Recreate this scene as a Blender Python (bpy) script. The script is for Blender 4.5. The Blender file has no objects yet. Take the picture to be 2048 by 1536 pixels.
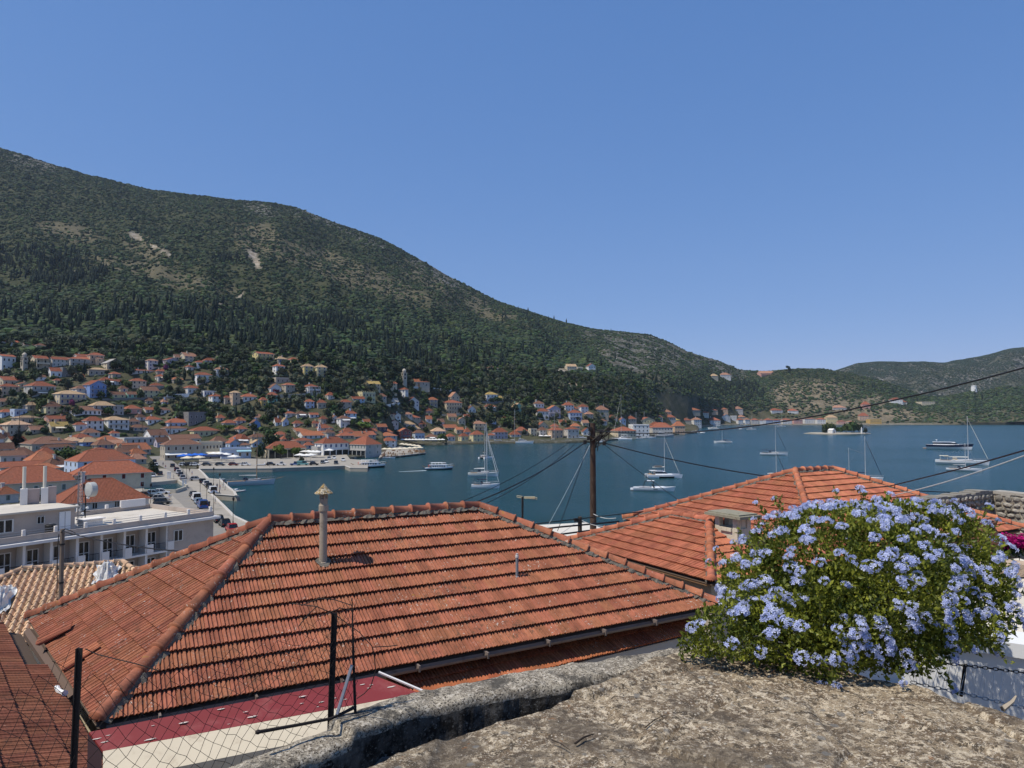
import bpy, bmesh, math, random
import numpy as np
from mathutils import Vector, Matrix, Euler
R = math.radians
random.seed(7)
rng = np.random.default_rng(11)
SC = bpy.context.scene
COL = SC.collection
# camera
F = 1420.0
YH = 826.0
CZ = 24.0
PITCH = math.atan((YH - 768) / F)
cd = bpy.data.cameras.new('camera')
cam = bpy.data.objects.new('camera', cd)
COL.objects.link(cam)
cam.location = (0, 0, CZ)
cam.rotation_euler = (R(90) + PITCH, 0, 0)
cd.sensor_width = 36
cd.lens = 36 * F / 2048
cd.clip_start = 0.1
cd.clip_end = 20000
SC.camera = cam
# world, sun, exposure
SUN = Vector((-0.455, -0.235, 0.86)).normalized()       # towards the sun
sun_el = math.asin(SUN.z)
sun_az = math.atan2(SUN.x, SUN.y)
w = bpy.data.worlds.new('World')
SC.world = w
w.use_nodes = True
nt = w.node_tree
nt.nodes.clear()
sky = nt.nodes.new('ShaderNodeTexSky')
sky.sky_type = 'NISHITA'
sky.sun_disc = False
sky.sun_elevation = sun_el
sky.sun_rotation = sun_az
sky.altitude = 0
sky.air_density = 0.85
sky.dust_density = 0.0
sky.ozone_density = 8.0
bg = nt.nodes.new('ShaderNodeBackground')
bg.inputs['Strength'].default_value = 0.10
wo = nt.nodes.new('ShaderNodeOutputWorld')
sp_ = nt.nodes.new('ShaderNodeSeparateColor'); cb_ = nt.nodes.new('ShaderNodeCombineColor')
nt.links.new(sky.outputs[0], sp_.inputs[0])
for i_, (p_, k_) in enumerate(((0.74, 1.06), (0.52, 1.56), (0.38, 2.85))):
	a_ = nt.nodes.new('ShaderNodeMath'); a_.operation = 'POWER'; a_.inputs[1].default_value = p_
	m_ = nt.nodes.new('ShaderNodeMath'); m_.operation = 'MULTIPLY'; m_.inputs[1].default_value = k_
	nt.links.new(sp_.outputs[i_], a_.inputs[0]); nt.links.new(a_.outputs[0], m_.inputs[0]); nt.links.new(m_.outputs[0], cb_.inputs[i_])
nt.links.new(cb_.outputs[0], bg.inputs[0])
nt.links.new(bg.outputs[0], wo.inputs[0])
sd = bpy.data.lights.new('sun', 'SUN')
sd.energy = 3.6
sd.angle = R(0.55)
sd.color = (1.0, 0.93, 0.82)
so = bpy.data.objects.new('sun', sd)
COL.objects.link(so)
so.location = (-60, -30, 120)
so.rotation_euler = SUN.to_track_quat('Z', 'Y').to_euler()
SC.view_settings.view_transform = 'Standard'
SC.view_settings.look = 'None'
SC.view_settings.exposure = 0.30
SC.view_settings.gamma = 1.0
SC.view_settings.use_curve_mapping = False
SC.cycles.max_bounces = 6
SC.cycles.diffuse_bounces = 2
SC.cycles.glossy_bounces = 2
SC.cycles.transmission_bounces = 2
SC.cycles.volume_bounces = 0
SC.cycles.use_adaptive_sampling = True
SC.cycles.adaptive_threshold = 0.02
SC.cycles.use_denoising = True
# pixel of the photograph -> ray -> world point
def ray(x, y):
	v = (768 - y) / F
	return Vector(((x - 1024) / F, math.cos(PITCH) - math.sin(PITCH) * v, math.sin(PITCH) + math.cos(PITCH) * v))
def atY(x, y, Y):
	d = ray(x, y)
	return Vector((0, 0, CZ)) + d * (Y / d.y)
def atZ(x, y, z):
	d = ray(x, y)
	return Vector((0, 0, CZ)) + d * ((z - CZ) / d.z)
def proj(p):
	d = Vector(p) - Vector((0, 0, CZ))
	zc = d.y * math.cos(PITCH) + d.z * math.sin(PITCH)
	yc = -d.y * math.sin(PITCH) + d.z * math.cos(PITCH)
	return 1024 + F * d.x / zc, 768 - F * yc / zc
def projn(X, Y, Z):
	dz = Z - CZ
	zc = Y * math.cos(PITCH) + dz * math.sin(PITCH)
	yc = -Y * math.sin(PITCH) + dz * math.cos(PITCH)
	return 1024 + F * X / zc, 768 - F * yc / zc
# numpy value noise
def _hash(ix, iy, seed):
	h = (ix.astype(np.int64) * 374761393 + iy.astype(np.int64) * 668265263 + seed * 1442695041) & 0x7fffffff
	h = ((h ^ (h >> 13)) * 1274126177) & 0x7fffffff
	return ((h ^ (h >> 16)) & 0xffff) / 65535.0
def vnoise(x, y, seed=0):
	x = np.asarray(x, float); y = np.asarray(y, float)
	ix = np.floor(x); iy = np.floor(y)
	fx = x - ix; fy = y - iy
	fx = fx * fx * (3 - 2 * fx); fy = fy * fy * (3 - 2 * fy)
	a = _hash(ix, iy, seed); b = _hash(ix + 1, iy, seed); c = _hash(ix, iy + 1, seed); d = _hash(ix + 1, iy + 1, seed)
	return (a * (1 - fx) + b * fx) * (1 - fy) + (c * (1 - fx) + d * fx) * fy
def fbm(x, y, oct=4, seed=0):
	s = 0; a = 0.5; t = 0
	for i in range(oct):
		s = s + a * vnoise(x * 2 ** i + 17.3 * i, y * 2 ** i - 9.1 * i, seed + i); t += a; a *= 0.5
	return s / t - 0.5
# objects
def link(name, data, parent=None, loc=None, rot=None, scale=None):
	o = bpy.data.objects.new(name, data)
	COL.objects.link(o)
	if parent is not None: o.parent = parent
	if loc is not None: o.location = loc
	if rot is not None: o.rotation_euler = rot
	if scale is not None: o.scale = scale
	return o
def tag(o, label=None, cat=None, group=None, kind=None):
	if label: o['label'] = label
	if cat: o['category'] = cat
	if group: o['group'] = group
	if kind: o['kind'] = kind
	return o
def thing(name, label, cat, loc=(0, 0, 0), rot=0.0, group=None):
	o = link(name, None, None, loc, (0, 0, rot))
	o.empty_display_size = 0.2
	return tag(o, label, cat, group)
def children(o):
	return CH.get(o.name, [])
class MB:
	def __init__(s):
		s.v = []; s.f = []; s.m = []; s.uv = []; s.hasuv = False
	def face(s, pts, m=0, uv=None):
		n = len(s.v)
		s.v.extend([tuple(p) for p in pts])
		s.f.append(tuple(range(n, n + len(pts)))); s.m.append(m)
		s.uv.append(uv)
		if uv: s.hasuv = True
	def raw(s, verts, faces, m=0):
		n = len(s.v)
		s.v.extend([tuple(p) for p in verts])
		for f in faces:
			s.f.append(tuple(i + n for i in f)); s.m.append(m); s.uv.append(None)
	def box(s, c, d, m=0, rz=0.0, top=None):
		x, y, z = d[0] / 2, d[1] / 2, d[2] / 2
		t = top or 1.0
		V = [(-x, -y, -z), (x, -y, -z), (x, y, -z), (-x, y, -z), (-x * t, -y * t, z), (x * t, -y * t, z), (x * t, y * t, z), (-x * t, y * t, z)]
		cr, sr = math.cos(rz), math.sin(rz)
		V = [(c[0] + a * cr - b * sr, c[1] + a * sr + b * cr, c[2] + e) for a, b, e in V]
		s.raw(V, [(0, 3, 2, 1), (4, 5, 6, 7), (0, 1, 5, 4), (1, 2, 6, 5), (2, 3, 7, 6), (3, 0, 4, 7)], m)
	def prism(s, poly, z0, z1, m=0):
		n = len(poly)
		V = [(p[0], p[1], z0) for p in poly] + [(p[0], p[1], z1) for p in poly]
		Fc = [tuple(range(n - 1, -1, -1)), tuple(range(n, 2 * n))] + [(i, (i + 1) % n, n + (i + 1) % n, n + i) for i in range(n)]
		s.raw(V, Fc, m)
	def lathe(s, prof, n=12, c=(0, 0, 0), m=0, cap=True):
		V = []
		for r, z in prof:
			for i in range(n):
				a = 2 * math.pi * i / n
				V.append((c[0] + r * math.cos(a), c[1] + r * math.sin(a), c[2] + z))
		Fc = []
		for k in range(len(prof) - 1):
			for i in range(n):
				j = (i + 1) % n
				Fc.append((k * n + i, k * n + j, (k + 1) * n + j, (k + 1) * n + i))
		if cap:
			Fc.append(tuple(range(n - 1, -1, -1))); Fc.append(tuple((len(prof) - 1) * n + i for i in range(n)))
		s.raw(V, Fc, m)
	def tube(s, pts, r, n=6, m=0, cap=True):
		pts = [Vector(p) for p in pts]
		rs = r if isinstance(r, (list, tuple)) else [r] * len(pts)
		V = []; prev = None
		for i, p in enumerate(pts):
			if i == 0: t = pts[1] - p
			elif i == len(pts) - 1: t = p - pts[i - 1]
			else: t = pts[i + 1] - pts[i - 1]
			t.normalize()
			ref = Vector((0, 0, 1)) if abs(t.z) < 0.95 else Vector((1, 0, 0))
			if prev is not None and (prev - t * prev.dot(t)).length > 1e-4: a = (prev - t * prev.dot(t)).normalized()
			else: a = (ref - t * ref.dot(t)).normalized()
			prev = a; b = t.cross(a)
			for k in range(n):
				q = 2 * math.pi * k / n
				V.append(p + a * (rs[i] * math.cos(q)) + b * (rs[i] * math.sin(q)))
		Fc = []
		for i in range(len(pts) - 1):
			for k in range(n):
				j = (k + 1) % n
				Fc.append((i * n + k, i * n + j, (i + 1) * n + j, (i + 1) * n + k))
		if cap:
			Fc.append(tuple(range(n - 1, -1, -1))); Fc.append(tuple((len(pts) - 1) * n + k for k in range(n)))
		s.raw(V, Fc, m)
	def mesh(s, name, mats, smooth=False):
		me = bpy.data.meshes.new(name)
		me.from_pydata(s.v, [], s.f)
		for mt in (mats if isinstance(mats, (list, tuple)) else [mats]): me.materials.append(mt)
		me.polygons.foreach_set('material_index', s.m)
		if smooth: me.polygons.foreach_set('use_smooth', [True] * len(s.f))
		if s.hasuv:
			ul = me.uv_layers.new(name='UVMap')
			dat = []
			for f, u in zip(s.f, s.uv):
				if u:
					for q in u: dat.extend(q)
				else: dat.extend([0.0, 0.0] * len(f))
			ul.data.foreach_set('uv', dat)
		me.update()
		return me
	def build(s, name, mats, parent=None, loc=None, rot=None, smooth=False):
		return link(name, s.mesh(name, mats, smooth), parent, loc, rot)
def npmesh(name, V, Fq, mats, smooth=False):
	"""V (n,3) float array, Fq (m,k) int array"""
	me = bpy.data.meshes.new(name)
	V = np.asarray(V, np.float32); Fq = np.asarray(Fq, np.int32)
	k = Fq.shape[1]
	me.vertices.add(len(V)); me.vertices.foreach_set('co', V.ravel())
	me.loops.add(Fq.size); me.loops.foreach_set('vertex_index', Fq.ravel())
	me.polygons.add(len(Fq)); me.polygons.foreach_set('loop_start', np.arange(0, Fq.size, k, dtype=np.int32))
	if smooth: me.polygons.foreach_set('use_smooth', np.ones(len(Fq), bool))
	for mt in (mats if isinstance(mats, (list, tuple)) else [mats]): me.materials.append(mt)
	me.update(calc_edges=True)
	me.validate()
	return me
# materials
def _mat(name):
	m = bpy.data.materials.new(name); m.use_nodes = True
	n = m.node_tree.nodes; l = m.node_tree.links
	return m, n, l, n['Principled BSDF']
def mixcol(n, l, fac, a, b, mode='MIX'):
	x = n.new('ShaderNodeMix'); x.data_type = 'RGBA'; x.blend_type = mode
	for s, v in ((0, fac), (6, a), (7, b)):
		if isinstance(v, (int, float)): x.inputs[s].default_value = v
		elif isinstance(v, (tuple, list)): x.inputs[s].default_value = (*v[:3], 1)
		else: l.new(v, x.inputs[s])
	return x.outputs[2]
def noise(n, l, coord, scale, detail=4, rough=0.6, dist=0.0):
	t = n.new('ShaderNodeTexNoise'); t.inputs['Scale'].default_value = scale
	t.inputs['Detail'].default_value = detail; t.inputs['Roughness'].default_value = rough
	t.inputs['Distortion'].default_value = dist
	l.new(coord, t.inputs['Vector'])
	return t.outputs['Fac']
def ramp(n, l, fac, a, b):
	t = n.new('ShaderNodeMapRange'); t.inputs[1].default_value = a; t.inputs[2].default_value = b
	t.interpolation_type = 'SMOOTHSTEP'
	l.new(fac, t.inputs[0]); return t.outputs[0]
def mathn(n, l, op, a, b=0.0):
	t = n.new('ShaderNodeMath'); t.operation = op
	for i, v in enumerate((a, b)):
		if isinstance(v, (int, float)): t.inputs[i].default_value = v
		else: l.new(v, t.inputs[i])
	return t.outputs[0]
def mapping(n, l, src, sc):
	t = n.new('ShaderNodeMapping'); t.inputs['Scale'].default_value = sc
	l.new(src, t.inputs['Vector']); return t.outputs[0]
def bumpn(n, l, h, strength, dist, normal=None):
	t = n.new('ShaderNodeBump'); t.inputs['Strength'].default_value = strength; t.inputs['Distance'].default_value = dist
	l.new(h, t.inputs['Height'])
	if normal is not None: l.new(normal, t.inputs['Normal'])
	return t.outputs[0]
def coords(n, kind='Object'):
	return n.new('ShaderNodeTexCoord').outputs[kind]
def wpos(n):
	return n.new('ShaderNodeNewGeometry').outputs['Position']
def pmat(name, col, rough=0.85, var=0.18, scale=1.5, bump=0.0, bdist=0.02, rand=0.0, metal=0.0, spec=0.3, dirt=None, dscale=0.6):
	m, n, l, b = _mat(name)
	co = coords(n)
	f = noise(n, l, co, scale, 5)
	a = tuple(c * (1 - var) for c in col); c2 = tuple(min(1, c * (1 + var)) for c in col)
	c = mixcol(n, l, f, a, c2)
	if dirt:
		f2 = ramp(n, l, noise(n, l, wpos(n), dscale, 6, 0.7), 0.5, 0.75)
		c = mixcol(n, l, f2, c, dirt)
	if rand:
		oi = n.new('ShaderNodeObjectInfo')
		hs = n.new('ShaderNodeHueSaturation')
		mr = n.new('ShaderNodeMapRange'); mr.inputs[3].default_value = 1 - rand; mr.inputs[4].default_value = 1 + rand
		l.new(oi.outputs['Random'], mr.inputs[0]); l.new(mr.outputs[0], hs.inputs['Value']); l.new(c, hs.inputs['Color'])
		c = hs.outputs[0]
	l.new(c, b.inputs['Base Color'])
	b.inputs['Roughness'].default_value = rough; b.inputs['Metallic'].default_value = metal
	b.inputs['Specular IOR Level'].default_value = spec
	if bump: l.new(bumpn(n, l, noise(n, l, co, scale * 6, 4), bump, bdist), b.inputs['Normal'])
	return m
M = {}
def solid(name, col, rough=0.6, metal=0.0, **k):
	if name not in M: M[name] = pmat(name, col, rough, k.pop('var', 0.08), k.pop('scale', 2.0), metal=metal, **k)
	return M[name]
white_paint = solid('white_paint', (0.78, 0.78, 0.76), 0.35)
gel_white = solid('gel_white', (0.8, 0.8, 0.79), 0.25, spec=0.5)
dark_glass = solid('dark_glass', (0.012, 0.016, 0.02), 0.08, spec=0.5)
black_metal = solid('black_metal', (0.02, 0.018, 0.017), 0.6)
grey_metal = solid('grey_metal', (0.3, 0.3, 0.31), 0.45, 0.6)
navy = solid('navy', (0.01, 0.018, 0.05), 0.4)
tyre = solid('tyre', (0.015, 0.015, 0.015), 0.9)
wood_m = solid('wood', (0.25, 0.14, 0.07), 0.6)
canvas_w = solid('canvas_white', (0.75, 0.73, 0.67), 0.9)
canvas_c = solid('canvas_cream', (0.66, 0.58, 0.42), 0.9)
canvas_b = solid('canvas_blue', (0.02, 0.12, 0.5), 0.9)
canvas_n = solid('canvas_navy', (0.02, 0.03, 0.07), 0.9)
canvas_t = solid('canvas_teal', (0.3, 0.5, 0.55), 0.9)
def leafmat(name, col, rand=0.35, trans=0.25, hue=0.03):
	m, n, l, b = _mat(name)
	oi = n.new('ShaderNodeObjectInfo')
	hs = n.new('ShaderNodeHueSaturation')
	mr = n.new('ShaderNodeMapRange'); mr.inputs[3].default_value = 1 - rand; mr.inputs[4].default_value = 1 + rand
	l.new(oi.outputs['Random'], mr.inputs[0]); l.new(mr.outputs[0], hs.inputs['Value'])
	f = noise(n, l, coords(n), 1.3, 3)
	c = mixcol(n, l, f, tuple(x * 0.65 for x in col), tuple(x * 1.4 for x in col))
	mh = n.new('ShaderNodeMapRange'); mh.inputs[3].default_value = 0.5 - hue; mh.inputs[4].default_value = 0.5 + hue
	l.new(mathn(n, l, 'FRACT', mathn(n, l, 'MULTIPLY', oi.outputs['Random'], 7.31)), mh.inputs[0]); l.new(mh.outputs[0], hs.inputs['Hue'])
	l.new(c, hs.inputs['Color'])
	l.new(hs.outputs[0], b.inputs['Base Color'])
	b.inputs['Roughness'].default_value = 0.7
	b.inputs['Specular IOR Level'].default_value = 0.15
	if trans:
		tr = n.new('ShaderNodeBsdfTranslucent'); l.new(hs.outputs[0], tr.inputs['Color'])
		mx = n.new('ShaderNodeMixShader'); mx.inputs[0].default_value = trans
		l.new(b.outputs[0], mx.inputs[1]); l.new(tr.outputs[0], mx.inputs[2])
		l.new(mx.outputs[0], n['Material Output'].inputs['Surface'])
	return m
leaf_olive = leafmat('leaf_olive', (0.072, 0.085, 0.052), trans=0)
leaf_green = leafmat('leaf_green', (0.045, 0.070, 0.022), trans=0)
leaf_dark = leafmat('leaf_dark', (0.029, 0.044, 0.021), trans=0)
leaf_cyp = leafmat('leaf_cypress', (0.018, 0.03, 0.018), rand=0.3, trans=0)
leaf_bright = leafmat('leaf_bright', (0.085, 0.12, 0.025), trans=0)
bark = solid('bark', (0.09, 0.065, 0.045), 0.95)
# terrain: one sheet from the quays to the ridges
def zr(y, Y): return CZ + (YH - y) / F * Y
def Yw(y): return CZ * F / (y - YH)
COLS = [
 (-420, (60, 1.0), (240, 1.4), (340, 12), (460, zr(670, 460)), (900, zr(520, 900)), (1700, zr(165, 1700))),
 (0,    (60, 1.0), (290, 1.4), (375, 11), (500, zr(678, 500)), (950, zr(550, 950)), (1700, zr(292, 1700))),
 (60,   (60, 1.0), (295, 1.4), (375, 11), (500, zr(682, 500)), (950, zr(552, 950)), (1700, zr(312, 1700))),
 (170,  (60, 1.0), (310, 1.4), (390, 11), (510, zr(690, 510)), (950, zr(558, 950)), (1700, zr(346, 1700))),
 (300,  (60, 1.0), (370, 1.4), (430, 9), (515, zr(695, 515)), (950, zr(565, 950)), (1700, zr(374, 1700))),
 (392,  (60, 1.0), (385, 1.4), (440, 9), (520, zr(700, 520)), (950, zr(575, 950)), (1700, zr(388, 1700))),
 (396,  (Yw(937), 1.0), (385, 1.4), (440, 9), (520, zr(700, 520)), (950, zr(575, 950)), (1700, zr(389, 1700))),
 (480,  (Yw(937), 1.0), (395, 1.4), (445, 9), (530, zr(702, 530)), (950, zr(580, 950)), (1700, zr(397, 1700))),
 (545,  (Yw(937), 1.0), (400, 1.4), (450, 9), (535, zr(705, 535)), (950, zr(590, 950)), (1700, zr(402, 1700))),
 (600,  (Yw(936), 1.0), (405, 1.4), (455, 9), (540, zr(712, 540)), (950, zr(600, 950)), (1700, zr(416, 1700))),
 (690,  (Yw(931), 1.0), (410, 1.4), (465, 10), (560, zr(722, 560)), (960, zr(612, 960)), (1710, zr(449, 1710))),
 (700,  (Yw(919), 1.0), (410, 1.4), (465, 10), (560, zr(722, 560)), (960, zr(612, 960)), (1710, zr(453, 1710))),
 (765,  (Yw(911), 1.0), (445, 1.4), (490, 10), (590, zr(730, 590)), (980, zr(620, 980)), (1715, zr(479, 1715))),
 (790,  (Yw(895), 1.0), (505, 2.0), (530, 9), (605, zr(734, 605)), (990, zr(624, 990)), (1720, zr(491, 1720))),
 (850,  (Yw(890.5), 1.0), (538, 2.5), (568, 9), (640, zr(742, 640)), (1000, zr(640, 1000)), (1730, zr(522, 1730))),
 (900,  (Yw(889.5), 1.2), (560, 2.5), (590, 10), (680, zr(742, 680)), (1020, zr(652, 1020)), (1740, zr(551, 1740))),
 (1000, (Yw(887), 1.2), (590, 2.5), (620, 10), (720, zr(742, 720)), (1050, zr(672, 1050)), (1750, zr(603, 1750))),
 (1130, (Yw(886), 1.2), (605, 2.5), (650, 10), (760, zr(752, 760)), (1120, zr(690, 1120)), (1780, zr(646, 1780))),
 (1190, (Yw(884), 1.2), (620, 2.5), (670, 10), (780, zr(760, 780)), (1150, zr(702, 1150)), (1800, zr(658, 1800))),
 (1250, (Yw(879), 1.2), (680, 2.5), (730, 10), (850, zr(765, 850)), (1200, zr(712, 1200)), (1820, zr(663, 1820))),
 (1300, (Yw(873), 1.2), (770, 2.5), (830, 10), (950, zr(772, 950)), (1290, zr(722, 1290)), (1840, zr(669, 1840))),
 (1340, (Yw(870), 1.2), (830, 2.5), (920, 10), (1060, zr(778, 1060)), (1370, zr(732, 1370)), (1850, zr(684, 1850))),
 (1375, (Yw(868), 1.2), (880, 2.5), (1040, 8), (1180, zr(785, 1180)), (1450, zr(742, 1450)), (1850, zr(702, 1850))),
 (1393, (Yw(866.5), 1.2), (920, 1.8), (1160, 7), (1260, zr(788, 1260)), (1500, zr(748, 1500)), (1860, zr(708, 1860))),
 (1400, (Yw(854), 1.2), (1240, 2.5), (1265, 8), (1300, zr(794, 1300)), (1520, zr(752, 1520)), (1860, zr(711, 1860))),
 (1440, (Yw(850.5), 1.2), (1410, 3), (1430, 9), (1470, zr(806, 1470)), (1610, zr(768, 1610)), (1880, zr(722, 1880))),
 (1480, (Yw(849.5), 1.2), (1475, 3), (1500, 10), (1550, zr(806, 1550)), (1670, zr(775, 1670)), (1900, zr(739, 1900))),
 (1530, (Yw(849.5), 1.2), (1490, 3), (1530, 12), (1570, zr(808, 1570)), (1680, zr(775, 1680)), (1850, zr(742, 1850))),
 (1580, (Yw(849.5), 1.2), (1490, 3), (1530, 12), (1570, zr(812, 1570)), (1660, zr(775, 1660)), (1780, zr(737, 1780))),
 (1640, (Yw(849.5), 1.2), (1490, 3), (1530, 12), (1570, zr(812, 1570)), (1660, zr(772, 1660)), (1780, zr(737, 1780))),
 (1690, (Yw(849.5), 1.2), (1490, 3), (1530, 12), (1570, zr(815, 1570)), (1660, zr(782, 1660)), (1780, zr(744, 1780))),
 (1760, (Yw(849.5), 1.0), (1480, 4), (1520, 14), (1570, zr(815, 1570)), (1660, zr(790, 1660)), (1760, zr(760, 1760))),
 (1850, (Yw(849.5), 0.8), (1470, 5), (1510, 15), (1560, zr(818, 1560)), (1640, zr(806, 1640)), (1740, zr(791, 1740))),
 (1880, (Yw(849.5), 0.8), (1460, 5), (1490, 15), (1540, zr(818, 1540)), (1620, zr(806, 1620)), (1700, zr(795, 1700))),
 (1950, (Yw(849.5), 0.8), (1450, 6), (1480, 16), (1530, zr(815, 1530)), (1600, zr(798, 1600)), (1680, zr(781, 1680))),
 (2010, (Yw(849.5), 0.8), (1450, 6), (1480, 18), (1530, zr(810, 1530)), (1600, zr(790, 1600)), (1700, zr(767, 1700))),
 (2050, (Yw(849), 0.8), (1450, 6), (1480, 18), (1530, zr(810, 1530)), (1600, zr(790, 1600)), (1700, zr(771, 1700))),
 (2350, (Yw(849), 0.8), (1450, 6), (1480, 18), (1530, zr(806, 1530)), (1600, zr(786, 1600)), (1700, zr(760, 1700))),
]
CXS = np.array([c[0] for c in COLS], float)
CTL = np.array([[p for p in c[1:]] for c in COLS], float)        # n,6,2
def land_ctl(px):
	out = np.empty(px.shape + (6, 2))
	for i in range(6):
		for j in range(2):
			out[..., i, j] = np.interp(px, CXS, CTL[:, i, j])
	return out
def Hland(X, Y):
	X = np.asarray(X, float); Y = np.asarray(Y, float)
	px = 1024 + F * X / np.maximum(Y, 1)
	c = land_ctl(px)
	z = np.full(X.shape, 0.0) + c[..., 0, 1]
	for i in range(5):
		a = c[..., i, :]; b = c[..., i + 1, :]
		t = np.clip((Y - a[..., 0]) / (b[..., 0] - a[..., 0]), 0, 1)
		if i == 4: t = t * (1.12 - 0.12 * t)
		z = z + (b[..., 1] - a[..., 1]) * t
	over = np.maximum(0, Y - c[..., 5, 0])
	z = z - over * 0.45
	m = np.clip((Y - c[..., 3, 0]) / np.maximum(60, (c[..., 4, 0] - c[..., 3, 0])), 0, 1)
	rel = np.clip((c[..., 5, 0] - Y) / np.maximum(40, c[..., 5, 0] - c[..., 4, 0]), 0, 1)
	amp = m * (0.12 + 0.88 * np.clip(rel * 2.2, 0, 1)) * np.clip((c[..., 5, 1] - 60) / 260, 0.12, 1.0)
	th = px / 1420.0
	n1 = fbm(px / 95.0, Y / 420.0, 4, 3)                 # ribs and gullies running down the slope
	n2 = fbm(X / 70.0, Y / 70.0, 3, 9)
	z = z + amp * (n1 * 62 + n2 * 20)
	low = np.clip((Y - c[..., 1, 0]) / 60.0, 0, 1) * (1 - m)
	z = z + low * (fbm(X / 22.0, Y / 22.0, 3, 21) * 2.2)
	return z
def cast(x, y, y0=45.0, y1=2600.0, step=1.0):
	d = ray(x, y)
	Y = np.arange(y0, y1, step)
	X = d.x / d.y * Y
	Z = CZ + d.z / d.y * Y
	c0 = np.interp(1024 + F * d.x / d.y, CXS, CTL[:, 0, 0])
	H = np.where(Y < c0, -1.0, Hland(X, Y))
	idx = np.nonzero(Z <= H)[0]
	if len(idx) == 0: return None
	i = idx[0]
	return Vector((X[i], Y[i], max(H[i], Z[i] - 0.0)))
def ell(px, py, cx, cy, rx, ry, rot=0.0):
	c, s = math.cos(R(rot)), math.sin(R(rot))
	dx = px - cx; dy = py - cy
	u = (dx * c + dy * s) / rx; v = (-dx * s + dy * c) / ry
	return u * u + v * v
SCREE = [(272, 473, 15, 5, 28), (308, 492, 9, 2, 30), (337, 507, 8, 3, 55), (320, 497, 14, 2, 30), (512, 522, 7, 17, -25), (500, 508, 5, 8, 0),
         (440, 607, 20, 2, 0), (480, 592, 8, 2, -30), (150, 548, 7, 3, 0),
         (1255, 785, 24, 12, 15), (1125, 745, 18, 10, 10), (550, 760, 9, 6, 0), (1150, 770, 18, 14, 0)]
SCRUB = [(140, 465, 70, 18, 12), (270, 535, 90, 17, 12), (520, 480, 60, 34, 20), (700, 545, 200, 26, 20), (920, 590, 150, 22, 27), (380, 565, 100, 16, 10),
         (300, 500, 60, 22, 28), (1200, 715, 90, 18, 8), (1300, 740, 70, 20, 20), (1640, 795, 75, 34, 0), (1580, 790, 40, 28, 0), (1700, 815, 50, 18, 10),
         (1750, 800, 25, 14, 0), (1770, 830, 70, 14, 0), (1160, 775, 50, 40, 0)]
ROCKY = [(525, 412, 34, 20, 15), (640, 432, 70, 14, 15), (720, 470, 60, 12, 28), (880, 548, 60, 12, 28), (880, 545, 50, 9, 30), (1300, 690, 130, 34, 14), (1420, 722, 80, 18, 22),
         (1250, 720, 90, 24, 6), (60, 320, 60, 20, 15), (180, 345, 30, 8, 15)]
def zones(px, py):
	s = np.zeros(px.shape); r = np.zeros(px.shape); sc = np.zeros(px.shape)
	j = fbm(px / 14.0, py / 9.0, 3, 77) * 1.1
	for e in SCREE: s = np.maximum(s, np.clip(1.6 - ell(px, py, *e) - j * 1.5, 0, 1))
	for e in SCRUB: sc = np.maximum(sc, np.clip(1.5 - ell(px, py, *e) - j, 0, 1))
	for e in ROCKY: r = np.maximum(r, np.clip(1.5 - ell(px, py, *e) - j, 0, 1))
	return s, sc, r
m, n, l, b = _mat('hill_ground')
at = n.new('ShaderNodeAttribute'); at.attribute_name = 'zone'
sp = n.new('ShaderNodeSeparateColor'); l.new(at.outputs['Color'], sp.inputs[0])
wp = wpos(n)
nf = noise(n, l, wp, 0.05, 6, 0.65)
base = mixcol(n, l, ramp(n, l, nf, 0.35, 0.65), (0.03, 0.04, 0.018), (0.062, 0.064, 0.033))
tan = mixcol(n, l, ramp(n, l, noise(n, l, wp, 0.12, 5), 0.35, 0.7), (0.13, 0.11, 0.07), (0.24, 0.195, 0.13))
gry = mixcol(n, l, ramp(n, l, noise(n, l, mapping(n, l, wp, (1, 1, 0.35)), 0.16, 6, 0.7), 0.50, 0.66), (0.075, 0.072, 0.055), (0.36, 0.35, 0.32))
c1 = mixcol(n, l, sp.outputs[1], base, tan)
c2 = mixcol(n, l, sp.outputs[2], c1, gry)
c3 = mixcol(n, l, sp.outputs[0], c2, mixcol(n, l, ramp(n, l, noise(n, l, wp, 0.1, 5), 0.4, 0.6), (0.24, 0.20, 0.145), (0.38, 0.33, 0.26)))
l.new(c3, b.inputs['Base Color']); b.inputs['Roughness'].default_value = 0.95; b.inputs['Specular IOR Level'].default_value = 0.1
l.new(bumpn(n, l, noise(n, l, wp, 0.5, 6, 0.7), 0.6, 1.0), b.inputs['Normal'])
hill_ground = m
NCOL = 420
cxs = np.unique(np.concatenate([np.linspace(-420, 2350, NCOL), CXS]))
rows = []
ctl = land_ctl(cxs)
for i in range(5):
	k = (3, 14, 16, 26, 60)[i]
	for t in np.linspace(0, 1, k, endpoint=False):
		rows.append(ctl[:, i, 0] * (1 - t) + ctl[:, i + 1, 0] * t)
for t in np.linspace(0, 1, 10): rows.append(ctl[:, 5, 0] + t * 260)
YY = np.array(rows); XX = (cxs[None, :] - 1024) / F * YY
ZZ = Hland(XX, YY)
nr, nc = YY.shape
idx = np.arange(nr * nc).reshape(nr, nc)
quads = np.stack([idx[:-1, :-1], idx[:-1, 1:], idx[1:, 1:], idx[1:, :-1]], -1).reshape(-1, 4)
sk = np.stack([XX[0], YY[0], np.full(nc, -1.5)], -1)
Vt = np.concatenate([np.stack([XX, YY, ZZ], -1).reshape(-1, 3), sk])
s0 = nr * nc + np.arange(nc)
q2 = np.stack([s0[:-1], s0[1:], idx[0, 1:], idx[0, :-1]], -1)
me = npmesh('hills', Vt, np.concatenate([quads, q2]), hill_ground, smooth=True)
pxv, pyv = projn(Vt[:, 0], Vt[:, 1], Vt[:, 2])
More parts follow.
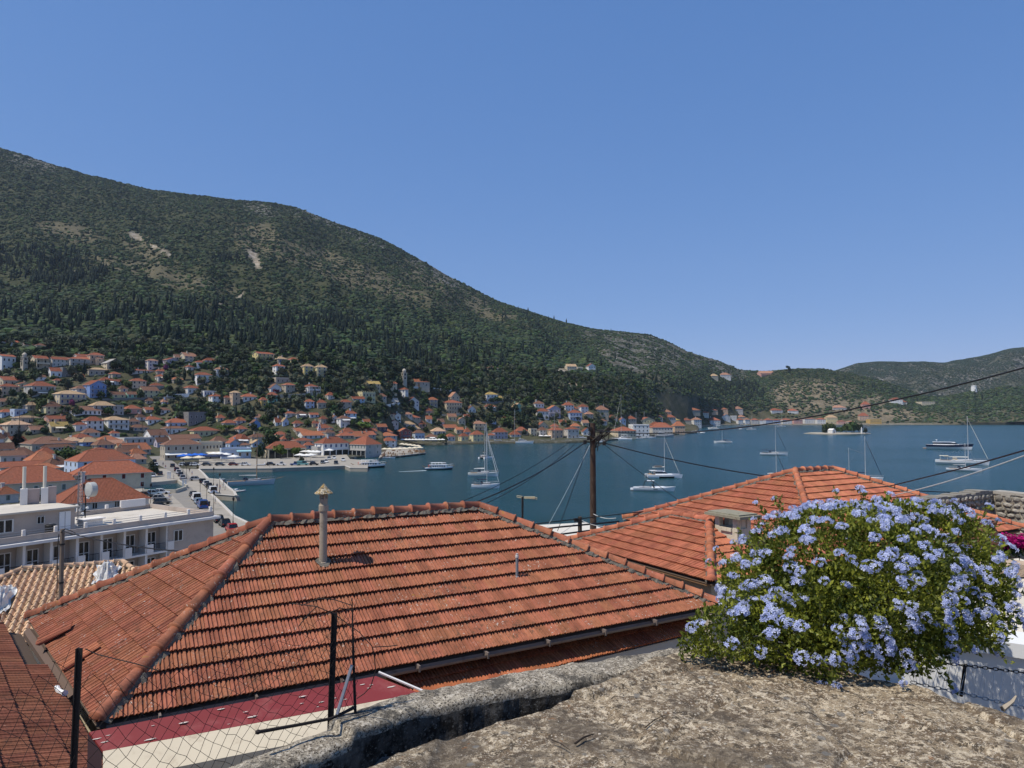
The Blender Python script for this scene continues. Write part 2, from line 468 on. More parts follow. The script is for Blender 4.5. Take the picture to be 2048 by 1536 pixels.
zs, zsc, zrk = zones(pxv, pyv)
cl = land_ctl(pxv)
town = np.clip((cl[:, 3, 0] + 40 - Vt[:, 1]) / 60, 0, 1)
shore = np.clip((cl[:, 1, 0] - Vt[:, 1]) / 20, 0, 1) * 0.6
tn = np.clip(0.5 + fbm(Vt[:, 0] / 18, Vt[:, 1] / 18, 3, 5) * 3.0, 0, 1)
col = np.zeros((len(Vt), 4), np.float32); col[:, 3] = 1
col[:, 0] = np.maximum(zs, shore * (pxv > 1398)); col[:, 1] = np.clip(np.maximum(zsc * np.where(pxv < 1380, .5, 1), town * (0.06 + 0.40 * tn)), 0, 1); col[:, 2] = np.maximum(zrk * .8, shore * (pxv <= 1398))
ca = me.color_attributes.new('zone', 'FLOAT_COLOR', 'POINT'); ca.data.foreach_set('color', col.ravel())
hills = tag(link('hills', me), kind='structure')
ex = np.linspace(1560, 2500, 170)
ridge_y = np.interp(ex, [1560, 1640, 1690, 1715, 1750, 1800, 1850, 1890, 1930, 1960, 1990, 2020, 2048, 2150, 2500], [800, 752, 736, 728, 724.5, 726, 727, 729, 722, 716, 708, 700, 697, 684, 650])
rowsE = np.linspace(0, 1.25, 60)
EY = 2350 + rowsE[:, None] * (3200 - 2350) + 0 * ex[None, :]
EX = (ex[None, :] - 1024) / F * EY
top = zr(ridge_y, 3200)
EZ = np.where(rowsE[:, None] <= 1, top[None, :] * np.sin(np.clip(rowsE[:, None], 0, 1) * math.pi / 2) ** 0.9, top[None, :] * (1 - (rowsE[:, None] - 1) * 1.2))
EZ = EZ + (fbm(ex[None, :] / 60.0, EY / 700.0, 4, 41) * 60 + fbm(EX / 80, EY / 80, 3, 4) * 16) * np.clip(rowsE[:, None] * 2, 0, 1) * np.clip((1 - rowsE[:, None]) * 3, 0.1, 1)
idx = np.arange(EY.size).reshape(EY.shape)
quads = np.stack([idx[:-1, :-1], idx[:-1, 1:], idx[1:, 1:], idx[1:, :-1]], -1).reshape(-1, 4)
VE = np.stack([EX, EY, EZ], -1).reshape(-1, 3)
me = npmesh('far_hill', VE, quads, hill_ground, smooth=True)
col = np.zeros((len(VE), 4), np.float32); col[:, 3] = 1; col[:, 1] = 0.05; col[:, 2] = np.clip(0.8 + 3 * fbm(VE[:, 0] / 60, VE[:, 1] / 60, 3, 8), 0, 1)
ca = me.color_attributes.new('zone', 'FLOAT_COLOR', 'POINT'); ca.data.foreach_set('color', col.ravel())
tag(link('far_hill', me), kind='structure')
# water
m, n, l, b = _mat('sea_water')
wp = wpos(n)
b.inputs['Base Color'].default_value = (0.006, 0.047, 0.053, 1)
b.inputs['Roughness'].default_value = 0.2
b.inputs['IOR'].default_value = 1.33
h1 = noise(n, l, mapping(n, l, wp, (1.0, 0.6, 1)), 0.45, 5, 0.65)
h2 = noise(n, l, mapping(n, l, wp, (0.5, 1.0, 1)), 2.2, 3, 0.6)
hh = mathn(n, l, 'ADD', h1, mathn(n, l, 'MULTIPLY', h2, 0.35))
lane = ramp(n, l, noise(n, l, mapping(n, l, wp, (0.35, 1.0, 1)), 0.012, 4, 0.6), 0.35, 0.65)
mr = n.new('ShaderNodeMapRange'); mr.inputs[3].default_value = 0.55; mr.inputs[4].default_value = 1.0
l.new(lane, mr.inputs[0])
bp = n.new('ShaderNodeBump'); bp.inputs['Distance'].default_value = 0.9
l.new(mr.outputs[0], bp.inputs['Strength']); l.new(hh, bp.inputs['Height']); l.new(bp.outputs[0], b.inputs['Normal'])
sea_water = m
mb = MB(); mb.face([(-2500, 40, 0), (4200, 40, 0), (4200, 4200, 0), (-2500, 4200, 0)])
tag(mb.build('sea', sea_water), kind='structure')
# near ground, quays and road
earth = pmat('earth', (0.22, 0.18, 0.13), 0.95, 0.3, 0.4)
concrete = pmat('quay_concrete', (0.34, 0.305, 0.25), 0.9, 0.16, 0.35, dirt=(0.23, 0.205, 0.165), dscale=0.25)
asphalt = pmat('road_surface', (0.24, 0.22, 0.19), 0.9, 0.12, 0.25, dirt=(0.17, 0.155, 0.135), dscale=0.12)
kerb_m = pmat('kerb_stone', (0.5, 0.46, 0.4), 0.9, 0.15, 0.8)
def pz(x, y, z): p = atZ(x, y, z); return (p.x, p.y)
gx = np.linspace(-80, 90, 30); gy = np.concatenate([np.linspace(-12, 30, 18), np.linspace(35, 112, 16)])
GX, GY = np.meshgrid(gx, gy)
GZ = np.interp(GY, [-12, 2.0, 3.2, 8, 16, 30, 55, 80, 112], [21.9, 21.6, 20.2, 18.4, 17.2, 14, 5.5, 1.0, 1.0]) + fbm(GX / 5, GY / 5, 3, 2) * 0.4
GZ = np.where(GY > 78, 1.0, GZ)
idx = np.arange(GX.size).reshape(GX.shape)
quads = np.stack([idx[:-1, :-1], idx[:-1, 1:], idx[1:, 1:], idx[1:, :-1]], -1).reshape(-1, 4)
tag(link('ground', npmesh('ground', np.stack([GX, GY, GZ], -1).reshape(-1, 3), quads, earth, True)), kind='structure')
edge_px = [(640, 1100), (560, 1082), (515, 1054), (469, 1032), (448, 1011), (424, 988), (474, 992), (470, 984), (455, 972), (442, 959.5), (417, 957), (407, 946), (398, 938)]
Q = [pz(x, y, 1.45) for x, y in edge_px]
inner = [pz(280, 937, 1.45), pz(240, 1060, 1.45), (-60, 70), (-20, 70)]
mb = MB(); mb.prism([Vector(p) for p in (Q + inner)], -1.5, 1.45)
tag(mb.build('quay', concrete), kind='structure')
mb = MB()
for a, c in zip(Q[:-1], Q[1:]):
	a = Vector((*a, 0)); c = Vector((*c, 0)); d = c - a; L = d.length
	nrm = Vector((-d.y, d.x, 0)).normalized() * 0.35
	mid = (a + c) / 2 + nrm * 0.55
	mb.box((mid.x, mid.y, 1.49), (L + 0.1, 0.7, 0.16), 0, math.atan2(d.y, d.x))
tag(mb.build('quay_kerb', kerb_m), kind='structure')
road_l = [(430, 1100), (410, 1060), (365, 1010), (338, 985), (322, 975), (350, 965), (367, 957), (345, 945), (318, 930), (300, 915), (293, 900), (297, 893)]
road_r = [(520, 1085), (470, 1055), (425, 1025), (400, 995), (385, 978), (372, 968), (383, 958), (372, 945), (350, 925), (335, 915), (312, 902), (305, 893)]
mb = MB()
for i in range(len(road_l) - 1):
	a, b2, c, d = pz(*road_l[i], 1.462), pz(*road_r[i], 1.462), pz(*road_r[i + 1], 1.462), pz(*road_l[i + 1], 1.462)
	mb.face([(*a, 1.462), (*b2, 1.462), (*c, 1.462), (*d, 1.462)])
tag(mb.build('road', asphalt), kind='structure')
bas = [(398, 938), (470, 937.5), (545, 937), (690, 932), (700, 936), (735, 936.5), (738, 921), (700, 918)]
back = [(690, 905), (545, 918), (398, 915)]
mb = MB(); mb.prism([Vector(pz(x, y, 1.4)) for x, y in bas + back], -1.5, 1.4)
tag(mb.build('harbour_pavement', concrete), kind='structure')
mb = MB()
bw = [Vector((*pz(x, y, 1.4), 0)) for x, y in bas[:6]]
for a, c in zip(bw[:-1], bw[1:]):
	d = c - a; mid = (a + c) / 2 + Vector((-d.y, d.x, 0)).normalized() * 0.3
	mb.box((mid.x, mid.y, 1.46), (d.length, 0.8, 0.2), 0, math.atan2(d.y, d.x))
tag(mb.build('harbour_kerb', kerb_m), kind='structure')
mb = MB()
mb.face([(*pz(x, y, 1.475), 1.475) for x, y in [(288, 973), (358, 966), (371, 977), (352, 985), (288, 985)]])
tag(mb.build('channel_water', sea_water), kind='structure')
wallm = pmat('parapet_stone', (0.46, 0.42, 0.34), 0.9, 0.15, 0.8)
def low_wall(name, label, pts, h, t, mat=None, z=1.45):
	mb = MB()
	P = [Vector((*pz(x, y, z), 0)) for x, y in pts]
	for a, c in zip(P[:-1], P[1:]):
		d = c - a; mid = (a + c) / 2
		mb.box((mid.x, mid.y, z + h / 2), (d.length, t, h), 0, math.atan2(d.y, d.x))
	return tag(mb.build(name, mat or wallm), label, 'wall')
low_wall('canal_wall', 'pale stone wall on the far side of the walled channel by the road', [(286, 973), (356, 965.5), (374, 977)], 1.0, 0.5)
low_wall('canal_wall', 'pale stone wall on the near side of the walled channel by the road', [(286, 986), (352, 986), (372, 979.5)], 1.0, 0.5)
# plant meshes
def lump(seed, n=1, sx=1.0, sz=0.85, jag=0.38, cut=-0.35):
	"""a jagged leaf mass: icosphere pushed in and out"""
	bm = bmesh.new(); bmesh.ops.create_icosphere(bm, subdivisions=n, radius=1)
	rr = random.Random(seed)
	for v in bm.verts:
		k = 1 + rr.uniform(-jag, jag * 0.7)
		v.co *= k; v.co.x *= sx; v.co.z *= sz
		if v.co.z < cut: v.co.z = cut
		v.co.z -= cut
	V = [tuple(v.co) for v in bm.verts]; Fc = [tuple(x.index for x in f.verts) for f in bm.faces]
	bm.free(); return V, Fc
def cypress_mesh(seed, n=7, rings=6):
	rr = random.Random(seed); V = []; Fc = []
	prof = [0.35, 0.75, 1.0, 0.9, 0.6, 0.3]
	for k in range(rings):
		for i in range(n):
			a = 2 * math.pi * (i + 0.5 * (k % 2)) / n
			r_ = prof[k] * rr.uniform(0.75, 1.25)
			V.append((r_ * math.cos(a), r_ * math.sin(a), 0.4 + k * 1.55 + rr.uniform(-.25, .25)))
	V.append((0, 0, 9.6)); V.append((0, 0, 0))
	for k in range(rings - 1):
		for i in range(n):
			j = (i + 1) % n
			Fc += [(k * n + i, k * n + j, (k + 1) * n + j), (k * n + i, (k + 1) * n + j, (k + 1) * n + i)]
	for i in range(n): Fc.append(((rings - 1) * n + i, (rings - 1) * n + (i + 1) % n, rings * n)); Fc.append(((i + 1) % n, i, rings * n + 1))
	return V, Fc
def leafy_crown(seed, blobs, nleaf, size, squash=0.8):
	"""leaf-clump quads spread through several lobes round a dark core"""
	rr = np.random.default_rng(seed)
	V = []; Fc = []
	B = np.array(blobs, float)           # x,y,z,r
	wgt = B[:, 3] ** 2; wgt /= wgt.sum()
	for k in range(nleaf):
		bl = B[rr.choice(len(B), p=wgt)]
		d = rr.normal(size=3); d /= np.linalg.norm(d)
		r_ = bl[3] * (0.55 + 0.5 * rr.random() ** 0.6)
		c = bl[:3] + d * r_ * np.array([1, 1, squash])
		nn = d * 0.7 + rr.normal(size=3) * 0.55 + np.array([0, 0, 0.35]); nn /= np.linalg.norm(nn)
		t = np.cross(nn, rr.normal(size=3)); t /= np.linalg.norm(t); u = np.cross(nn, t)
		s = size * rr.uniform(0.6, 1.35)
		i0 = len(V)
		for a, b_ in ((-1, -.2), (-.15, -.75), (1, .1), (.2, .8)):
			V.append(c + t * a * s + u * b_ * s + nn * rr.uniform(-.15, .15) * s)
		Fc.append((i0, i0 + 1, i0 + 2, i0 + 3))
	core = []
	for bl in B:
		v, f = lump(int(rr.integers(1e6)), 1, 1, squash, 0.2, -9)
		z0 = min(q[2] for q in v)
		i0 = len(V)
		for q in v: V.append(np.array([bl[0] + q[0] * bl[3] * .62, bl[1] + q[1] * bl[3] * .62, bl[2] + (q[2] - 9) * bl[3] * .62]))
		for q in f: Fc.append(tuple(i + i0 for i in q))
	return V, Fc
def trimesh(name, VF, mat, smooth=False):
	me = bpy.data.meshes.new(name); me.from_pydata([tuple(v) for v in VF[0]], [], VF[1]); me.materials.append(mat)
	if smooth: me.polygons.foreach_set('use_smooth', [True] * len(me.polygons))
	me.update(); return me
def scatter(name, P, S, meshes, rz=None, tilt=None):
	"""one object: many small plants (real geometry) instanced on the given ground points"""
	n = len(P)
	me = bpy.data.meshes.new(name)
	me.vertices.add(n); me.vertices.foreach_set('co', np.asarray(P, np.float32).ravel())
	a = me.attributes.new('sc', 'FLOAT_VECTOR', 'POINT'); a.data.foreach_set('vector', np.asarray(S, np.float32).ravel())
	rot = np.zeros((n, 3), np.float32); rot[:, 2] = rng.random(n) * 6.283
	a = me.attributes.new('rt', 'FLOAT_VECTOR', 'POINT'); a.data.foreach_set('vector', rot.ravel())
	k = rng.integers(0, len(meshes), n)
	a = me.attributes.new('kd', 'INT', 'POINT'); a.data.foreach_set('value', k.astype(np.int32))
	o = link(name, me); o['kind'] = 'stuff'
	g = bpy.data.node_groups.new(name, 'GeometryNodeTree')
	g.interface.new_socket('Geometry', in_out='INPUT', socket_type='NodeSocketGeometry')
	g.interface.new_socket('Geometry', in_out='OUTPUT', socket_type='NodeSocketGeometry')
	N = g.nodes; L = g.links
	gi = N.new('NodeGroupInput'); go = N.new('NodeGroupOutput'); jn = N.new('GeometryNodeJoinGeometry')
	def attr(nm, ty):
		t = N.new('GeometryNodeInputNamedAttribute'); t.data_type = ty; t.inputs['Name'].default_value = nm; return t.outputs['Attribute']
	sc = attr('sc', 'FLOAT_VECTOR'); rt = attr('rt', 'FLOAT_VECTOR'); kd = attr('kd', 'INT')
	for i, ms in enumerate(meshes):
		src = bpy.data.objects.new(name + '_source', ms)          # never linked to the scene
		oi = N.new('GeometryNodeObjectInfo'); oi.inputs['Object'].default_value = src; oi.inputs['As Instance'].default_value = True
		ip = N.new('GeometryNodeInstanceOnPoints')
		cmp_ = N.new('FunctionNodeCompare'); cmp_.data_type = 'INT'; cmp_.operation = 'EQUAL'
		L.new(kd, cmp_.inputs[2]); cmp_.inputs[3].default_value = i
		L.new(gi.outputs[0], ip.inputs['Points']); L.new(cmp_.outputs[0], ip.inputs['Selection'])
		L.new(oi.outputs['Geometry'], ip.inputs['Instance']); L.new(rt, ip.inputs['Rotation']); L.new(sc, ip.inputs['Scale'])
		L.new(ip.outputs[0], jn.inputs[0])
	L.new(jn.outputs[0], go.inputs[0])
	md = o.modifiers.new('scatter', 'NODES'); md.node_group = g
	return o
# vegetation of the slopes
def sample_land(n, ylo, yhi, pxlo=-60, pxhi=2110, power=1.0):
	"""points spread evenly over the ground"""
	out = []
	Y = np.sqrt(rng.random(n) * (yhi ** 2 - ylo ** 2) + ylo ** 2)
	px = pxlo + rng.random(n) * (pxhi - pxlo)
	X = (px - 1024) / F * Y
	return X, Y
mtn_meshes = [trimesh('shrub', lump(i, 1, 1.0 + 0.2 * (i % 3), 0.75), leaf_dark if i % 3 else leaf_green) for i in range(6)]
low_meshes = [trimesh('shrub', lump(i + 20, 1, 1.1, 0.8), leaf_olive if i % 2 else leaf_green) for i in range(5)]
cyp_meshes = [trimesh('cypress', cypress_mesh(i), leaf_cyp) for i in range(3)]
X, Y = sample_land(230000, 480, 1950)
c = land_ctl(1024 + F * X / Y)
keep = (Y > c[:, 3, 0] - 20) & (Y < c[:, 5, 0] + 12)
X, Y = X[keep], Y[keep]
Z = Hland(X, Y)
px, py = projn(X, Y, Z)
s_, sc_, rk_ = zones(px, py)
pat = fbm(X / 60, Y / 60, 3, 33); fine = fbm(X / 14, Y / 14, 2, 61)
spur = np.interp(px, [-100, 0, 200, 330, 420, 520, 700, 900, 1060, 1190, 1250, 1320], [620, 610, 600, 610, 625, 612, 588, 628, 655, 692, 760, 790])
forest = np.clip((py - spur) / 10, 0, 1)
dens = 0.72 + pat * 0.9 + forest * 0.6
dens = np.where(px > 1400, 0.75 + pat * 0.5, dens)
dens -= sc_ * (0.14 + 0.58 * (px > 1400)) + rk_ * (0.24 + 0.14 * (px > 1150)) + s_ * 2.0
keep = rng.random(len(X)) < np.clip(dens + fine * 1.2, 0, 1)
X, Y, Z, px, py, forest = [q[keep] for q in (X, Y, Z, px, py, forest)]
sz = (1.2 + rng.random(len(X)) ** 2 * 2.4 + forest * rng.random(len(X)) * 1.2) * np.where(px > 1380, 1.0, 1.0)
S = np.stack([sz, sz, sz * (0.75 + rng.random(len(X)) * 0.5)], -1)
scatter('hillside_foliage', np.stack([X, Y, Z - 0.3 * sz], -1), S, mtn_meshes)
N_MTN = len(X)
X, Y = sample_land(90000, 470, 1900)
Z = Hland(X, Y); c = land_ctl(1024 + F * X / Y)
px, py = projn(X, Y, Z)
d = np.zeros(len(X))
pt = fbm(X / 40, Y / 40, 3, 91)
for e, wgt in (((90, 535, 125, 36, 6), 0.9), ((470, 650, 330, 40, 4), 0.42), ((120, 650, 200, 40, 0), 0.32), ((880, 730, 150, 26, 8), 0.5), ((700, 705, 260, 34, 5), 0.5), ((330, 625, 120, 20, 0), 0.5),
               ((1310, 785, 110, 26, 4), 0.45), ((1480, 785, 50, 20, 0), 0.5), ((1010, 775, 90, 28, 0), 0.25), ((250, 520, 40, 24, 0), 0.0), ((460, 520, 40, 12, 0), 0.3), ((1760, 770, 80, 18, 15), 0.12), ((620, 690, 420, 30, 3), 0.45)):
	d = np.maximum(d, np.clip(1.35 - ell(px, py, *e), 0, 1) * wgt)
s_, sc_, rk_ = zones(px, py)
d = d * np.clip(0.6 + pt * 2.2, 0.05, 1) * (1 - np.clip(s_ + 0.8 * sc_, 0, 1)) + 0.004 * (py > 560)
keep = (rng.random(len(X)) < d) & (Y > c[:, 3, 0] + 4) & (Y < c[:, 5, 0] - 60)
X, Y, Z = X[keep], Y[keep], Z[keep]
h = 0.75 + rng.random(len(X)) * 0.75
scatter('cypress_wood_foliage', np.stack([X, Y, Z - 0.3], -1), np.stack([1.25 * h, 1.25 * h, h * 1.05], -1), cyp_meshes)
far_meshes = [trimesh('shrub', lump(i, 1, 1.0, 0.75), leaf_dark) for i in (61, 62, 63)]
n = 60000
e = 1560 + rng.random(n) * 560; t = rng.random(n) ** 0.8
Yf = 2350 + t * 850; Xf = (e - 1024) / F * Yf
zi = np.array([np.interp(e, ex, EZ[i]) for i in range(0, 49)])
ti = np.clip(t / 1.25 * 59, 0, 47.99); i0 = ti.astype(int); fr = ti - i0
Zf = zi[i0, np.arange(n)] * (1 - fr) + zi[i0 + 1, np.arange(n)] * fr
kf = rng.random(n) < 0.62 + 1.6 * fbm(Xf / 50, Yf / 50, 2, 66)
sz = 1.7 + rng.random(n) * 2.2
scatter('far_hill_foliage', np.stack([Xf, Yf, Zf - 0.5], -1)[kf], np.stack([sz, sz, sz * 0.8], -1)[kf], far_meshes)
# houses of the town
WALLC = {'W': ('white', (0.72, 0.71, 0.68)), 'w': ('off-white', (0.56, 0.53, 0.48)), 'c': ('cream', (0.60, 0.51, 0.36)), 'y': ('pale yellow', (0.62, 0.55, 0.32)),
         'Y': ('yellow', (0.64, 0.52, 0.24)), 'p': ('peach', (0.60, 0.42, 0.28)), 'k': ('pink', (0.58, 0.32, 0.26)), 'b': ('pale blue', (0.46, 0.54, 0.66)),
         'B': ('blue', (0.22, 0.33, 0.58)), 'g': ('grey', (0.42, 0.41, 0.38)), 's': ('stone-beige', (0.42, 0.37, 0.29)), 'l': ('lilac', (0.47, 0.42, 0.48)),
         'G': ('mint green', (0.33, 0.58, 0.42)), 'o': ('ochre', (0.52, 0.35, 0.13)), 'd': ('bare concrete', (0.2, 0.195, 0.185)), 'm': ('maroon', (0.26, 0.085, 0.08)),
         'n': ('dark blue', (0.05, 0.055, 0.085))}
ROOFC = {'r': ('red', (0.30, 0.105, 0.06)), 'o': ('orange', (0.38, 0.145, 0.075)), 'b': ('brown', (0.20, 0.105, 0.07)), 't': ('tan', (0.42, 0.29, 0.17)),
         'y': ('yellow', (0.52, 0.37, 0.13)), 'p': ('pale pink', (0.38, 0.2, 0.13)), 'g': ('grey', (0.36, 0.34, 0.31)), 'T': ('pale peach', (0.58, 0.38, 0.24))}
SHUT = {'k': (0.03, 0.03, 0.03), 'r': (0.13, 0.015, 0.012), 'b': (0.03, 0.06, 0.2), 'n': (0.09, 0.05, 0.03), 'g': (0.16, 0.2, 0.17), 'G': (0.03, 0.09, 0.05)}
def wall_mat(c):
	return M.setdefault('wall_' + c, pmat('wall_' + WALLC[c][0].replace(' ', '_').replace('-', '_'), WALLC[c][1], 0.9, 0.10, 0.25, dirt=tuple(q * 0.72 for q in WALLC[c][1]), dscale=0.5, rand=0.06))
def roof_mat(c):
	k = 'roof_' + c
	if k in M: return M[k]
	m, n, l, b = _mat('roof_tiles_' + ROOFC[c][0].replace(' ', '_'))
	base = ROOFC[c][1]
	uv = coords(n, 'UV')
	f = noise(n, l, mapping(n, l, uv, (1.6, 1.0, 1)), 1.2, 5, 0.7)
	cc = mixcol(n, l, ramp(n, l, f, 0.3, 0.7), tuple(q * 0.72 for q in base), tuple(min(1, q * 1.18) for q in base))
	f2 = ramp(n, l, noise(n, l, wpos(n), 0.22, 5, 0.7), 0.5, 0.8)
	cc = mixcol(n, l, mathn(n, l, 'MULTIPLY', f2, 0.55), cc, (0.17, 0.11, 0.075))
	wv = n.new('ShaderNodeTexWave'); wv.wave_type = 'BANDS'; wv.bands_direction = 'X'; wv.inputs['Scale'].default_value = 1.0 / 0.3 / 2 * 0.63; wv.inputs['Distortion'].default_value = 0.4
	l.new(uv, wv.inputs['Vector'])
	wy = n.new('ShaderNodeTexWave'); wy.wave_type = 'BANDS'; wy.bands_direction = 'Y'; wy.wave_profile = 'SAW'; wy.inputs['Scale'].default_value = 1.0 / 0.4 / 2 * 0.63
	l.new(uv, wy.inputs['Vector'])
	oi = n.new('ShaderNodeObjectInfo'); hs = n.new('ShaderNodeHueSaturation'); mr = n.new('ShaderNodeMapRange')
	mr.inputs[3].default_value = 0.75; mr.inputs[4].default_value = 1.2
	l.new(oi.outputs['Random'], mr.inputs[0]); l.new(mr.outputs[0], hs.inputs['Value']); l.new(cc, hs.inputs['Color'])
	l.new(hs.outputs[0], b.inputs['Base Color'])
	h = mathn(n, l, 'ADD', wv.outputs['Fac'], wy.outputs['Fac'])
	l.new(bumpn(n, l, h, 0.7, 0.09), b.inputs['Normal'])
	b.inputs['Roughness'].default_value = 0.9; b.inputs['Specular IOR Level'].default_value = 0.15
	M[k] = m; return m
frame_m = solid('window_frame', (0.62, 0.6, 0.55), 0.6)
def win_mesh(sh):
	k = 'win_' + sh
	if k in M: return M[k]
	sm = solid('shutter_' + sh, SHUT[sh], 0.6)
	mb = MB()                     # unit window, x across, z up, facing -y
	t = 0.10
	for x0, x1, z0, z1 in ((0, 1, 0, t * .6), (0, 1, 1 - t * .6, 1), (0, t, t * .6, 1 - t * .6), (1 - t, 1, t * .6, 1 - t * .6)):
		mb.box(((x0 + x1) / 2 - .5, -0.02, (z0 + z1) / 2), (x1 - x0, 0.12, z1 - z0), 0)
	mb.box((-.25 + .02, -0.005, .5), (.36, 0.06, 0.86), 1); mb.box((.25 - .02, -0.005, .5), (.36, 0.06, 0.86), 1)
	mb.box((0, 0.0, .5), (.10, 0.05, .86), 2)
	M[k] = mb.mesh('window', [frame_m, sm, dark_glass]); return M[k]
def glass_win():
	if 'win_glass' in M: return M['win_glass']
	mb = MB(); t = 0.09
	for x0, x1, z0, z1 in ((0, 1, 0, t * .6), (0, 1, 1 - t * .6, 1), (0, t, t * .6, 1 - t * .6), (1 - t, 1, t * .6, 1 - t * .6), (.46, .54, t * .6, 1 - t * .6)):
		mb.box(((x0 + x1) / 2 - .5, -0.02, (z0 + z1) / 2), (x1 - x0, 0.12, z1 - z0), 0)
	mb.box((0, 0.0, .5), (1 - 2 * t, 0.04, .9), 1)
	M['win_glass'] = mb.mesh('window', [frame_m, dark_glass]); return M['win_glass']
def awning_mesh(mat):
	k = 'awn_' + mat.name
	if k in M: return M[k]
	mb = MB()
	mb.raw([(-.5, 0, 0), (.5, 0, 0), (.5, -1, -.45), (-.5, -1, -.45), (-.5, 0, -.05), (.5, 0, -.05), (.5, -1, -.62), (-.5, -1, -.62)],
           [(0, 3, 2, 1), (4, 5, 6, 7), (3, 7, 6, 2), (0, 4, 7, 3), (1, 2, 6, 5), (0, 1, 5, 4)])
	M[k] = mb.mesh('awning', mat); return M[k]
def roof_build(kind, Wd, Dp, zt, rise, ov, mats, walls=None):
	"""roof over a Wd x Dp box centred at 0 with eaves at zt; returns MB. front is -y"""
	mb = MB(); x = Wd / 2 + ov; y = Dp / 2 + ov
	ze = zt - ov * rise / (Dp / 2 if kind != 'g' else Wd / 2) * 0.6
	th = 0.16
	def slope(p):
		e = (Vector(p[1]) - Vector(p[0])).normalized(); nn = (Vector(p[1]) - Vector(p[0])).cross(Vector(p[-1]) - Vector(p[0])).normalized()
		s = nn.cross(e)
		mb.face(p, 0, [((Vector(q) - Vector(p[0])).dot(e) + Vector(p[0]).x, (Vector(q) - Vector(p[0])).dot(s)) for q in p])
	zr_ = zt + rise
	if kind == 'h':
		if x >= y: a = ((-(x - y) - 0.02, 0, zr_), ((x - y) + 0.02, 0, zr_))
		else: a = ((0, -(y - x), zr_), (0, (y - x), zr_))
		c = [(-x, -y, ze), (x, -y, ze), (x, y, ze), (-x, y, ze)]
		if x >= y:
			slope([c[0], c[1], a[1], a[0]]); slope([c[1], c[2], a[1]]); slope([c[2], c[3], a[0], a[1]]); slope([c[3], c[0], a[0]])
		else:
			slope([c[0], c[1], a[0]]); slope([c[1], c[2], a[1], a[0]]); slope([c[2], c[3], a[1]]); slope([c[3], c[0], a[0], a[1]])
		for i in range(4):
			p, q = c[i], c[(i + 1) % 4]
			mb.face([(p[0], p[1], ze - th), (q[0], q[1], ze - th), q, p], 1)
		mb.face([(q[0], q[1], ze - th) for q in c[::-1]], 1)
		for p, q in ((c[0], a[0]), (c[3], a[0]), (c[1], a[1]), (c[2], a[1])): mb.tube([Vector(p), Vector(q)], 0.11, 5, 0)
		if (Vector(a[0]) - Vector(a[1])).length > 0.3: mb.tube([Vector(a[0]), Vector(a[1])], 0.11, 5, 0)
	elif kind in 'Gg':
		if kind == 'G': P = lambda u, v, z: (u, v, z); U, Vv = x, y
		else: P = lambda u, v, z: (-v, u, z); U, Vv = y, x
		ze = zt - ov * rise / ((Vv - ov)) * 0.9
		A = [P(-U, -Vv, ze), P(U, -Vv, ze), P(U, 0, zr_), P(-U, 0, zr_)]; Bk = [P(U, Vv, ze), P(-U, Vv, ze), P(-U, 0, zr_), P(U, 0, zr_)]
		slope(A); slope(Bk)
		dn = lambda p: (p[0], p[1], p[2] - th)
		for q in (A, Bk):
			mb.face([dn(t) for t in q[::-1]], 1)
			for i in (0, 1, 3): mb.face([dn(q[i]), dn(q[(i + 1) % 4]), q[(i + 1) % 4], q[i]], 1)
		mb.tube([Vector(A[2]), Vector(A[3])], 0.11, 5, 0)
	return mb
trim_m = solid('eaves', (0.5, 0.47, 0.42), 0.8)
flat_m = pmat('flat_roof', (0.46, 0.44, 0.4), 0.9, 0.2, 0.4)
LAND = []          # landmarks: (px, py, short name)
HOUSES = []        # (px0, px1, top, base) rectangles in the photo, for keeping plants off the fronts
HREC = []
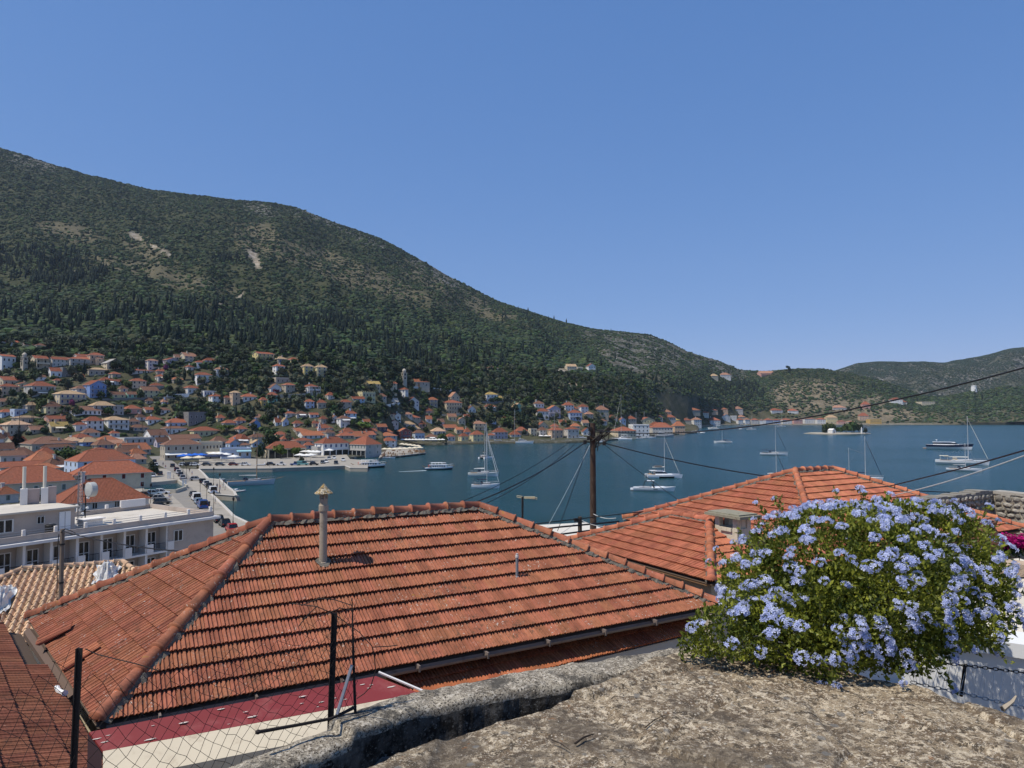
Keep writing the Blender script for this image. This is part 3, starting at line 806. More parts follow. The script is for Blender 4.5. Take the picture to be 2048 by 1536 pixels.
def house(px0, px1, eave, base, top, kind, wc, rc, opts):
	xc = (px0 + px1) / 2; pw = px1 - px0
	Yo = opts.get('Y')
	if Yo: hit = atY(xc, base, Yo)
	else:
		hit = cast(xc, base)
		if hit is None: return
	Yd = hit.y; sc_ = Yd / F
	al = math.degrees(math.atan2(hit.x, hit.y))
	rel = opts.get('rel', 24 + random.uniform(-7, 9))
	phi = R(rel - al)
	rho = R(abs(rel))
	pwm = pw * sc_ / math.cos(R(al)); ratio = opts.get('d', random.uniform(0.7, 0.9))
	Wd = pwm / (math.cos(rho) + ratio * math.sin(rho)); Dp = Wd * ratio
	ov = opts.get('ov', min(0.4, Wd * 0.05)) if kind != 'f' else 0
	Wd -= 2 * ov; Dp -= 2 * ov
	hw = max(2.4, (base - eave) * sc_); hr = max(0.8, (eave - top) * sc_)
	vd = Vector((hit.x, hit.y, 0)).normalized()
	cen = Vector((hit.x, hit.y, 0)) + vd * (Dp * math.cos(rho) + Wd * math.sin(rho)) * 0.44
	st = opts.get('st', max(1, min(4, round(hw / 3.1))))
	t = thing(opts.get('name', 'house'), None, opts.get('cat', 'house'), (cen.x, cen.y, hit.z), phi)
	wm = wall_mat(wc)
	zt = hw
	mb = MB(); mb.box((0, 0, (zt - 5) / 2), (Wd, Dp, zt + 5), 0)
	if kind == 'g':
		for s in (-1, 1): mb.face([(-s * Wd / 2, -s * -Dp / 2 * -1, zt)[0:0] or (-Wd / 2 * s, s * -Dp / 2, zt), (Wd / 2 * s, s * -Dp / 2, zt), (0, s * -Dp / 2, zt + hr - 0.06)], 0)
	if kind == 'G':
		for s in (-1, 1): mb.face([(s * Wd / 2, s * -Dp / 2, zt), (s * Wd / 2, s * Dp / 2, zt), (s * Wd / 2, 0, zt + hr - 0.06)], 0)
	if kind == 'f':
		ph = max(0.5, hr * 0.8)
		for a in ((0, -Dp / 2 + .1, Wd, .2), (0, Dp / 2 - .1, Wd, .2), (-Wd / 2 + .1, 0, .2, Dp - .4), (Wd / 2 - .1, 0, .2, Dp - .4)):
			mb.box((a[0], a[1], zt + ph / 2), (a[2], a[3], ph), 0)
	mb.build('wall', [wm], t)
	if kind == 'f':
		mb = MB(); mb.box((0, 0, zt + 0.06), (Wd - .42, Dp - .42, 0.12), 0); mb.build('roof', flat_m, t)
		if not opts.get('nocor'):
			mb = MB(); mb.box((0, -Dp / 2 - 0.12, zt - 0.1), (Wd + 0.5, 0.24, 0.3), 0); mb.build('cornice', trim_m, t)
	else:
		rb = roof_build(kind, Wd, Dp, zt, hr, ov, None); rf = rb.build('roof', [roof_mat(rc), trim_m], t)
		if random.random() < 0.35 or opts.get('ch'):
			cb = MB(); cx = random.uniform(-.25, .25) * Wd; cy = random.uniform(-.15, .2) * Dp
			cb.box((cx, cy, zt + hr * 0.75), (0.7, 0.6, hr + 0.7), 0); cb.box((cx, cy, zt + hr * 1.25 + 0.5), (0.95, 0.85, 0.16), 0)
			cb.build('chimney', wm, rf)
	sh = opts.get('sh') or random.choice('kknngb')
	wmsh = glass_win() if sh == 'x' else win_mesh(sh)
	if pw >= 9 and not opts.get('nowin'):
		nwx = opts.get('nw') or max(1, min(7, int(Wd / 2.9)))
		fh = zt / st
		for k in range(st):
			if opts.get('arc') and k == 0: continue
			for i in range(nwx):
				wx = (i + .5) / nwx * Wd - Wd / 2
				door = k == 0 and i == nwx // 2 and st > 1
				hh = min(1.75, fh * .6); z0 = k * fh + fh * .27
				if door: hh = min(2.1, fh * .75); z0 = k * fh + .05
				link('door' if door else 'window', wmsh, t, (wx, -Dp / 2 - 0.0, z0), (0, 0, 0), (min(1.15, Wd / nwx * .5), 1, hh))
		nwy = max(1, min(3, int(Dp / 4)))
		if rho > 0.2 or rel < 0:
			sd_ = -1 if rel >= 0 else 1
			for k in range(st):
				for i in range(nwy):
					wy = (i + .5) / nwy * Dp - Dp / 2
					link('window', wmsh, t, (sd_ * Wd / 2, wy, k * fh + fh * .27), (0, 0, -R(90) if sd_ < 0 else R(90)), (min(1.05, Dp / nwy * .5), 1, min(1.7, fh * .58)))
	fh = zt / st
	if opts.get('bal'):
		for k in range(1, st):
			bb = MB(); bb.box((0, -Dp / 2 - 0.6, k * fh - .08), (Wd * .92, 1.2, .16), 0)
			bk = bb.build('balcony', trim_m, t)
			rb = MB(); zz = k * fh
			rb.box((0, -Dp / 2 - 1.15, zz + .95), (Wd * .92, .06, .06), 0)
			for i in range(int(Wd * 1.6)): rb.box((-Wd * .45 + (i + .5) * Wd * .9 / int(Wd * 1.6), -Dp / 2 - 1.15, zz + .45), (.05, .05, .95), 0)
			rb.build('railing', black_metal, bk)
	if opts.get('por'):       # pillared porch across the front
		for k in range(st):
			pb = MB(); zz = k * fh
			pb.box((0, -Dp / 2 - 1.0, zz + fh - .12), (Wd, 2.0, .24), 0)
			nn = max(3, int(Wd / 3))
			for i in range(nn): pb.box((-Wd / 2 + .2 + i * (Wd - .4) / (nn - 1), -Dp / 2 - 1.85, zz + (fh - .24) / 2), (.32, .32, fh - .24), 0)
			if k: pb.box((0, -Dp / 2 - 1.92, zz + .5), (Wd, .1, .9), 0)
			pb.build('porch', wm, t)
	if opts.get('aw'):
		link('awning', awning_mesh({'W': canvas_w, 'c': canvas_c, 'b': canvas_b, 'n': canvas_n, 't': canvas_t}[opts['aw']]), t, (Wd * opts.get('ax', 0), -Dp / 2 - .02, opts.get('az', fh * .93)), None, (Wd * opts.get('awd', .6), opts.get('ad', 1.9), 1.6))
	if opts.get('arc'):       # shop front openings behind pillars
		sb = MB(); sb.box((0, -Dp / 2 - 0.015, fh * .43), (Wd * .94, .03, fh * .8), 0); sb.build('shopfront', dark_glass, t)
		pb = MB(); nn = max(3, int(Wd / 2.6))
		for i in range(nn): pb.box((-Wd / 2 + .25 + i * (Wd - .5) / (nn - 1), -Dp / 2 - .18, fh * .44), (.4, .3, fh * .88), 0)
		pb.box((0, -Dp / 2 - .2, fh * .93), (Wd, .4, fh * .1), 0)
		pb.build('colonnade', wm, t)
	if opts.get('cren'):
		cb = MB(); nn = int(Wd / 1.6)
		for i in range(nn): cb.box((-Wd / 2 + (i + .5) * Wd / nn, -Dp / 2 + .1, zt + 1.0), (.6, .24, .6), 0)
		for i in range(int(Dp / 1.6)): cb.box((-Wd / 2 + .1, -Dp / 2 + (i + .8) * 1.6, zt + 1.0), (.24, .6, .6), 0)
		cb.build('battlement', wm, t)
	HOUSES.append((px0 - 2, px1 + 2, top - 2, base + 1))
	rec = dict(o=t, x=xc, y=(eave + base) / 2, w=WALLC[wc][0], r=ROOFC[rc][0], k={'h': 'hipped', 'g': 'front-gabled', 'G': 'side-gabled', 'f': 'flat'}[kind], st=st, aw=opts.get('aw'), full=opts.get('full'), base=base)
	HREC.append(rec)
	if opts.get('lm'): LAND.append((xc, (eave + base) / 2, opts['lm'], t.name))
	return t
ZO = {'A': (0, 660, 8), 'C': (0, 830, 8), 'D': (240, 800, 8), 'B': (256, 660, 8), 'E': (480, 680, 8), 'F': (480, 830, 8), 'G': (700, 730, 8), 'H': (930, 760, 8), 'I': (850, 660, 4), 'J': (1300, 660, 4), 'K': (1536, 660, 4), 'P': (0, 0, 1), 'Q': (0, 660, 4)}
TXT = '''
A 155 365 200 270 168 h W r
A -40 75 180 265 150 h W r
A 375 545 245 320 212 G s b
A 570 710 250 330 215 h s b
A -40 205 420 640 388 G W r lm=white_chapel_hall|full=tall white hall with narrow dark windows at the left edge above the village|nw=3|st=2
A 510 745 460 632 408 G c r por=1
A 775 1110 470 592 425 G w r nw=5
A 1075 1520 470 592 420 h g r nw=5|bal=1
A 1200 1420 415 500 384 G w r
A 1410 1642 402 560 360 h p r bal=1
A 1500 1640 462 572 432 h p p
A 1650 1955 525 640 455 g c g
A 790 970 655 770 600 G W r
A 970 1112 612 755 600 f d g nocor=1|lm=dark_concrete_shell|full=dark unfinished concrete house frame joined to a white gabled house
A 1380 1710 640 745 605 h s t
A 1750 1920 702 775 670 h s r
A -20 282 810 905 750 G c r nw=3|sh=n
A -20 262 915 1062 868 h p r sh=n
A 440 825 902 1078 825 h g r bal=1|aw=W|st=2
A 860 1315 1022 1190 962 h c t bal=1|lm=tan-roofed_mansion|full=broad beige mansion with a tan hipped roof above the purple bougainvillea
A 1165 1410 940 1062 895 h w b sh=b
A 1355 1665 882 1100 808 g B r st=3|bal=1|rel=33|lm=tall_blue_house|full=tall blue three-storey house with a white side wall and gabled front|sh=b
A 1570 1830 815 905 760 h W r aw=W
A 1745 1990 1045 1108 1000 G y b
B -50 132 1032 1102 990 G G b
A 380 620 1200 1290 1155 h s t
A 665 975 1237 1372 1160 h y b sh=n
A 1105 1560 1287 1372 1220 h W b nw=6
A 1450 1800 1215 1362 1150 h g t bal=1
A 1780 1952 1222 1362 1205 f g g
A -20 202 1310 1392 1265 h b r sh=b
A 200 388 1290 1388 1280 f b g
A 235 575 1412 1520 1380 h s t
A 715 1078 1425 1492 1375 G k r nw=3
C 780 1062 195 302 125 G c y aw=c|lm=orange-yellow_roofed_house|full=low house with an orange-yellow roof and white arched dormer
C 60 430 155 332 95 h s T
C -20 242 240 330 190 G W b
C -40 132 372 470 290 G W b
C -60 188 540 640 450 G w b
C 395 1100 460 590 355 h s b nw=5
C 590 1110 520 600 420 h w b
C 1180 1362 155 262 115 h W r
C 1340 1622 90 242 25 h W r
C 1615 2022 80 232 25 h W t bal=1
C 1300 1572 300 350 235 h w b
C 1740 1902 300 360 260 h w r
C 1130 1450 385 432 325 h w r
C 1000 1290 440 490 385 h W T
C 1240 1562 435 505 365 h B t
C 1550 1872 415 470 352 h c o
C 1470 1800 475 560 400 h s b
C 1640 1962 482 530 425 G w p
C 1850 2060 525 580 475 G c o
C -40 350 650 795 580 G w b sh=g|nw=3
C 150 532 660 730 548 h s b
C 440 882 735 815 598 h c o
C 560 882 622 720 528 h s r
C 690 1082 797 940 690 h w b aw=W|st=1
C 1160 2045 740 960 575 h b r lm=pale_blue_mansion|full=pale blue mansion with a white parapet below its red hipped roof|d=.6|st=2|ov=.1|nw=4
C 1370 1780 610 680 545 h w r
C 1760 2060 600 690 530 h c b
C -40 690 860 930 790 G w r
C -200 1112 1090 1310 858 h c r lm=big_red_roof_house|full=large cream house with a wide red hipped roof and grey shutters at left|sh=g|d=.7|rel=12
C 480 900 905 960 832 h w o
C 970 1210 997 1190 930 G w r
C 1250 2300 938 1215 760 h c r lm=red-shuttered_house|full=cream two-storey house with dark red shutters and red hipped roof|sh=r|nw=4|d=.55|rel=8|st=2
Q 485 1115 1382 1455 1222 h w r lm=low_grey_house|full=low grey house with a red hipped roof and white framed windows by the dish|sh=x|nw=4|d=.75|rel=10
C -80 242 1312 1420 1210 h w o
D 50 322 145 238 90 h k r
D 230 402 285 345 235 h W b
D 350 652 320 405 265 h W r
D 100 302 350 415 305 h s b
D 130 432 440 510 395 h s b
D 680 1152 380 470 315 h b r nw=5
D 650 1042 470 572 425 h W b
D 1100 1562 490 592 430 h y r
D 1020 1392 242 425 200 f d g nocor=1|lm=unfinished_concrete_house|full=unfinished grey concrete house with open white framed floors
D 1625 1852 380 480 335 h g r bal=1
D 400 742 560 690 475 G W b
D -20 472 625 710 600 f w g nw=5
D -20 452 800 870 700 G s o
D -20 330 860 900 770 G s b
D 100 402 902 940 820 h w o
D 120 402 985 1030 905 h s p
D 550 780 670 760 600 G l b
D 750 1262 622 720 560 G w b
D 680 1252 715 965 628 h s b lm=brown-roofed_shop|full=beige waterfront shop building with brown roof and a wide white awning|st=2|aw=W|rel=14|d=.6|nw=5|ax=-.2
D 1240 1602 690 945 672 f c g lm=flat_cream_shop|full=flat roofed cream shop building with a band of upper windows|st=2|nw=7|aw=c|awd=.85|ad=3|rel=10
D 1430 1712 662 760 585 h s b
D 1690 1915 690 800 635 g b r
D 1750 2062 622 720 550 h w r aw=W
D 1600 2062 790 945 775 f b g aw=t|st=1|rel=8|awd=.5|ax=.25
D 1900 2080 745 790 715 h w b
B 280 468 487 645 458 h w p st=3
B 555 800 482 602 445 g l r
B 825 1092 417 562 360 G c p st=3
B 720 826 445 562 400 G s p
B 1045 1272 522 622 490 h W r
B 1190 1402 487 592 445 h w r
B 905 1082 587 660 550 h w r
B 1370 1606 627 765 590 h W p bal=1
B 1050 1332 722 880 680 h W r nw=3|sh=G
B 440 596 662 720 625 h s r
B -20 402 657 725 628 G w r
B 440 622 752 835 715 h w r aw=c
B 670 882 800 860 765 h s o
B 15 272 817 945 775 h c r
B 330 562 892 975 850 h s r
B 165 472 972 1098 908 G y b lm=yellow_gabled_house|full=pale yellow side gabled house with a brown roof on the terrace road|nw=3
B 870 1142 942 1045 900 h W r
B 1145 1402 987 1060 975 f W g nw=5
B 1290 1492 1057 1190 1020 h W r
B 1500 1662 1092 1200 1060 h s r
B 1625 1792 1002 1210 972 h p t st=3
B 1790 2060 1077 1160 1030 h W r nw=3
E 200 540 225 388 192 G Y r lm=yellow_apartment_block|full=yellow apartment block with balconies high at the edge of the wood|st=3|bal=1
E 540 756 300 380 258 h s t
E 750 946 317 395 280 h y r
E 515 720 422 580 385 h W r st=3|sh=k
E 970 1182 427 580 385 h Y t st=3|lm=twin_yellow_houses
E 1180 1396 437 595 393 h y t st=3|bal=1
E 525 842 617 700 605 f s g
E 440 662 772 865 705 g W b
E 660 882 727 865 695 h s r
E 980 1266 747 865 703 h W r por=1
E 290 442 967 1125 925 h o r st=3
E 420 600 887 1015 843 h G r lm=mint_green_house|full=small mint green upper storey house with a red roof
E 1360 1522 892 970 845 h w r
E 1750 2002 942 1000 905 G b r
G 105 402 452 598 440 f y g cren=1|lm=battlemented_yellow_house|full=pale yellow flat house with small battlements along its roof|st=2|nw=4
E 1010 1192 992 1105 953 h b r
E 1205 1382 1012 1115 968 h s r bal=1
E 1570 1792 992 1112 953 h s r
E 680 882 1172 1250 1135 h w r
E 860 1082 1192 1265 1150 h w b aw=W
E 1080 1262 1217 1260 1188 G W r
E 1640 1872 1177 1290 1125 h b r aw=W
E 1535 1776 1257 1405 1213 h W b aw=W|az=5.6|awd=.75
E 530 662 1312 1375 1243 G W r
E 650 782 1302 1385 1245 g b t
E 150 326 1342 1435 1288 g B b lm=small_blue_cottage|full=small bright blue gabled cottage among the olives
E 820 1012 1372 1405 1328 h w r
E 1190 1482 1422 1490 1362 h w r
F -30 142 387 470 310 h w r aw=W
F 120 412 352 440 298 h c b
F 150 382 452 520 400 g b t
F 410 1042 532 690 428 h c r lm=long_arcade_hall|full=long low hall with a wide red roof behind the quayside pines|d=.5|rel=12|arc=1|st=1
F 630 862 422 450 358 h s r
F 820 1182 412 500 373 h c r
F 1000 1182 502 550 450 h w r
F 790 1212 302 330 255 G s o
F 910 1412 362 390 298 G W o
F 1310 1522 277 360 228 h s b
F 1190 1742 452 650 358 h W r lm=white_arcade_house|full=bright white two-storey waterfront house with blue shutters and dark ground floor|st=2|sh=b|nw=5|arc=1|d=.6
F 1150 1482 525 650 512 f g g st=1|nowin=1|aw=c
G -40 512 1290 1472 1168 h g r lm=grey_corner_building|full=grey two-storey quayside corner building with a red hipped roof and colonnade|st=2|arc=1|rel=-48|d=.8|sh=g|nw=6
F 1530 1832 345 390 288 h s r
F 1580 1842 287 330 223 h w r
F 1740 2060 362 400 310 G s o
G 228 492 307 415 260 G c y lm=yellow-roofed_house|full=cream house with a bright yellow roof left of the hillside church|bal=1|st=2
G 520 762 292 390 263 G c r
G 750 942 392 525 358 h W r st=2|rel=-30
G 410 592 502 570 458 h s b
G 600 782 592 630 540 G w g
G 890 1112 592 685 523 g W r sh=b
G 1220 1412 562 670 523 h s o bal=1
G 1560 1762 507 600 433 g c p
G 1450 1800 612 795 568 h c r st=3|bal=1|nw=6|lm=big_cream_house|full=big cream three-storey house with white balconies below the church lane
G 1180 1322 742 805 700 h k r
G 1840 2022 712 770 658 g W b
G 860 1132 870 900 830 h s r
G 1060 1222 942 1010 893 h k r
G 790 1052 952 1010 903 h w t
G 390 600 992 1070 948 G n o
G 280 392 1012 1050 958 h s o
G 200 442 1082 1120 1040 G s r
G -20 422 1142 1180 1088 G s r
G 480 692 1092 1130 1043 h s o
G 410 762 1142 1190 1090 h w o
G 490 742 1212 1310 1158 h W r st=2
G 740 992 1062 1190 1013 g m o lm=maroon_house|full=maroon gabled house with white framed windows above a dark blue awning|aw=n|st=2|rel=20
G 985 1202 1087 1200 1038 h b b sh=b|nw=3|st=1
G 910 1132 1027 1070 980 h s t
G 1195 1392 1152 1220 1108 h s b aw=W
G 1260 1542 1057 1120 1003 h w T
G 1420 1742 1007 1060 958 G s o
G 1650 1832 1037 1110 998 G c o
G 1500 1692 1142 1220 1098 h w r
G 1720 1912 1137 1220 1093 h y r
H 80 352 702 810 658 h c p bal=1
H -40 102 832 900 770 h w r
H 60 312 872 985 813 h y r
H 335 492 882 950 853 h w r
H 410 692 832 945 768 h l r nw=4
H 690 902 872 920 818 h w r
H 780 1012 812 890 752 h s r
H 1010 1152 792 900 783 f c g
H 1150 1312 802 900 753 h w b
H 1120 1342 732 780 668 g c r
H 1350 1512 742 790 703 h y r
H 1310 1582 802 935 753 h p r lm=pink_quayside_house|full=pink two-storey house with red roof right on the far quay|st=2
H 1570 1832 787 935 753 h w r st=2
H 1670 1852 737 790 693 h c o
H 1850 2032 822 890 768 g W r
H 285 527 237 365 197 h W y lm=white_villa|full=white villa with a yellow hipped roof alone above the olive terraces|st=2|nw=3|sh=k
H 515 616 290 362 252 h c y
H 270 512 432 495 398 h s r aw=W
H 720 942 442 520 373 g G t
H 1070 1272 382 450 338 h W b
H 1120 1352 502 635 458 h W r st=2
H 1290 1537 462 605 408 g l o lm=lilac_house|full=lilac gabled house with a white side wall and orange roof|st=2|bal=1
H 1540 1752 407 500 358 h W r
H 1640 1832 457 500 423 h c r
H 1790 1982 432 535 388 h W r st=2|sh=b
H 1610 1882 522 655 478 h b r st=2|bal=1|sh=b
H 1890 2062 547 630 508 h s p
I 472 592 305 335 290 h s p
I 1113 1217 290 328 270 G c t lm=hilltop_tan_house|full=cream house with tan roof on the bare terraces high right
I 1210 1262 303 330 292 f c g
I 1283 1367 287 333 268 g W r
I 1345 1472 637 690 605 h s p
I 1448 1542 707 725 683 h w r
I 1475 1692 807 860 775 h c r
I 1600 1692 712 765 690 h s r
I 1690 1842 722 770 698 g y r
I 1630 1792 763 850 755 f W g nw=4
I 1780 1982 792 850 753 h w r
I 1912 2007 702 725 680 h w r
I 1903 1972 657 675 640 h p p
J 170 282 770 832 735 h p o st=2|lm=point_house|full=peach house with orange roof at the tip of the far quay
J -10 90 760 830 735 h w r
J 60 172 772 834 742 h c r
J 325 412 717 762 700 h W p
J 450 562 722 762 700 h W r
J 548 642 692 725 674 g W p
J 640 692 694 725 684 f W g
J 108 202 697 718 681 h w r
J 160 242 722 745 710 h y y
J 240 330 722 745 705 h s r
J 280 402 642 665 624 h s o
J 380 470 665 685 650 h w r
J 440 542 642 660 630 h p r
J 540 622 634 660 620 h p o
J 650 742 632 660 610 h w p
J 690 762 696 722 680 h s p
J 473 545 367 392 349 h c t
J 545 645 358 388 339 h W p
J 858 992 345 374 325 G k p lm=ridge_house|full=pink house with a long red roof on the saddle of the ridge|bal=1
J 936 1058 645 674 627 h W r
J 1090 1182 647 674 630 h W r
J 1400 1494 700 748 680 h y t lm=square_cream_house|full=square cream house with a tan roof on the far shore behind the islet|st=2
J 1438 1562 622 646 604 h w p
J 1688 1758 597 634 572 h k r
J 1668 1744 687 725 662 h p r
J 1918 2012 557 596 540 h W r st=2
J 1990 2050 577 600 562 h w r
K 1200 1318 577 608 573 f c g lm=flat_house_on_headland|full=long low cream house with a flat roof on the dry clearing of the headland
J 1740 1840 728 752 712 f o g nowin=1
J 1215 1330 712 750 700 h W b
J 1325 1402 715 752 704 h W r
J 1130 1216 718 752 710 h k p
J 1040 1132 720 754 708 h W r
J 975 1042 722 754 712 h b r
J 905 980 722 755 708 h b r
J 870 905 725 756 716 h W p
J 800 868 722 756 710 h w r
J 745 802 720 756 707 h W p
J 690 745 722 756 708 h W r
J 1495 1560 732 752 724 h k r
J 1560 1640 734 752 726 h s p
'''
def parse_opts(s):
	o = {}
	if s:
		for kv in s.split('|'):
			k, v = kv.split('=', 1)
			if k in ('lm',): v = v.replace('_', ' ')
			elif k in ('st', 'nw', 'por', 'bal', 'arc', 'cren', 'nocor', 'nowin'): v = int(v)
			elif k in ('d', 'rel', 'Y', 'ov', 'ax', 'az', 'ad', 'awd'): v = float(v)
			o[k] = v
	return o
for ln in TXT.strip().split('\n'):
	q = ln.split(' ', 9)
	zx, zy, zs = ZO[q[0]]
	x0, x1 = zx + float(q[1]) / zs, zx + float(q[2]) / zs
	ev, ba, tp = [zy + float(v) / zs for v in q[3:6]]
	kd, wc, rc = q[6:9]
	house(x0, x1, ev, ba, tp, kd, wc, rc, parse_opts(q[9] if len(q) > 9 else ''))
random.seed(314)
nf_h = 0
for k in range(3000):
	if nf_h >= 42: break
	zx0, zx1, zy0, zy1 = random.choice([(0, 300, 838, 915), (0, 300, 838, 915), (330, 700, 842, 884), (560, 760, 848, 890), (780, 960, 835, 872), (960, 1180, 846, 868), (0, 330, 760, 835), (1200, 1380, 838, 852)])
	x, y = random.uniform(zx0, zx1), random.uniform(zy0, zy1)
	sc0 = float(np.interp(x, [0, 700, 1200, 1400], [1.0, .95, .75, .6])) * float(np.interp(y, [760, 840, 915], [.85, 1, 1.35]))
	w_ = random.uniform(17, 27) * sc0; eh = random.uniform(7, 12) * sc0; rh = random.uniform(4, 7) * sc0
	x0, x1, tp, bs = x - w_ / 2, x + w_ / 2, y - eh - rh, y
	bad = 0
	for hx0, hx1, ht_, hb in HOUSES:
		ox = min(x1, hx1) - max(x0, hx0); oy = min(bs, hb) - max(tp, ht_)
		if ox > 0 and oy > 0:
			a = ox * oy / ((x1 - x0) * (bs - tp))
			if hb < bs: a *= 2.2            # it would stand in front of a listed house
			bad += a
	if bad > .42: continue
	house(x0, x1, y - eh, y, tp, random.choice('hhhGg'), random.choice('WWwwccsyb'), random.choice('rrrbbop'), {})
	nf_h += 1
# church, bell towers, chapel, windmill
stone_m = pmat('church_stone', (0.46, 0.41, 0.33), 0.9, 0.15, 0.4, dirt=(0.3, 0.27, 0.22))
def arch_pane(mb, x, y, z, w_, h_, m, side=0):
	"""arched dark opening lying just proud of a wall that faces -y (side 0) or -x (side 1)"""
	pts = [(-w_ / 2, 0), (w_ / 2, 0), (w_ / 2, h_ - w_ / 2)] + [(w_ / 2 * math.cos(a), h_ - w_ / 2 + w_ / 2 * math.sin(a)) for a in (R(45), R(90), R(135))] + [(-w_ / 2, h_ - w_ / 2)]
	if side == 0: mb.face([(x + a, y, z + c) for a, c in pts], m)
	else: mb.face([(x, y - a, z + c) for a, c in pts], m)
def tower(px, base, px_w, h_px, label, name='bell_tower', mat=None, lm=None):
	hit = cast(px, base); s = hit.y / F
	W_ = px_w * s * 0.78; H_ = h_px * s
	al = math.atan2(hit.x, hit.y)
	t = thing(name, label, 'bell tower', (hit.x, hit.y + W_ / 2, hit.z), R(28) - al)
	mat = mat or stone_m
	mb = MB()
	mb.box((0, 0, H_ * .26 - 2), (W_, W_, H_ * .52 + 4)); mb.box((0, 0, H_ * .53), (W_ * 1.14, W_ * 1.14, H_ * .02))
	mb.box((0, 0, H_ * .635), (W_ * .94, W_ * .94, H_ * .19)); mb.box((0, 0, H_ * .74), (W_ * 1.1, W_ * 1.1, H_ * .02))
	mb.build('shaft', mat, t)
	mb = MB(); mb.lathe([(W_ * .42, H_ * .75), (W_ * .42, H_ * .84), (W_ * .5, H_ * .845), (W_ * .46, H_ * .88), (W_ * .3, H_ * .94), (W_ * .06, H_ * .98)], 10)
	mb.build('cupola', mat, t)
	mb = MB()
	for z0, hh in ((.57, .13), (.36, .12)):
		arch_pane(mb, 0, -W_ * .505, H_ * z0, W_ * .4, H_ * hh, 0, 0); arch_pane(mb, -W_ * .505, 0, H_ * z0, W_ * .4, H_ * hh, 0, 1)
	mb.build('belfry_opening', dark_glass, t)
	mb = MB(); mb.box((0, 0, H_ * 1.0), (.12, .12, H_ * .05)); mb.box((0, 0, H_ * 1.005), (.5, .12, .12)); mb.build('cross', grey_metal, t)
	HOUSES.append((px - px_w / 2 - 2, px + px_w / 2 + 2, base - h_px, base))
	if lm: LAND.append((px, base - h_px * .6, lm, t.name))
	return t
tower(807.5, 771, 11, 34, 'tall pale stone bell tower with a small dome beside the hillside church', lm='church bell tower')
tower(45, 741, 12, 37, 'squat beige stone bell tower standing right of the tall white hall', lm='squat bell tower')
hit = cast(836, 775); s = hit.y / F
al = math.degrees(math.atan2(hit.x, hit.y))
ch = thing('church', 'long stone hillside church with red gabled roof right of its bell tower', 'church', (hit.x, hit.y + 4, hit.z), R(14 - al))
L_, D_, H_ = 43 * s * .93, 9.5, 11.5 * s
mb = MB(); mb.box((0, 0, H_ / 2 - 2), (L_, D_, H_ + 4))
for sg in (-1, 1): mb.face([(sg * L_ / 2, -D_ / 2, H_), (sg * L_ / 2, D_ / 2, H_), (sg * L_ / 2, 0, H_ + 2.6)])
mb.build('wall', stone_m, ch)
roof_build('G', L_, D_, H_, 2.7, 0.3, None).build('roof', [roof_mat('o'), trim_m], ch)
for x in (-5.2, 3.0):
	link('window', glass_win(), ch, (x, -D_ / 2, H_ * .5), None, (1.1, 1, 1.9))
mb = MB(); mb.box((-1, -D_ / 2 - .1, 1.35), (1.5, .2, 2.7)); mb.face([(-2.3, -D_ / 2 - .2, 3.0), (.3, -D_ / 2 - .2, 3.0), (-1, -D_ / 2 - .2, 3.9)]); mb.build('door', wood_m, ch)
link('window', glass_win(), ch, (5.6, -D_ / 2, 1.0), None, (1.0, 1, 2.2))
HOUSES.append((812, 858, 754, 776)); LAND.append((836, 765, 'hillside church', ch.name))
def slope_wall(label, pts, h, mat=None, name='retaining_wall', t_=0.5):
	P = [q for q in (cast(x, y) for x, y in pts) if q is not None]
	if len(P) < 2: return None
	mb = MB()
	for a, c in zip(P[:-1], P[1:]):
		d = c - a; nn = Vector((-d.y, d.x, 0)).normalized() * t_
		q = [a, c, c + nn, a + nn]
		mb.raw([(v.x, v.y, v.z - 2.5) for v in q] + [(v.x, v.y, v.z + h) for v in q], [(3, 2, 1, 0), (4, 5, 6, 7), (0, 1, 5, 4), (1, 2, 6, 5), (2, 3, 7, 6), (3, 0, 4, 7)])
	return tag(mb.build(name, mat or wallm), label, 'wall')
ww = wall_mat('W'); ws = stone_m
slope_wall('white garden wall in front of the hillside church', [(822, 777), (858, 779)], 1.6, ww)
slope_wall('white lane wall right of the hillside church beside the cypresses', [(860, 781), (880, 783), (904, 783)], 2.4, ww)
slope_wall('long thin white lane wall slanting up left of the gabled white house', [(752, 820), (775, 813), (800, 808)], 1.0, ww)
slope_wall('grey stone retaining wall under the arcaded white house', [(556, 797), (600, 797), (640, 792)], 2.6, ws)
slope_wall('white stepped retaining wall below the terrace road', [(333, 797), (352, 796), (378, 796)], 2.6, ww)
slope_wall('dark retaining wall along the terrace road by the yellow gabled house', [(205, 801), (270, 799), (330, 799), (400, 799)], 1.1, wall_mat('d'))
slope_wall('long beige retaining wall at the foot of the mansion slope', [(18, 809), (40, 812), (62, 815)], 2.6, ws)
slope_wall('stone terrace wall under the white villa', [(962, 807), (985, 808), (1008, 806)], 1.8, wall_mat('d'))
slope_wall('pale retaining wall under the big cream house', [(884, 832), (922, 832)], 1.4, ws)
slope_wall('pale stone boundary wall under the hilltop tan house', [(1125, 746), (1160, 745), (1195, 746)], 1.5, ws)
hit = cast(638.5, 868); s = hit.y / F
bt = thing('bell_gable', 'slim white tiered bell gable rising among the red roofs', 'bell tower', (hit.x, hit.y, hit.z - 1), R(40))
mb = MB()
for z0, z1, w_ in ((0, 9 * s, 6.2), (9 * s, 14 * s, 5), (14 * s, 18 * s, 3.4)): mb.box((0, 0, (z0 + z1) / 2 + 1), (w_ * s, w_ * s * .6, z1 - z0)); mb.box((0, 0, z1 + 1), (w_ * s * 1.2, w_ * s * .8, .25))
mb.build('shaft', ww, bt)
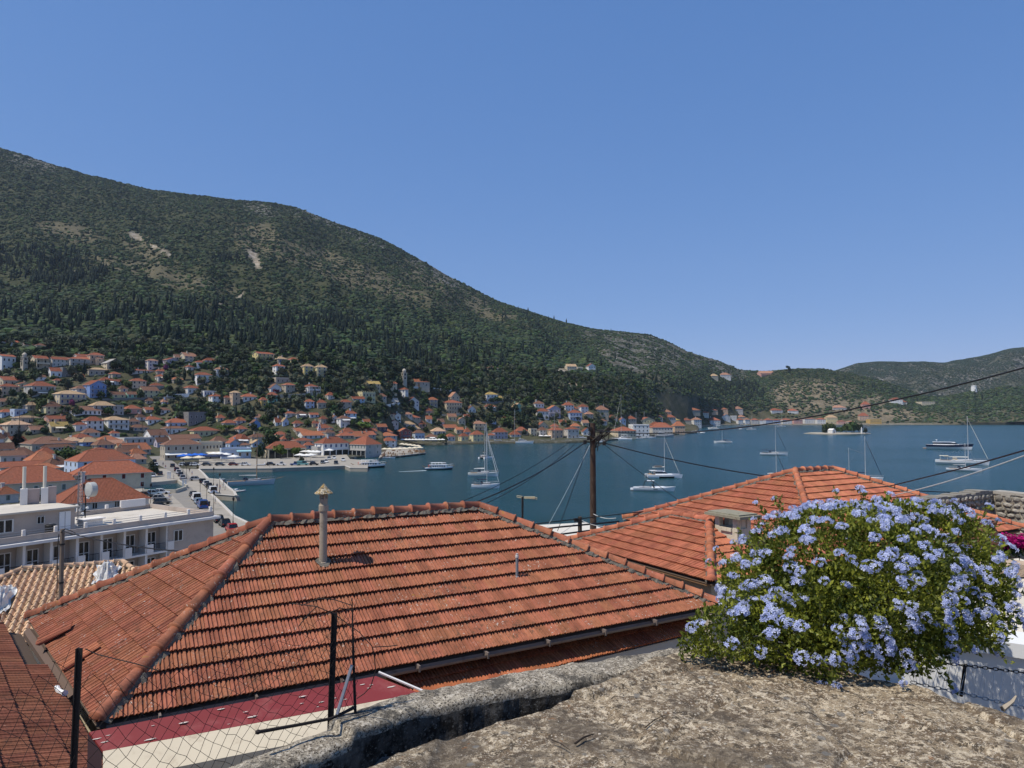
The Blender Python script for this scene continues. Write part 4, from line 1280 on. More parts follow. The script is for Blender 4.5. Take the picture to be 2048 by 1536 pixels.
mb = MB(); arch_pane(mb, 0, -5 * s * .31, 9.6 * s + 1, 2 * s, 3.6 * s, 0); arch_pane(mb, 0, -3.4 * s * .31, 14.6 * s + 1, 1.5 * s, 2.8 * s, 0); mb.build('bell_opening', dark_glass, bt)
mb = MB(); mb.lathe([(1.2 * s, 18 * s + 1), (.9 * s, 19.5 * s + 1), (.15, 21.5 * s + 1)], 8); mb.box((0, 0, 22 * s + 1), (.14, .14, 1.6)); mb.build('finial', ww, bt)
LAND.append((638.5, 858, 'white bell gable', bt.name)); HOUSES.append((633, 644, 846, 868))
hit = cast(1948, 782); s = hit.y / F
wm_ = thing('windmill', 'round white windmill tower without sails on the wooded headland', 'windmill', hit, 0)
mb = MB(); mb.lathe([(5.6 * s, -3), (5.4 * s, 0), (4.8 * s, 9.5 * s), (5.1 * s, 9.7 * s), (5.1 * s, 10.4 * s), (.3, 11.2 * s)], 16); mb.build('tower', ww, wm_)
mb = MB(); mb.box((-1.2 * s, -5.3 * s, 1.6 * s), (1.6 * s, .5, 3.2 * s)); mb.box((1.6 * s, -5.0 * s, 6 * s), (1.1 * s, .5, 1.5 * s)); mb.build('opening', dark_glass, wm_)
LAND.append((1948, 776, 'white windmill', wm_.name))
slope_wall('pale broken wall left of the white windmill', [(1933, 784), (1943, 783)], 2.4, ww)
# trees between the houses
random.seed(21)
def crown_mesh(name, seed, kind, mat):
	rr = random.Random(seed)
	if kind == 'round':
		bl = [(0, 0, .62, .5)] + [(rr.uniform(-.5, .5), rr.uniform(-.5, .5), rr.uniform(.35, .8), rr.uniform(.28, .42)) for _ in range(6)]
		return trimesh(name, leafy_crown(seed, bl, 260, .13), mat)
	if kind == 'pine':
		bl = [(rr.uniform(-.55, .55), rr.uniform(-.5, .5), rr.uniform(.5, .95), rr.uniform(.25, .4)) for _ in range(8)]
		return trimesh(name, leafy_crown(seed, bl, 300, .11, .6), mat)
crowns = {'olive': [crown_mesh('crown', 100 + i, 'round', leaf_olive) for i in range(5)],
          'green': [crown_mesh('crown', 200 + i, 'round', leaf_green) for i in range(5)],
          'dark': [crown_mesh('crown', 300 + i, 'round', leaf_dark) for i in range(4)],
          'pine': [crown_mesh('crown', 400 + i, 'pine', leaf_bright) for i in range(3)],
          'darkpine': [crown_mesh('crown', 450 + i, 'pine', leaf_dark) for i in range(3)]}
mb = MB(); mb.tube([(0, 0, -.15), (.02, 0, .25), (0, .02, .6)], [.075, .055, .035], 6); mb.tube([(0, 0, .25), (.22, .05, .55)], [.04, .02], 5); mb.tube([(0, 0, .22), (-.2, -.1, .5)], [.04, .02], 5)
trunk_me = mb.mesh('trunk', bark)
cyp_single = [trimesh('crown', cypress_mesh(50 + i, 9, 6), leaf_cyp) for i in range(3)]
def near_land(x, y, skip=None):
	best = None
	for lx, ly, nm, on in LAND:
		if on == skip: continue
		d = math.hypot(lx - x, (ly - y) * 1.6)
		if best is None or d < best[0]: best = (d, lx, ly, nm)
	d, lx, ly, nm = best
	dx, dy = x - lx, (y - ly) * 1.6
	if abs(dx) > 2 * abs(dy): rel = 'right of' if dx > 0 else 'left of'
	elif abs(dy) > 2 * abs(dx): rel = 'below' if dy > 0 else 'uphill of'
	else: rel = ('below and ' if dy > 0 else 'above and ') + ('right of' if dx > 0 else 'left of')
	return rel, nm, d
ADJ = {'olive': 'grey-green olive tree', 'green': 'leafy green tree', 'dark': 'dark bushy tree', 'pine': 'bright green pine', 'darkpine': 'dark spreading pine', 'cypress': 'dark slim cypress'}
NTREE = [0]
def put_tree(p, wpx, hpx, kind, label=None, group=None, name=None, mesh=None):
	s = p.y / F
	nm = name or {'olive': 'olive_tree', 'green': 'leafy_tree', 'dark': 'bushy_tree', 'pine': 'pine_tree', 'darkpine': 'pine_tree', 'cypress': 'cypress_tree'}[kind]
	t = thing(nm, label, 'tree', p, random.uniform(0, 6.28), group)
	sx = wpx * s / 1.75; sz = hpx * s / (1.15 if kind != 'cypress' else 9.6)
	if kind == 'cypress':
		link('crown', random.choice(cyp_single), t, None, None, (wpx * s / 2.2, wpx * s / 2.2, sz))
	else:
		link('crown', mesh or random.choice(crowns[kind]), t, None, None, (sx, sx, sz))
		link('trunk', trunk_me, t, (0, 0, -.1), None, (sx * 1.0, sx * 1.0, sz))
	NTREE[0] += 1
	return t
NOTABLE = [(130, 921, 46, 31, 'green', 'large round green tree standing among the brown roofs below the tan roofs'), (545, 895, 34, 34, 'green', 'tall mixed green tree left of the quayside hall roof'),
 (562, 918, 32, 30, 'pine', 'bright green umbrella pine in front of the long arcade hall, the left one'), (592, 917, 26, 24, 'pine', 'bright green umbrella pine in front of the long arcade hall, the right one'),
 (524, 917, 30, 34, 'dark', 'dark broad tree beside the striped awnings left of the quayside pines'), (602, 925, 15, 12, 'dark', 'small clipped dark bush by the white quay canopy'),
 (730, 864, 44, 21, 'pine', 'wide bright flat-topped pine behind the red roofs left of the maroon house'), (453, 868, 33, 18, 'pine', 'round bright green tree just right of the pale yellow hip-roofed house'),
 (850, 782, 28, 38, 'darkpine', 'big dark pine with a yellowish top behind the hillside church'), (303, 955, 30, 34, 'dark', 'large dark tree at the street corner beside the red-shuttered house'),
 (72, 1014, 40, 26, 'dark', 'large dark bush in the garden under the big red-roofed house'), (118, 999, 16, 12, 'green', 'small green garden shrub right of the grey terrace chimneys'),
 (980, 853, 34, 30, 'dark', 'big dark oak above the beige waterfront house'), (1014, 855, 30, 28, 'green', 'broad green tree between the two dark oaks above the far quay'), (1046, 856, 40, 36, 'dark', 'large dark oak above the waterfront right of the green one'),
 (886, 886, 22, 24, 'green', 'lone green tree on the waterfront by the tan roofs'), (1577, 742, 12, 11, 'darkpine', 'lone round pine on the bare hilltop above the strait'),
 (545, 876, 30, 20, 'green', 'light green tree uphill of the quayside pines'), (575, 884, 28, 18, 'olive', 'grey olive tree above the long arcade hall'), (502, 880, 26, 20, 'dark', 'dark tree behind the pale blue gabled cottage'),
 (820, 870, 26, 20, 'dark', 'dark tree below the battlemented house slope'), (745, 838, 34, 26, 'dark', 'large dark tree below the battlemented yellow house'), (772, 842, 30, 22, 'olive', 'broad olive tree in the hollow left of the big cream house'),
 (935, 850, 26, 22, 'dark', 'dark tree on the rocky bank below the big cream house'), (1060, 835, 30, 22, 'dark', 'dark tree clump left of the white and lilac houses'), (680, 838, 30, 22, 'dark', 'dark round tree left of the tall white house with awning')]
for x, y, w_, h_, kd, lb in NOTABLE:
	put_tree(cast(x, y), w_, h_, kd, lb)
	HOUSES.append((x - w_ * .3, x + w_ * .3, y - h_ * .8, y - h_ * .2))
for x, y, w_, h_, lb in [(876, 778, 8, 38, 'tall black-green cypress right of the church pine'), (789, 774, 6, 25, 'slim cypress left of the church bell tower, the left of a close pair'), (796, 774, 6, 26, 'slim cypress left of the church bell tower, the right of a close pair'),
                         (905, 783, 9, 38, 'broad dark cypress at the right end of the white church lane'), (938, 781, 6, 26, 'slim cypress standing alone right of the church lane'), (1026, 786, 6, 26, 'tall cypress high above the white villa')]:
	put_tree(cast(x, y), w_, h_, 'cypress', lb)
p = cast(36, 897); s = p.y / F
t = thing('norfolk_pine', 'tall tiered dark conifer standing alone among the roofs at far left', 'tree', p, 0)
V = []; Fc = []
rr = random.Random(5)
for k in range(15):
	z = (8 + k * 2.6) * s; r_ = (15 - k * .93) * s
	for i in range(11):
		a = rr.uniform(0, 6.28); i0 = len(V); rl = r_ * rr.uniform(.75, 1.1); w_ = r_ * .17 + .1
		ca, sa = math.cos(a), math.sin(a)
		for u, v, dz in ((.05, -.3, 0), (1, -.5, .25), (1.05, .5, .3), (.05, .3, 0)): V.append((ca * rl * u - sa * w_ * v * 2, sa * rl * u + ca * w_ * v * 2, z + dz * rl * .5))
		V.append((ca * rl * .6, sa * rl * .6, z - .2 * rl)); Fc += [(i0, i0 + 1, i0 + 2, i0 + 3), (i0, i0 + 1, i0 + 4), (i0 + 3, i0 + 4, i0 + 2)]
link('crown', trimesh('crown', (V, Fc), leaf_dark), t)
mb = MB(); mb.tube([(0, 0, -2), (0, 0, 46 * s)], [.4, .06], 7); mb.build('trunk', bark, t)
p = cast(124, 829); s = p.y / F
t = thing('palm_tree', 'bushy fan palm in the garden right of the cream house', 'tree', p, 0)
V = []; Fc = []
for k in range(34):
	a = rr.uniform(0, 6.28); el = rr.uniform(-.5, 1.3); ca, sa = math.cos(a), math.sin(a); L_ = 8.5 * s * rr.uniform(.8, 1.1); i0 = len(V)
	for u in (0, .35, .7, 1.0):
		rr_ = L_ * u * math.cos(el * (1 - .4 * u)); zz = 13 * s + L_ * u * math.sin(el) - .35 * L_ * u * u; wd = .55 * math.sin(math.pi * min(.95, u + .12)) + .05
		V += [(ca * rr_ - sa * wd, sa * rr_ + ca * wd, zz), (ca * rr_ + sa * wd, sa * rr_ - ca * wd, zz)]
	Fc += [(i0 + 2 * q, i0 + 2 * q + 1, i0 + 2 * q + 3, i0 + 2 * q + 2) for q in range(3)]
link('frond', trimesh('frond', (V, Fc), leaf_green), t)
mb = MB(); mb.tube([(0, 0, -1), (.1, 0, 13 * s)], [.35, .28], 7); mb.build('trunk', bark, t)
leaf_purple = leafmat('bougainvillea_purple', (0.17, 0.03, 0.09), trans=0)
for x, y, w_, h_, lb in [(144, 813, 15, 17, 'purple bougainvillea beside the tan-roofed mansion'), (331, 742, 15, 15, 'dark purple-leaved tree below the lilac gabled house'), (550, 787, 20, 9, 'dark red bougainvillea on the roof of the white terrace house')]:
	tt = put_tree(cast(x, y), w_, h_, 'dark', lb, name='bougainvillea', mesh=trimesh('crown', leafy_crown(int(x), [(0, 0, .6, .5), (.3, .1, .4, .35), (-.3, 0, .45, .35)], 200, .12), leaf_purple))
	tt['category'] = 'shrub'
town_top = lambda x: np.interp(x, [-20, 100, 300, 500, 700, 850, 1000, 1150, 1300, 1420], [690, 695, 702, 712, 736, 748, 752, 765, 785, 800])
town_bot = lambda x: np.interp(x, [-20, 250, 340, 480, 700, 760, 850, 1000, 1150, 1250, 1400], [856, 866, 872, 884, 872, 868, 862, 866, 858, 852, 842])
HR = np.array(HOUSES)
def clear(x, y, w_, h_, lo=.25):
	r = HR
	ov = (r[:, 0] + 1.5 < x + w_ / 2) & (r[:, 1] - 1.5 > x - w_ / 2) & (r[:, 3] <= y + 1) & (r[:, 2] < y) & (r[:, 3] - lo * (r[:, 3] - r[:, 2]) > y - h_)
	ins = (r[:, 0] + 2 < x) & (r[:, 1] - 2 > x) & (r[:, 2] < y) & (r[:, 3] > y + 2)
	return not (ov.any() or ins.any())
def clear_n(px, py, w_, lo=.12):
	ok = np.ones(len(px), bool); h_ = w_ * .8
	for r in HR:
		ov = (r[0] + 1.5 < px + w_ / 2) & (r[1] - 1.5 > px - w_ / 2) & (r[3] <= py + 1) & (r[2] < py) & (r[3] - lo * (r[3] - r[2]) > py - h_)
		ins = (r[0] + 2 < px) & (r[1] - 2 > px) & (r[2] < py) & (r[3] > py + 2)
		ok &= ~(ov | ins)
	return ok
X, Y = sample_land(90000, 300, 900, -20, 1420)
Z = Hland(X, Y); px, py = projn(X, Y, Z); c = land_ctl(px)
inz = (py > town_top(px) - 14) & (py < town_bot(px) + 8) & (Y < c[:, 3, 0] + 60) & (Y > c[:, 1, 0] - 10)
X, Y, Z, px, py = [q[inz] for q in (X, Y, Z, px, py)]
wtree = rng.uniform(4.5, 9.5, len(X)) * np.interp(px, [0, 700, 1400], [1.05, 1, .95]); wp_ = wtree * F / Y
okt = clear_n(px, py, wp_, .25) & ~((py > 845) & (px < 560) & (rng.random(len(X)) < .6))
spots = []; grid = {}
for i in np.nonzero(okt)[0]:
	k = (int(X[i] // 6), int(Y[i] // 6)); hit_ = False
	for a in (-1, 0, 1):
		for b_ in (-1, 0, 1):
			for j in grid.get((k[0] + a, k[1] + b_), ()):
				if (X[i] - X[j]) ** 2 + (Y[i] - Y[j]) ** 2 < ((wtree[i] + wtree[j]) * .31) ** 2: hit_ = True
	if hit_: continue
	grid.setdefault(k, []).append(i); spots.append(i)
spots.sort(key=lambda i: -wp_[i])
cp, cs_ = [], []
for n_, i in enumerate(spots):
	p = Vector((X[i], Y[i], Z[i])); w_ = float(wp_[i]); h_ = w_ * random.uniform(.72, 1.0)
	kd = random.choices(['olive', 'green', 'dark'], [.55, .15, .3])[0]
	if n_ < 262:
		rel, nm, d = near_land(px[i], py[i])
		if random.random() < .10: kd = 'cypress'; w_, h_ = w_ * .33, h_ * 1.5
		t = put_tree(p, w_, h_, kd, f"{ADJ[kd]} on the slope {rel} the {nm}")
		t['group'] = (f"{ADJ[kd]}s" if kd != 'cypress' else 'dark slim cypresses') + f" {rel} the {nm}"
	else:
		s = p.y / F; cp.append(tuple(p)); cs_.append((w_ * s / 1.75, w_ * s / 1.75, h_ * s / 1.15))
print('town trees', len(spots), 'okt', okt.sum(), len(X))
scatter('slope_tree_foliage', cp, cs_, crowns['olive'][:3] + crowns['dark'][:2] + crowns['green'][:2])
X, Y = sample_land(80000, 300, 950, -20, 1420)
Z = Hland(X, Y); px, py = projn(X, Y, Z); c = land_ctl(px)
sz = rng.uniform(.6, 2.3, len(X))
inz = (py > town_top(px) - 18) & (py < town_bot(px) + 10) & (Y < c[:, 3, 0] + 70) & (Y > c[:, 1, 0] - 5) & (vnoise(X / 14., Y / 14., 5) > .22) & clear_n(px, py, sz * 1.8 * F / Y, .1)
X, Y, Z, sz = [q[inz] for q in (X, Y, Z, sz)]
scatter('undergrowth', np.stack([X, Y, Z - .2], -1), np.stack([sz, sz, sz * .8], -1), low_meshes)
X, Y = [], []
sp = []
for k in range(5200):
	x = random.uniform(1395, 2090); y = random.uniform(762, 848.5)
	if not clear(x, y, 5, 4, .1): continue
	if x > 1830 or vnoise(np.array(x / 12.), np.array(y / 6.), 15) > .42 or y < 800: sp.append((x, y))
sp = [(cast(x, y, 850, 1900, 2.0)) for x, y in sp]
sp = [p for p in sp if p is not None and p.z > 2.5]
scatter('shore_foliage', [tuple(p - Vector((0, 0, .4))) for p in sp], [(q, q, q * .8) for q in [random.uniform(1.6, 4.2) for _ in sp]], low_meshes + mtn_meshes[:3])
# boats
boat_grey = solid('boat_grey', (0.4, 0.4, 0.4), 0.4)
hull_navy = solid('hull_navy', (0.012, 0.02, 0.05), 0.25)
hull_black = solid('hull_black', (0.012, 0.012, 0.014), 0.2)
teak = solid('teak_deck', (0.42, 0.28, 0.16), 0.7)
sail_cream = solid('sail_cloth', (0.72, 0.69, 0.6), 0.85)
alu = solid('mast_alloy', (0.62, 0.62, 0.6), 0.35, 0.3)
rope_m = solid('rigging', (0.25, 0.25, 0.25), 0.5)
red_m = solid('red_lifebuoy', (0.5, 0.06, 0.03), 0.6)
mast_wood = solid('mast_wood', (0.3, 0.17, 0.08), 0.5)
brown_fab = solid('brown_canvas', (0.12, 0.09, 0.07), 0.9)
def hull_sec(L, B, H, t, transom=.72, sheer=.3, low=-0.5, bowlean=.07):
	b = B / 2 * ((transom + (1 - transom) * min(1, t / .42) ** .7) if t < .42 else max(0.02, 1 - ((t - .42) / .58) ** 2.3))
	z = H * (1 + sheer * max(0, t - .3) ** 2 * 2 - .05 * t)
	x = L * (t - .5)
	return [(x - (0 if t < .9 else bowlean * L * .6), 0, low), (x, b * .62, -.12), (x + bowlean * L * max(0, t - .8), b * .93, z * .5), (x + bowlean * L * max(0, t - .7) * 1.6, b, z)], z, b
def hull_parts(root, L, B, H, hm, dm, n=14, stripe=None, boot=None, **k):
	mb = MB(); S = []
	for i in range(n):
		sec, z, b = hull_sec(L, B, H, i / (n - 1), **k)
		S.append([Vector(p) for p in sec])
	for i in range(n - 1):
		for sg in (1, -1):
			a = [Vector((p.x, p.y * sg, p.z)) for p in S[i]]; c = [Vector((p.x, p.y * sg, p.z)) for p in S[i + 1]]
			for j in range(3):
				q = [a[j], c[j], c[j + 1], a[j + 1]]
				if sg < 0: q = q[::-1]
				mb.face(q, 1 if (boot and j == 0) else (2 if (stripe and j == 2) else 0))
	a = S[0]; mb.face([a[0], a[1], a[2], a[3], (a[3].x, -a[3].y, a[3].z), (a[2].x, -a[2].y, a[2].z), (a[1].x, -a[1].y, a[1].z)], 0)
	mb.build('hull', [hm, boot or hm, stripe or hm], root)
	mb = MB()
	for i in range(n - 1):
		p, q = S[i][3], S[i + 1][3]
		mb.face([(p.x, -p.y * .97, p.z - .06), (q.x, -q.y * .97, q.z - .06), (q.x, q.y * .97, q.z - .06), (p.x, p.y * .97, p.z - .06)], 0)
	mb.build('deck', dm, root)
	return S
def cabin(root, name, x0, x1, w_, z0, h_, mat, glass=None, rake=(.25, .5), taper=.82, gl=(.3, .8)):
	"""low rounded superstructure with a dark window band"""
	mb = MB(); w2 = w_ / 2; r0, r1 = rake[0] * h_, rake[1] * h_
	lo = [(x0, -w2), (x1 - .12 * (x1 - x0), -w2 * .95), (x1, -w2 * .5), (x1, w2 * .5), (x1 - .12 * (x1 - x0), w2 * .95), (x0, w2)]
	hi = [(x0 + r0, -w2 * taper), (x1 - .12 * (x1 - x0) - r1, -w2 * taper * .95), (x1 - r1 * 1.4, -w2 * taper * .5), (x1 - r1 * 1.4, w2 * taper * .5), (x1 - .12 * (x1 - x0) - r1, w2 * taper * .95), (x0 + r0, w2 * taper)]
	V = [(a, b_, z0) for a, b_ in lo] + [(a, b_, z0 + h_) for a, b_ in hi]; n = 6
	mb.raw(V, [tuple(range(n, 2 * n)), tuple(range(n - 1, -1, -1))] + [(i, (i + 1) % n, n + (i + 1) % n, n + i) for i in range(n)])
	o = mb.build(name, mat, root)
	if glass is not None:
		mb = MB(); f0, f1 = gl
		V = []
		for f in (f0, f1):
			for (a, b_), (c, d) in zip(lo, hi): V.append(((a + (c - a) * f) * 1.0, (b_ + (d - b_) * f) * 1.015, z0 + h_ * f))
		V = [(x + (.015 if x > (x0 + x1) / 2 else -.015), y, z) for x, y, z in V]
		mb.raw(V, [(i, (i + 1) % n, n + (i + 1) % n, n + i) for i in range(n - 1)])
		mb.build('window_band', glass, o)
	return o
def rails(root, S, h_=.65, mat=None):
	mb = MB()
	for sg in (1, -1):
		pts = [Vector((s[3].x, s[3].y * sg * .95, s[3].z + h_)) for s in S[1:]]
		mb.tube(pts, .025, 4)
		for s in S[1:]: mb.tube([(s[3].x, s[3].y * sg * .95, s[3].z - .05), (s[3].x, s[3].y * sg * .95, s[3].z + h_)], .02, 4)
	mb.build('guard_rail', mat or grey_metal, root)
def mast(root, x, z0, h_, L, boom=True, boom_mat=None, fore=None, mat=None, r=.11, aft=None, furled=None, swept=False, boomlen=.36):
	mt = mat or alu
	mb = MB(); mb.tube([(x, 0, z0 - .3), (x, 0, h_)], [r * 1.15, r * .8], 8)
	for f in (.45, .72): mb.box((x, 0, z0 + (h_ - z0) * f), (.05, 1.5 * (1.2 - f), .05))
	m_ = mb.build('mast', mt, root)
	mb = MB()
	if fore: mb.tube([fore, (x, 0, h_ * .98)], .035, 4)
	if aft: mb.tube([aft, (x, 0, h_ * .99)], .018, 4)
	for sg in (1, -1): mb.tube([(x - .2, sg * L * .13, 1.1), (x, sg * .8, z0 + (h_ - z0) * .45), (x, 0, h_ * .96)], .016, 4)
	mb.build('rigging', rope_m, m_)
	if furled and fore:
		f0 = Vector(fore); f1 = Vector((x, 0, h_ * .95))
		mb = MB(); mb.tube([f0 + (f1 - f0) * q for q in (.04, .3, .7, .97)], [.07, .10, .08, .03], 6); mb.build('furled_sail', furled, m_)
	if boom:
		bl = L * boomlen; zb = z0 + 1.45
		pts = [(x - .1, 0, zb), (x - bl * .5, 0, zb + (.0 if not swept else .12)), (x - bl, 0, zb - .05 + (0 if not swept else .3))]
		mb = MB(); mb.tube(pts, [.07, .07, .06], 6); mb.build('boom', mt, m_)
		mb = MB(); mb.tube([(p[0], p[1], p[2] + .16) for p in pts], [.20, .17, .09], 7); mb.build('sail_cover', boom_mat or canvas_w, m_)
	return m_
NB = [0]
def boat(px0, px1, ywl, name, label, cat, builder, head=1, Y=None, yaw=0.0, group=None, **k):
	c = atZ((px0 + px1) / 2, ywl, 0) if Y is None else Vector(((px0 + px1) / 2 - 1024, 0, 0))
	if Y is not None: c = Vector((((px0 + px1) / 2 - 1024) / F * Y, Y, 0))
	al = math.atan2(c.x, c.y)
	Lp = (px1 - px0) * c.y / F / math.cos(al) / max(.2, math.cos(yaw))
	rot = -al + yaw + (0 if head > 0 else math.pi)
	root = thing(name, label, cat, (c.x, c.y, 0), rot, group or 'boats on the bay')
	builder(root, Lp, **k)
	NB[0] += 1
	return root
def b_sail(root, L, mh=None, hull=None, deck=None, boomm=None, bimini=None, furled=None, mx=.06, stripe=None, swept=False, H=None, mmat=None, mizzen=None, r=.115, boomlen=.36, beam=.29):
	B = L * beam; H = H or max(.9, L * .085); mh = mh or L * 1.25
	S = hull_parts(root, L, B, H, hull or gel_white, deck or gel_white, stripe=stripe, boot=boat_grey)
	cabin(root, 'coachroof', -L * .12, L * .24, B * .55, H * .97, .55, gel_white, dark_glass, (.1, .9), .8)
	mb = MB(); mb.box((-L * .30, 0, H * .98), (L * .22, B * .55, .12)); mb.build('cockpit', teak, root)
	mb = MB(); mb.lathe([(.42, 0), (.46, .03), (.42, .06)], 12, (-L * .37, 0, H + .75)); mb.build('wheel', grey_metal, root)
	cabin(root, 'sprayhood', -L * .17, -L * .05, B * .55, H + .3, .8, bimini or navy, dark_glass, (.1, .6), .8)
	if bimini:
		mb = MB(); mb.box((-L * .33, 0, H + 2.0), (L * .17, B * .7, .1))
		for sx in (-.40, -.26):
			for sy in (-1, 1): mb.tube([(L * sx, sy * B * .33, H), (L * sx, sy * B * .33, H + 2)], .03, 4)
		mb.build('bimini', bimini, root)
	rails(root, S)
	bow = (L * .5, 0, H * 1.25)
	mast(root, L * mx, H, mh, L, True, boomm or canvas_w, bow, mmat, r, (-L * .49, 0, H), furled, swept, boomlen)
	if mizzen: mast(root, -L * .30, H, mizzen, L, True, boomm or canvas_w, (L * mx, 0, mh * .6), mmat, r * .8, None, None, False, .2)
def b_motor(root, L, hull=None, decks=1, arch=True, H=None, band=True, wide=.25, bimini=None, stripe=None):
	B = L * wide; H = H or L * .11
	S = hull_parts(root, L, B, H, hull or gel_white, gel_white, stripe=stripe, transom=.9, sheer=.35, bowlean=.1)
	z = H * .97; x0, x1 = -L * .34, L * .26
	for d in range(decks):
		h_ = max(.9, L * .075)
		cabin(root, 'saloon' if d == 0 else 'flybridge', x0, x1, B * (.82 - .1 * d), z, h_, gel_white, dark_glass if band else None, (-.1, 1.2), .9, (.28, .78))
		z += h_; x0 += L * .03; x1 -= L * .17
		mb = MB(); mb.box(((x0 + x1) / 2 - L * .03, 0, z + .05), ((x1 - x0) * 1.05, B * .8, .1)); mb.build('deck_roof', gel_white, root)
	if arch:
		mb = MB()
		xa = x0 + L * .06
		for sg in (-1, 1): mb.tube([(xa, sg * B * .33, z), (xa - .3, sg * B * .3, z + L * .05)], .07, 5)
		mb.box((xa - .3, 0, z + L * .05), (L * .05, B * .66, .12)); mb.lathe([(.3, 0), (.3, .12), (.1, .25)], 8, (xa - .3, 0, z + L * .05))
		mb.build('radar_arch', gel_white, root)
	if bimini:
		mb = MB(); mb.box((x0 + L * .05, 0, z + 1.3), (L * .2, B * .6, .1))
		for sx in (0, .1):
			for sg in (-1, 1): mb.tube([(x0 + L * sx, sg * B * .28, z), (x0 + L * sx, sg * B * .28, z + 1.3)], .035, 4)
		mb.build('bimini', bimini, root)
	mb = MB(); mb.box((-L * .53, 0, .35), (L * .08, B * .8, .15)); mb.build('swim_platform', teak, root)
	rails(root, S[6:], .55)
def b_cat(root, L, mh=None, power=False, bimini=brown_fab, yaw=0):
	B = L * .5; H = L * .10
	for sg in (-1, 1):
		sub = link('hull_unit', None, root, (0, sg * B * .36, 0))
		mb = MB(); n = 10; Ss = []
		for i in range(n):
			sec, z, b_ = hull_sec(L, B * .26, H, i / (n - 1), transom=.8, sheer=.1); Ss.append([Vector(p) for p in sec])
		for i in range(n - 1):
			for s2 in (1, -1):
				a = [Vector((p.x, p.y * s2, p.z)) for p in Ss[i]]; c = [Vector((p.x, p.y * s2, p.z)) for p in Ss[i + 1]]
				for j in range(3):
					q = [a[j], c[j], c[j + 1], a[j + 1]]
					mb.face(q if s2 > 0 else q[::-1], 1 if (j == 1 and 2 < i < 7 and power) else 0)
		mb.face([(s[3].x, s[3].y, s[3].z) for s in Ss] + [(s[3].x, -s[3].y, s[3].z) for s in Ss[::-1]], 0)
		mb.face([Ss[0][0], Ss[0][1], Ss[0][2], Ss[0][3], (Ss[0][3].x, -Ss[0][3].y, Ss[0][3].z), (Ss[0][2].x, -Ss[0][2].y, Ss[0][2].z)], 0)
		bpy.data.objects.remove(sub)
		o = mb.build('hull', [gel_white, dark_glass], root, (0, sg * B * .36, 0))
	mb = MB(); mb.box((-L * .06, 0, H * .78), (L * .66, B * .8, H * .4)); mb.build('bridge_deck', gel_white, root)
	cabin(root, 'saloon', -L * .26, L * .16, B * .74, H * .97, L * .10, gel_white, dark_glass, (-.1, 1.0), .86, (.3, .8))
	mb = MB(); mb.box((-L * .22, 0, H + L * .10 + .04), (L * .34, B * .72, .1)); mb.build('hardtop', gel_white, root)
	mb = MB()
	for sg in (-1, 1): mb.tube([(-L * .38, sg * B * .3, H), (-L * .38, sg * B * .3, H + L * .10)], .06, 5)
	mb.box((-L * .33, 0, H * 1.02), (L * .2, B * .7, .08)); mb.build('cockpit', teak, root)
	if bimini:
		mb = MB(); mb.box((-L * .15, 0, H + L * .10 + 1.7), (L * .22, B * .5, .1))
		for sx in (-.24, -.06):
			for sg in (-1, 1): mb.tube([(L * sx, sg * B * .22, H + L * .1), (L * sx, sg * B * .22, H + L * .1 + 1.7)], .035, 4)
		mb.build('bimini', bimini, root)
	mast(root, L * .04, H + L * .08, mh or L * 1.4, L, True, sail_cream, (L * .48, 0, H), None, .1, (-L * .45, B * .3, H), sail_cream)
def b_ferry(root, L, hull=None, top=True, orange=True):
	B = L * .26; H = L * .085
	S = hull_parts(root, L, B, H, hull or hull_navy, gel_white, stripe=gel_white, transom=.8, sheer=.7, bowlean=.06)
	h_ = L * .09
	c = MB(); c.box((L * .02, 0, H * .95 + h_ / 2), (L * .56, B * .8, h_)); o = c.build('saloon', gel_white, root)
	mb = MB()
	for sg in (-1, 1):
		for i in range(6): mb.box((-L * .2 + i * L * .08, sg * B * .402, H + h_ * .55), (L * .055, .03, h_ * .45))
	mb.build('window_row', dark_glass, o)
	mb = MB(); mb.box((0, 0, H + h_ + .06), (L * .66, B * .86, .12)); mb.build('upper_deck', gel_white, root)
	cabin(root, 'wheelhouse', L * .16, L * .3, B * .6, H + h_ + .1, h_ * .8, gel_white, dark_glass, (-.05, .4), .9, (.4, .85))
	mb = MB()
	zt = H + h_ * 1.95
	for sx in (-.24, -.12, 0, .12):
		for sg in (-1, 1): mb.tube([(L * sx, sg * B * .38, H + h_), (L * sx, sg * B * .38, zt)], .05, 4)
	for sg in (-1, 1): mb.tube([(-L * .26, sg * B * .38, zt), (L * .14, sg * B * .38, zt)], .05, 4); mb.tube([(-L * .3, sg * B * .41, H + h_ + .9), (L * .28, sg * B * .41, H + h_ + .9)], .035, 4)
	for i in range(7): mb.tube([(-L * .26 + i * L * .066, -B * .38, zt), (-L * .26 + i * L * .066, B * .38, zt)], .04, 4)
	mb.build('awning_frame', white_paint, root)
	mb = MB(); mb.box((-L * .30, 0, H + h_ * .95), (L * .13, B * .8, .1))
	for sg in (-1, 1): mb.tube([(-L * .36, sg * B * .35, H * .9), (-L * .36, sg * B * .35, H + h_ * .95)], .05, 4)
	mb.build('stern_canopy', red_m if orange else canvas_w, root)
	mb = MB(); mb.tube([(L * .48, 0, H * 1.5), (L * .58, 0, H * 1.9)], .1, 5); mb.tube([(-L * .47, 0, H), (-L * .6, 0, H * 1.9)], .12, 5); mb.tube([(L * .2, 0, zt - h_ * .2), (L * .2, 0, zt + h_ * .8)], .06, 5); mb.build('spar', wood_m, root)
	rails(root, S[8:], .8, white_paint)
